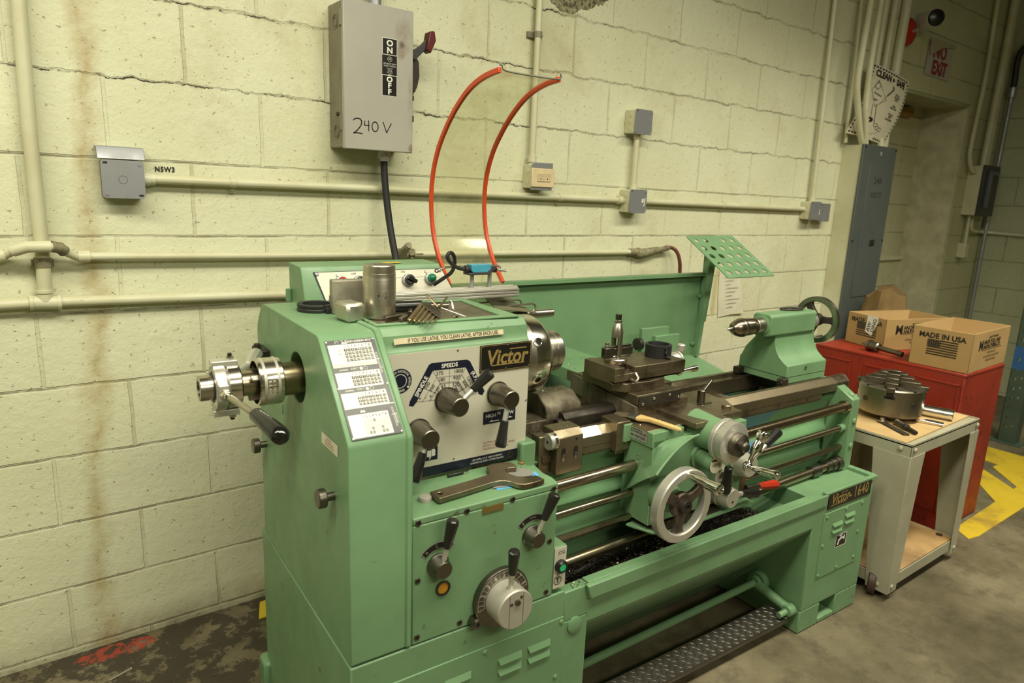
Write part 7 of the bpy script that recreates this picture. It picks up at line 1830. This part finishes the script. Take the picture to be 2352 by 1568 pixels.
for i in range(170):       # long curls
    x = 1.02+0.84*rnd.random(); y = -1.03+0.15*rnd.random(); z = swz(x, y)+rnd.uniform(0.002, 0.012)
    ax_ = V((rnd.gauss(0, 1), rnd.gauss(0, 1), rnd.gauss(0, .35))).normalized(); r_ = rnd.uniform(0.0012, 0.0025); p_, q_, _ = B().frame(ax_)
    n_ = rnd.randint(14, 40)
    pts = [V((x, y, z))+ax_*(k_*0.0011)+(p_*math.cos(k_*1.1)+q_*math.sin(k_*1.1))*r_ for k_ in range(n_)]
    pts = [V((q.x, max(-1.033, min(-0.87, q.y)), max(0.386, q.z))) for q in pts]
    b.mat(1 if rnd.random() < 0.55 else 2)
    for q0, q1 in zip(pts[:-1], pts[1:]):
        e = ax_*0.0005
        b.add([q0-e, q0+e, q1+e, q1-e], [(0, 1, 2, 3)])
solo('metal_swarf', b, [flat('black_swarf', (0.010, 0.008, 0.006), 0.5), DARKIRON, metal('brown_swarf', (0.30, 0.22, 0.14), 0.3), STEELB], 'black oily metal swarf heaped in the chip pan under the bed', 'swarf', (1.45, -0.95, 0.38), 'L', kind='stuff')
b = B()
def chips(n, x0, x1, y0, y1, z, s0=0.0007, s1=0.002):
    for i in range(n):
        c = V((rnd.uniform(x0, x1), rnd.uniform(y0, y1), z)); s_ = rnd.uniform(s0, s1)
        pts = [c+V((rnd.uniform(-1, 1), rnd.uniform(-1, 1), rnd.uniform(0.0, 1.2)))*s_ for _ in range(4)]
        b.mat(0 if rnd.random() < 0.6 else 1).add(pts, [(0, 1, 2), (0, 2, 3), (0, 3, 1), (1, 3, 2)])
chips(60, 0.90, 0.975, -0.99, -0.91, 0.7612); chips(25, 0.70, 0.94, -1.05, -0.91, 0.7612, 0.0005, 0.0012)
chips(150, 1.11, 1.222, -0.752, -0.703, 0.8560, 0.001, 0.0026)
chips(70, 1.30, 1.41, -1.0, -0.91, 0.799); chips(40, 1.31, 1.35, -0.858, -0.825, 0.9155, 0.001, 0.002)
chips(60, 1.30, 1.56, -1.025, -0.96, 0.536, 0.001, 0.0025); chips(25, 1.34, 1.50, -0.62, -0.45, 0.8645, 0.001, 0.0022); chips(40, 1.05, 1.12, -0.92, -0.87, 0.8145)
chips(40, 1.55, 1.69, -0.93, -0.80, 0.801, 0.0006, 0.0014); chips(60, 1.0, 1.05, -1.057, -1.032, 0.479, 0.001, 0.003)
solo('metal_chips', b, [STEELB, metal('bronze_chips', (0.35, 0.26, 0.17), 0.3)], 'bright metal chips sprinkled over the saddle, gap and gearbox top', 'chips', (1.2, -0.9, 0.76), 'L', kind='stuff')

# ================================================================== trolley at the end of the lathe (world coordinates)
cx0, cx1, cy0, cy1, cz = 2.392, 2.955, -1.205, -0.78, 0.595
t = thing('tool_trolley', 'grey steel trolley on casters beside the right end of the lathe', 'trolley', ((cx0+cx1)/2, (cy0+cy1)/2, 0))
b = B()
b.box(cx0, cx1, cy0, cy1, cz-0.012, cz-0.006)
b.box(cx0, cx1, cy0, cy0+0.003, cz-0.050, cz).box(cx0, cx1, cy1-0.003, cy1, cz-0.050, cz)
b.box(cx0, cx0+0.003, cy0, cy1, cz-0.050, cz).box(cx1-0.003, cx1, cy0, cy1, cz-0.050, cz)
part('top_tray', b, CARTG, t, 0.001)
b = B().box(cx0+0.004, cx1-0.004, cy0+0.004, cy1-0.004, 0.078, 0.084)
b.box(cx0+0.004, cx1-0.004, cy0+0.002, cy0+0.005, 0.045, 0.088).box(cx0+0.004, cx1-0.004, cy1-0.005, cy1-0.002, 0.045, 0.088).box(cx1-0.005, cx1-0.002, cy0, cy1, 0.045, 0.088).box(cx0+0.002, cx0+0.005, cy0, cy1, 0.045, 0.088)
part('lower_shelf', b, CARTG, t, 0.001)
part('shelf_board', B().box(cx0+0.01, cx1-0.01, cy0+0.008, cy1-0.01, 0.085, 0.090), WOODSH, t, 0.001)
for ix in (0, 1):
    for iy in (0, 1):
        X_ = cx0 if ix == 0 else cx1; Y_ = cy0 if iy == 0 else cy1
        sx = 1 if ix == 0 else -1; sy = 1 if iy == 0 else -1
        wt, wb = (0.105, 0.060) if ix == 0 else (0.075, 0.050)
        b = B()
        b.prism([(X_-sx*0.002, 0.548), (X_+sx*wt, 0.548), (X_+sx*(wt-0.006), 0.50), (X_+sx*wb, 0.03), (X_-sx*0.002, 0.03)], 'y', Y_-sy*0.004, Y_-sy*0.001)
        b.prism([(Y_-sy*0.002, 0.548), (Y_+sy*0.125, 0.548), (Y_+sy*0.120, 0.50), (Y_+sy*0.075, 0.03), (Y_-sy*0.002, 0.03)], 'x', X_-sx*0.004, X_-sx*0.001)
        lg = part('leg', b, CARTG, t, 0.0008)
        b = B()
        for z in (0.572, 0.055):
            b.rev([(0.009, 0), (0.008, 0.004), (0.004, 0.006)], (X_+sx*0.022, Y_-sy*0.003, z), (0, -sy, 0), 16)
            b.rev([(0.009, 0), (0.008, 0.004), (0.004, 0.006)], (X_-sx*0.003, Y_+sy*0.035, z), (-sx, 0, 0), 16)
        part('bolt_heads', b, CARTG, lg)
        wx_, wy_ = X_+sx*0.035, Y_+sy*0.050
        if (ix, iy) == (0, 0): wx_, wy_ = X_+0.018, Y_+0.060
        b = B().ringrev([(0.022, -0.012), (0.043, -0.013), (0.046, -0.009), (0.046, 0.009), (0.043, 0.013), (0.022, 0.012)], (wx_, wy_, 0.0465), (0.35, -1, 0), 36)
        b.mat(1).rev([(0.022, -0.0125), (0.022, 0.0125)], (wx_, wy_, 0.0465), (0.35, -1, 0), 28).rev([(0.007, -0.017), (0.007, 0.017)], (wx_, wy_, 0.0465), (0.35, -1, 0), 12)
        b.box(wx_-0.02, wx_+0.02, wy_-0.02, wy_+0.02, 0.072, 0.0775)
        part('caster', b, [CASTER, GUNMET], t)
zb = cz-0.0055
b = B().prism([(2.400, -1.182), (2.945, -1.168), (2.940, -0.80), (2.400, -0.80)], 'z', zb, zb+0.006)
solo('hardboard_sheet', b, HARDB, 'brown hardboard sheet lining the top of the trolley', 'board', (2.67, -0.98, zb), bevel=0.0006)
zt = zb+0.0062
# four-jaw chuck
cc = V((2.650, -0.998, zt))
t = thing('lathe_chuck', 'heavy round four jaw lathe chuck lying face up on the trolley', 'chuck', cc)
b = B().rev([(0.050, 0.0), (0.052, 0.002), (0.052, 0.022), (0.109, 0.0225), (0.113, 0.026), (0.113, 0.122), (0.109, 0.127), (0.034, 0.1275), (0.033, 0.11)], cc, (0, 0, 1), 72)
part('body', b, metal('chuck_body_steel', (0.40, 0.37, 0.30), 0.3, (0.28, 0.25, 0.19), 8), t)
rotj = math.radians(22)
for k in range(4):
    a = rotj+k*PI/2
    M = Matrix.Translation(cc) @ Matrix.Rotation(a, 4, 'Z')
    b = B()
    s0 = len(b.v)
    b.box(0.020, 0.119, -0.015, 0.015, 0.118, 0.136)
    b.box(0.020, 0.092, -0.021, 0.021, 0.134, 0.148).box(0.020, 0.068, -0.021, 0.021, 0.148, 0.162).box(0.020, 0.045, -0.021, 0.021, 0.162, 0.174)
    b.mat(1).box(0.104, 0.1138, -0.012, 0.012, 0.092, 0.1275).box(0.104, 0.1138, -0.018, 0.018, 0.092, 0.104).mat(0)
    b.xf(M, s0)
    part('jaw', b, [metal('jaw_steel', (0.22, 0.195, 0.15), 0.35, (0.14, 0.12, 0.09), 12), HOLE], t, 0.0015)
    d = V((math.cos(a+PI/4), math.sin(a+PI/4), 0))
    b = B()
    b.cyl(cc+d*0.1125+V((0, 0, 0.075)), cc+d*0.1145+V((0, 0, 0.075)), 0.010, seg=18)
    part('adjusting_screw', b, DARKIRON, t)
    b = B(); s0 = len(b.v); b.box(0.04, 0.112, -0.005, 0.005, 0.1245, 0.1282); b.xf(Matrix.Translation(cc) @ Matrix.Rotation(a+PI/4, 4, 'Z'), s0)
    part('face_slot', b, HOLE, t)
solo('steel_roller', B().rev([(0.0195, 0), (0.0215, 0.002), (0.0215, 0.138), (0.0195, 0.140)], (2.772, -1.030, zt+0.0217), (0.30, -1, 0), 36), STEELB, 'polished steel roller lying behind the round chuck on the trolley', 'roller', (2.77, -1.09, zt))
solo('square_bar', bar_between((2.700, -1.105, zt), (2.722, -1.168, zt), 0.011, 0.011).xf(Matrix.Identity(4)), DARKIRON, 'dark square steel bar lying at the front edge of the trolley', 'bar', (2.711, -1.137, zt), bevel=0.0008)
t = thing('chuck_key', 'small geared drill chuck key with a long thin handle on trolley', 'chuck key', (2.69, -1.11, zt))
part('gear_head', B().rev([(0.004, 0), (0.010, 0.004), (0.013, 0.010), (0.013, 0.018), (0.008, 0.022)], (2.658, -1.075, zt+0.0135), (0.6, -0.8, 0), 14), DARKIRON, t)
part('handle', B().cyl((2.664, -1.085, zt+0.011), (2.700, -1.175, zt+0.006), 0.0045, 0.0052, 12), STEELB, t)
part('tommy_bar', B().cyl((2.640, -1.068, zt+0.012), (2.668, -1.070, zt+0.013), 0.0035, seg=10), GUNMET, t)
t = thing('drill_bit', 'short twist drill lying diagonally on the trolley front corner', 'drill bit', (2.55, -1.13, zt))
q0, q1 = V((2.565, -1.062, zt+0.0125)), V((2.500, -1.172, zt+0.009))
dd = (q1-q0).normalized()
part('flutes', B().rev([(0.002, 0), (0.012, 0.012), (0.012, 0.02), (0.0095, 0.026), (0.012, 0.034), (0.0095, 0.042), (0.012, 0.050), (0.010, 0.056)], q0, dd, 16), GUNMET, t)
part('shank', B().rev([(0.008, 0.055), (0.0125, 0.058), (0.0125, 0.072), (0.008, 0.075), (0.0075, 0.118), (0.006, 0.122)], q0, dd, 18), DARKIRON, t)
t = thing('clamp_strap', 'flat steel clamp strap with a stud under the chuck on trolley', 'clamp', (2.52, -1.06, zt))
s0_ = bar_between((2.545, -1.02, zt), (2.47, -1.150, zt), 0.022, 0.006)
part('strap', s0_, DARKIRON, t, 0.001)
part('stud', B().rev([(0.018, 0.0062), (0.018, 0.010), (0.008, 0.012), (0.008, 0.020)], (2.543, -1.030, zt), (0, 0, 1), 22), STEEL, t)

# ================================================================== red cabinet with two boxes
t = thing('red_cabinet', 'red painted steel cabinet standing on the floor behind the trolley', 'cabinet', (3.31, -0.75, 0))
part('body', B().box(3.106, 3.520, -1.079, -0.425, 0.004, 0.705), REDCAB, t, 0.003)
part('top', B().box(3.104, 3.522, -1.081, -0.423, 0.7045, 0.718), REDCAB, t, 0.003)
b = B()
for y0, y1 in ((-0.60, -0.445), (-0.81, -0.675), (-1.06, -0.90)):
    b.box(3.1045, 3.1065, y0, y1, 0.10, 0.665)
    b.box(3.100, 3.106, y0-0.006, y0, 0.10, 0.67).box(3.100, 3.106, y1, y1+0.006, 0.10, 0.67).box(3.100, 3.106, y0-0.006, y1+0.006, 0.664, 0.672)
part('side_panels', b, REDCAB, t, 0.001)
def carton(name, label, o, ang, sx, sy, h, torn=False):
    base = (o[0], o[1], 0.7185)
    R_ = Matrix.Translation(base) @ Matrix.Rotation(ang, 4, 'Z')
    t = thing(name, label, 'box', base)
    w_ = 0.004
    b = B()
    def rb(x0, x1, y0, y1, z0, z1):
        s = len(b.v); b.box(x0, x1, y0, y1, z0, z1); b.xf(R_, s)
    rb(0, sx, 0, sy, 0, w_); rb(0, w_, 0, sy, 0, h); rb(sx-w_, sx, 0, sy, 0, h); rb(0, sx, 0, w_, 0, h); rb(0, sx, sy-w_, sy, 0, h)
    part('carton', b, CARDB, t, 0.0015)
    b = B(); s = 0
    b.box(w_+0.0005, w_+0.0015, w_, sy-w_, w_, h-0.003).box(sx-w_-0.0015, sx-w_-0.0005, w_, sy-w_, w_, h-0.003).box(w_, sx-w_, w_+0.0005, w_+0.0015, w_, h-0.003).box(w_, sx-w_, sy-w_-0.0015, sy-w_-0.0005, w_, h-0.003).box(w_, sx-w_, w_, sy-w_, w_+0.0005, w_+0.0015)
    b.xf(R_, 0)
    part('inside_lining', b, CARDIN, t)
    # printing: on the -x face and on the -y face
    b = B()
    ML = R_ @ basis((-0.0006, sy/2, 0), (0, -1, 0), (0, 0, 1))
    MF = R_ @ basis((sx/2, -0.0006, 0), (1, 0, 0), (0, 0, 1))
    b.text('MADE IN USA', ML @ Matrix.Translation((0, h*0.80, 0)), 0.030, 0.0002, bold=0.0011, sx=0.98)
    fw_, fh_ = 0.118, 0.066; fx, fz = -0.053, h*0.32
    b.rect2(ML, fx, fx+fw_*0.42, fz+fh_*0.46, fz+fh_, 0.0003)
    for k in range(7):
        x0 = fx if k < 3 else fx+fw_*0.42
        y0 = fz+fh_*(2*k)/13
        b.rect2(ML, x0, fx+fw_, y0, y0+fh_/13, 0.0003)
    b.mat(1)
    for i in range(6):
        for j in range(5): b.disc2(ML, fx+fw_*0.42*(i+.5)/6, fz+fh_*(0.46+0.54*(j+.5)/5), 0.0015, 0.0006, 6)
    b.mat(0)
    b.text('QUALITY STAMPINGS', MF @ Matrix.Translation((0.015, h*0.83, 0)), 0.013, 0.0002, bold=0.0003, sx=0.85)
    b.text('M', MF @ Matrix.Translation((-0.115, h*0.645, 0)), 0.060, 0.0002, bold=0.0014)
    b.text('ANOR TOOL AND', MF @ Matrix.Translation((-0.088, h*0.715, 0)), 0.024, 0.0002, 'LEFT', bold=0.0008, sx=0.95)
    b.text('ANUFACTURING CO.', MF @ Matrix.Translation((-0.088, h*0.595, 0)), 0.024, 0.0002, 'LEFT', bold=0.0008, sx=0.84)
    b.rect2(MF, -0.095, 0.135, h*0.515, h*0.525, 0.0003)
    for k, s_ in enumerate(('9200 IVANHOE ST.', 'SCHILLER PARK, ILLINOIS 60176', 'PHONE 847-678-2020')): b.text(s_, MF @ Matrix.Translation((0.020, h*(0.43-0.10*k), 0)), 0.015, 0.0002, sx=0.85)
    part('printing', b, [INK, CARDB], t)
    return t, R_, h
carton('cardboard_box', 'open cardboard box marked MADE IN USA at the front corner of the red cabinet', (3.122, -1.078), math.radians(1.5), 0.425, 0.232, 0.168)
t, R_, h = carton('cardboard_box', 'open cardboard box with torn white paper taped over its flag print', (3.240, -0.675), math.radians(-17), 0.40, 0.225, 0.150)
M = R_ @ basis((-0.0016, 0.225/2, 0), (0, -1, 0), (0, 0, 1))
b = B().quad2(M, [(0.000, 0.072), (0.040, 0.058), (0.068, 0.128), (0.066, 0.150), (0.005, 0.154)], 0.0006).quad2(M, [(0.005, 0.1535), (0.066, 0.1525), (0.066, 0.149), (0.005, 0.150)], 0.0012)
b.mat(1).text('AW', M @ Matrix.Translation((0.019, 0.098, 0)) @ Matrix.Rotation(math.radians(80), 4, 'Z'), 0.027, 0.0010, bold=0.0006).text('DING', M @ Matrix.Translation((0.046, 0.108, 0)) @ Matrix.Rotation(math.radians(80), 4, 'Z'), 0.027, 0.0010, bold=0.0006)
part('taped_paper', b, [WHITE, INK], t)
t = thing('drill_arbor', 'drill chuck with tapered arbor lying on the red cabinet top', 'drill chuck', (3.21, -0.69, 0.7185))
q0 = V((3.190, -0.628, 0.7185+0.0265)); dd = V((-0.11, -0.75, -0.035)).normalized()
part('chuck_head', B().rev([(0.004, -0.028), (0.006, -0.012), (0.012, -0.004), (0.020, 0), (0.0265, 0.006), (0.0265, 0.018), (0.0225, 0.020), (0.0225, 0.052), (0.018, 0.058)], q0, dd, 32), GUNMET, t)
part('taper_shank', B().rev([(0.010, 0.055), (0.0095, 0.075), (0.012, 0.085), (0.0115, 0.150), (0.0115, 0.172), (0.007, 0.173)], q0, dd, 24), GUNMET, t)

# sack behind the cabinet
b = B()
rows = []
for j in range(15):
    v_ = j/14; row = []
    for i in range(29):
        a = 2*PI*i/28
        r_ = (0.17+0.02*math.sin(5*a+3*v_))*(1-0.35*max(0, v_-0.75)/0.25)*(1+0.06*math.sin(9*v_+a*2))
        zz = 0.90*v_+0.03*math.sin(2*a+0.6)*v_**3+0.012*math.sin(7*a)*v_**2
        row.append((4.03+r_*1.05*math.cos(a), -0.30+r_*0.8*math.sin(a), zz))
    rows.append(row)
b.sheet(rows).add([rows[-1][i] for i in range(28)], [tuple(range(28))])
solo('burlap_sack', b, BURLAP, 'slumped brown cloth sack standing behind the cardboard boxes', 'sack', (4.02, -0.30, 0))

# pallet rack upright at the right edge
b = B()
hol = []
for k in range(40):
    z = 0.10+0.06*k
    hol.append(circ(0.028, z, 0.009, 8)); hol.append(circ(0.062, z+0.012, 0.007, 8))
b.holed([(0, 0), (0.09, 0), (0.09, 2.6), (0, 2.6)], hol, leftf(4.79, -0.735, 0), -0.003)
b.box(4.79, 4.87, -0.828, -0.825, 0, 2.6).box(4.79, 4.87, -0.738, -0.735, 0, 2.6)
t = thing('pallet_rack_upright', 'dark green perforated steel rack upright at the right edge', 'rack', (4.83, -0.78, 0))
part('post', b, RACKG, t, 0)
part('blue_band', B().holed([(-0.001, 0.46), (0.091, 0.46), (0.091, 0.60), (-0.001, 0.60)], [circ(0.028, 0.10+0.06*k, 0.010, 8) for k in (7,)]+[circ(0.062, 0.112+0.06*k, 0.008, 8) for k in (7,)], leftf(4.7895, -0.735, 0), -0.0005), RACKB, t)
part('foot_plate', B().box(4.76, 4.90, -0.86, -0.70, 0, 0.006), RACKG, t)
solo('floor_screw', B().cyl((0.095, -0.180, 0.003), (0.150, -0.160, 0.003), 0.0022, seg=8).cyl((0.15, -0.16, 0.003), (0.153, -0.159, 0.003), 0.004, seg=8), ALU, 'loose bright screw lying on the dirty floor by the wall', 'screw', (0.12, -0.17, 0))
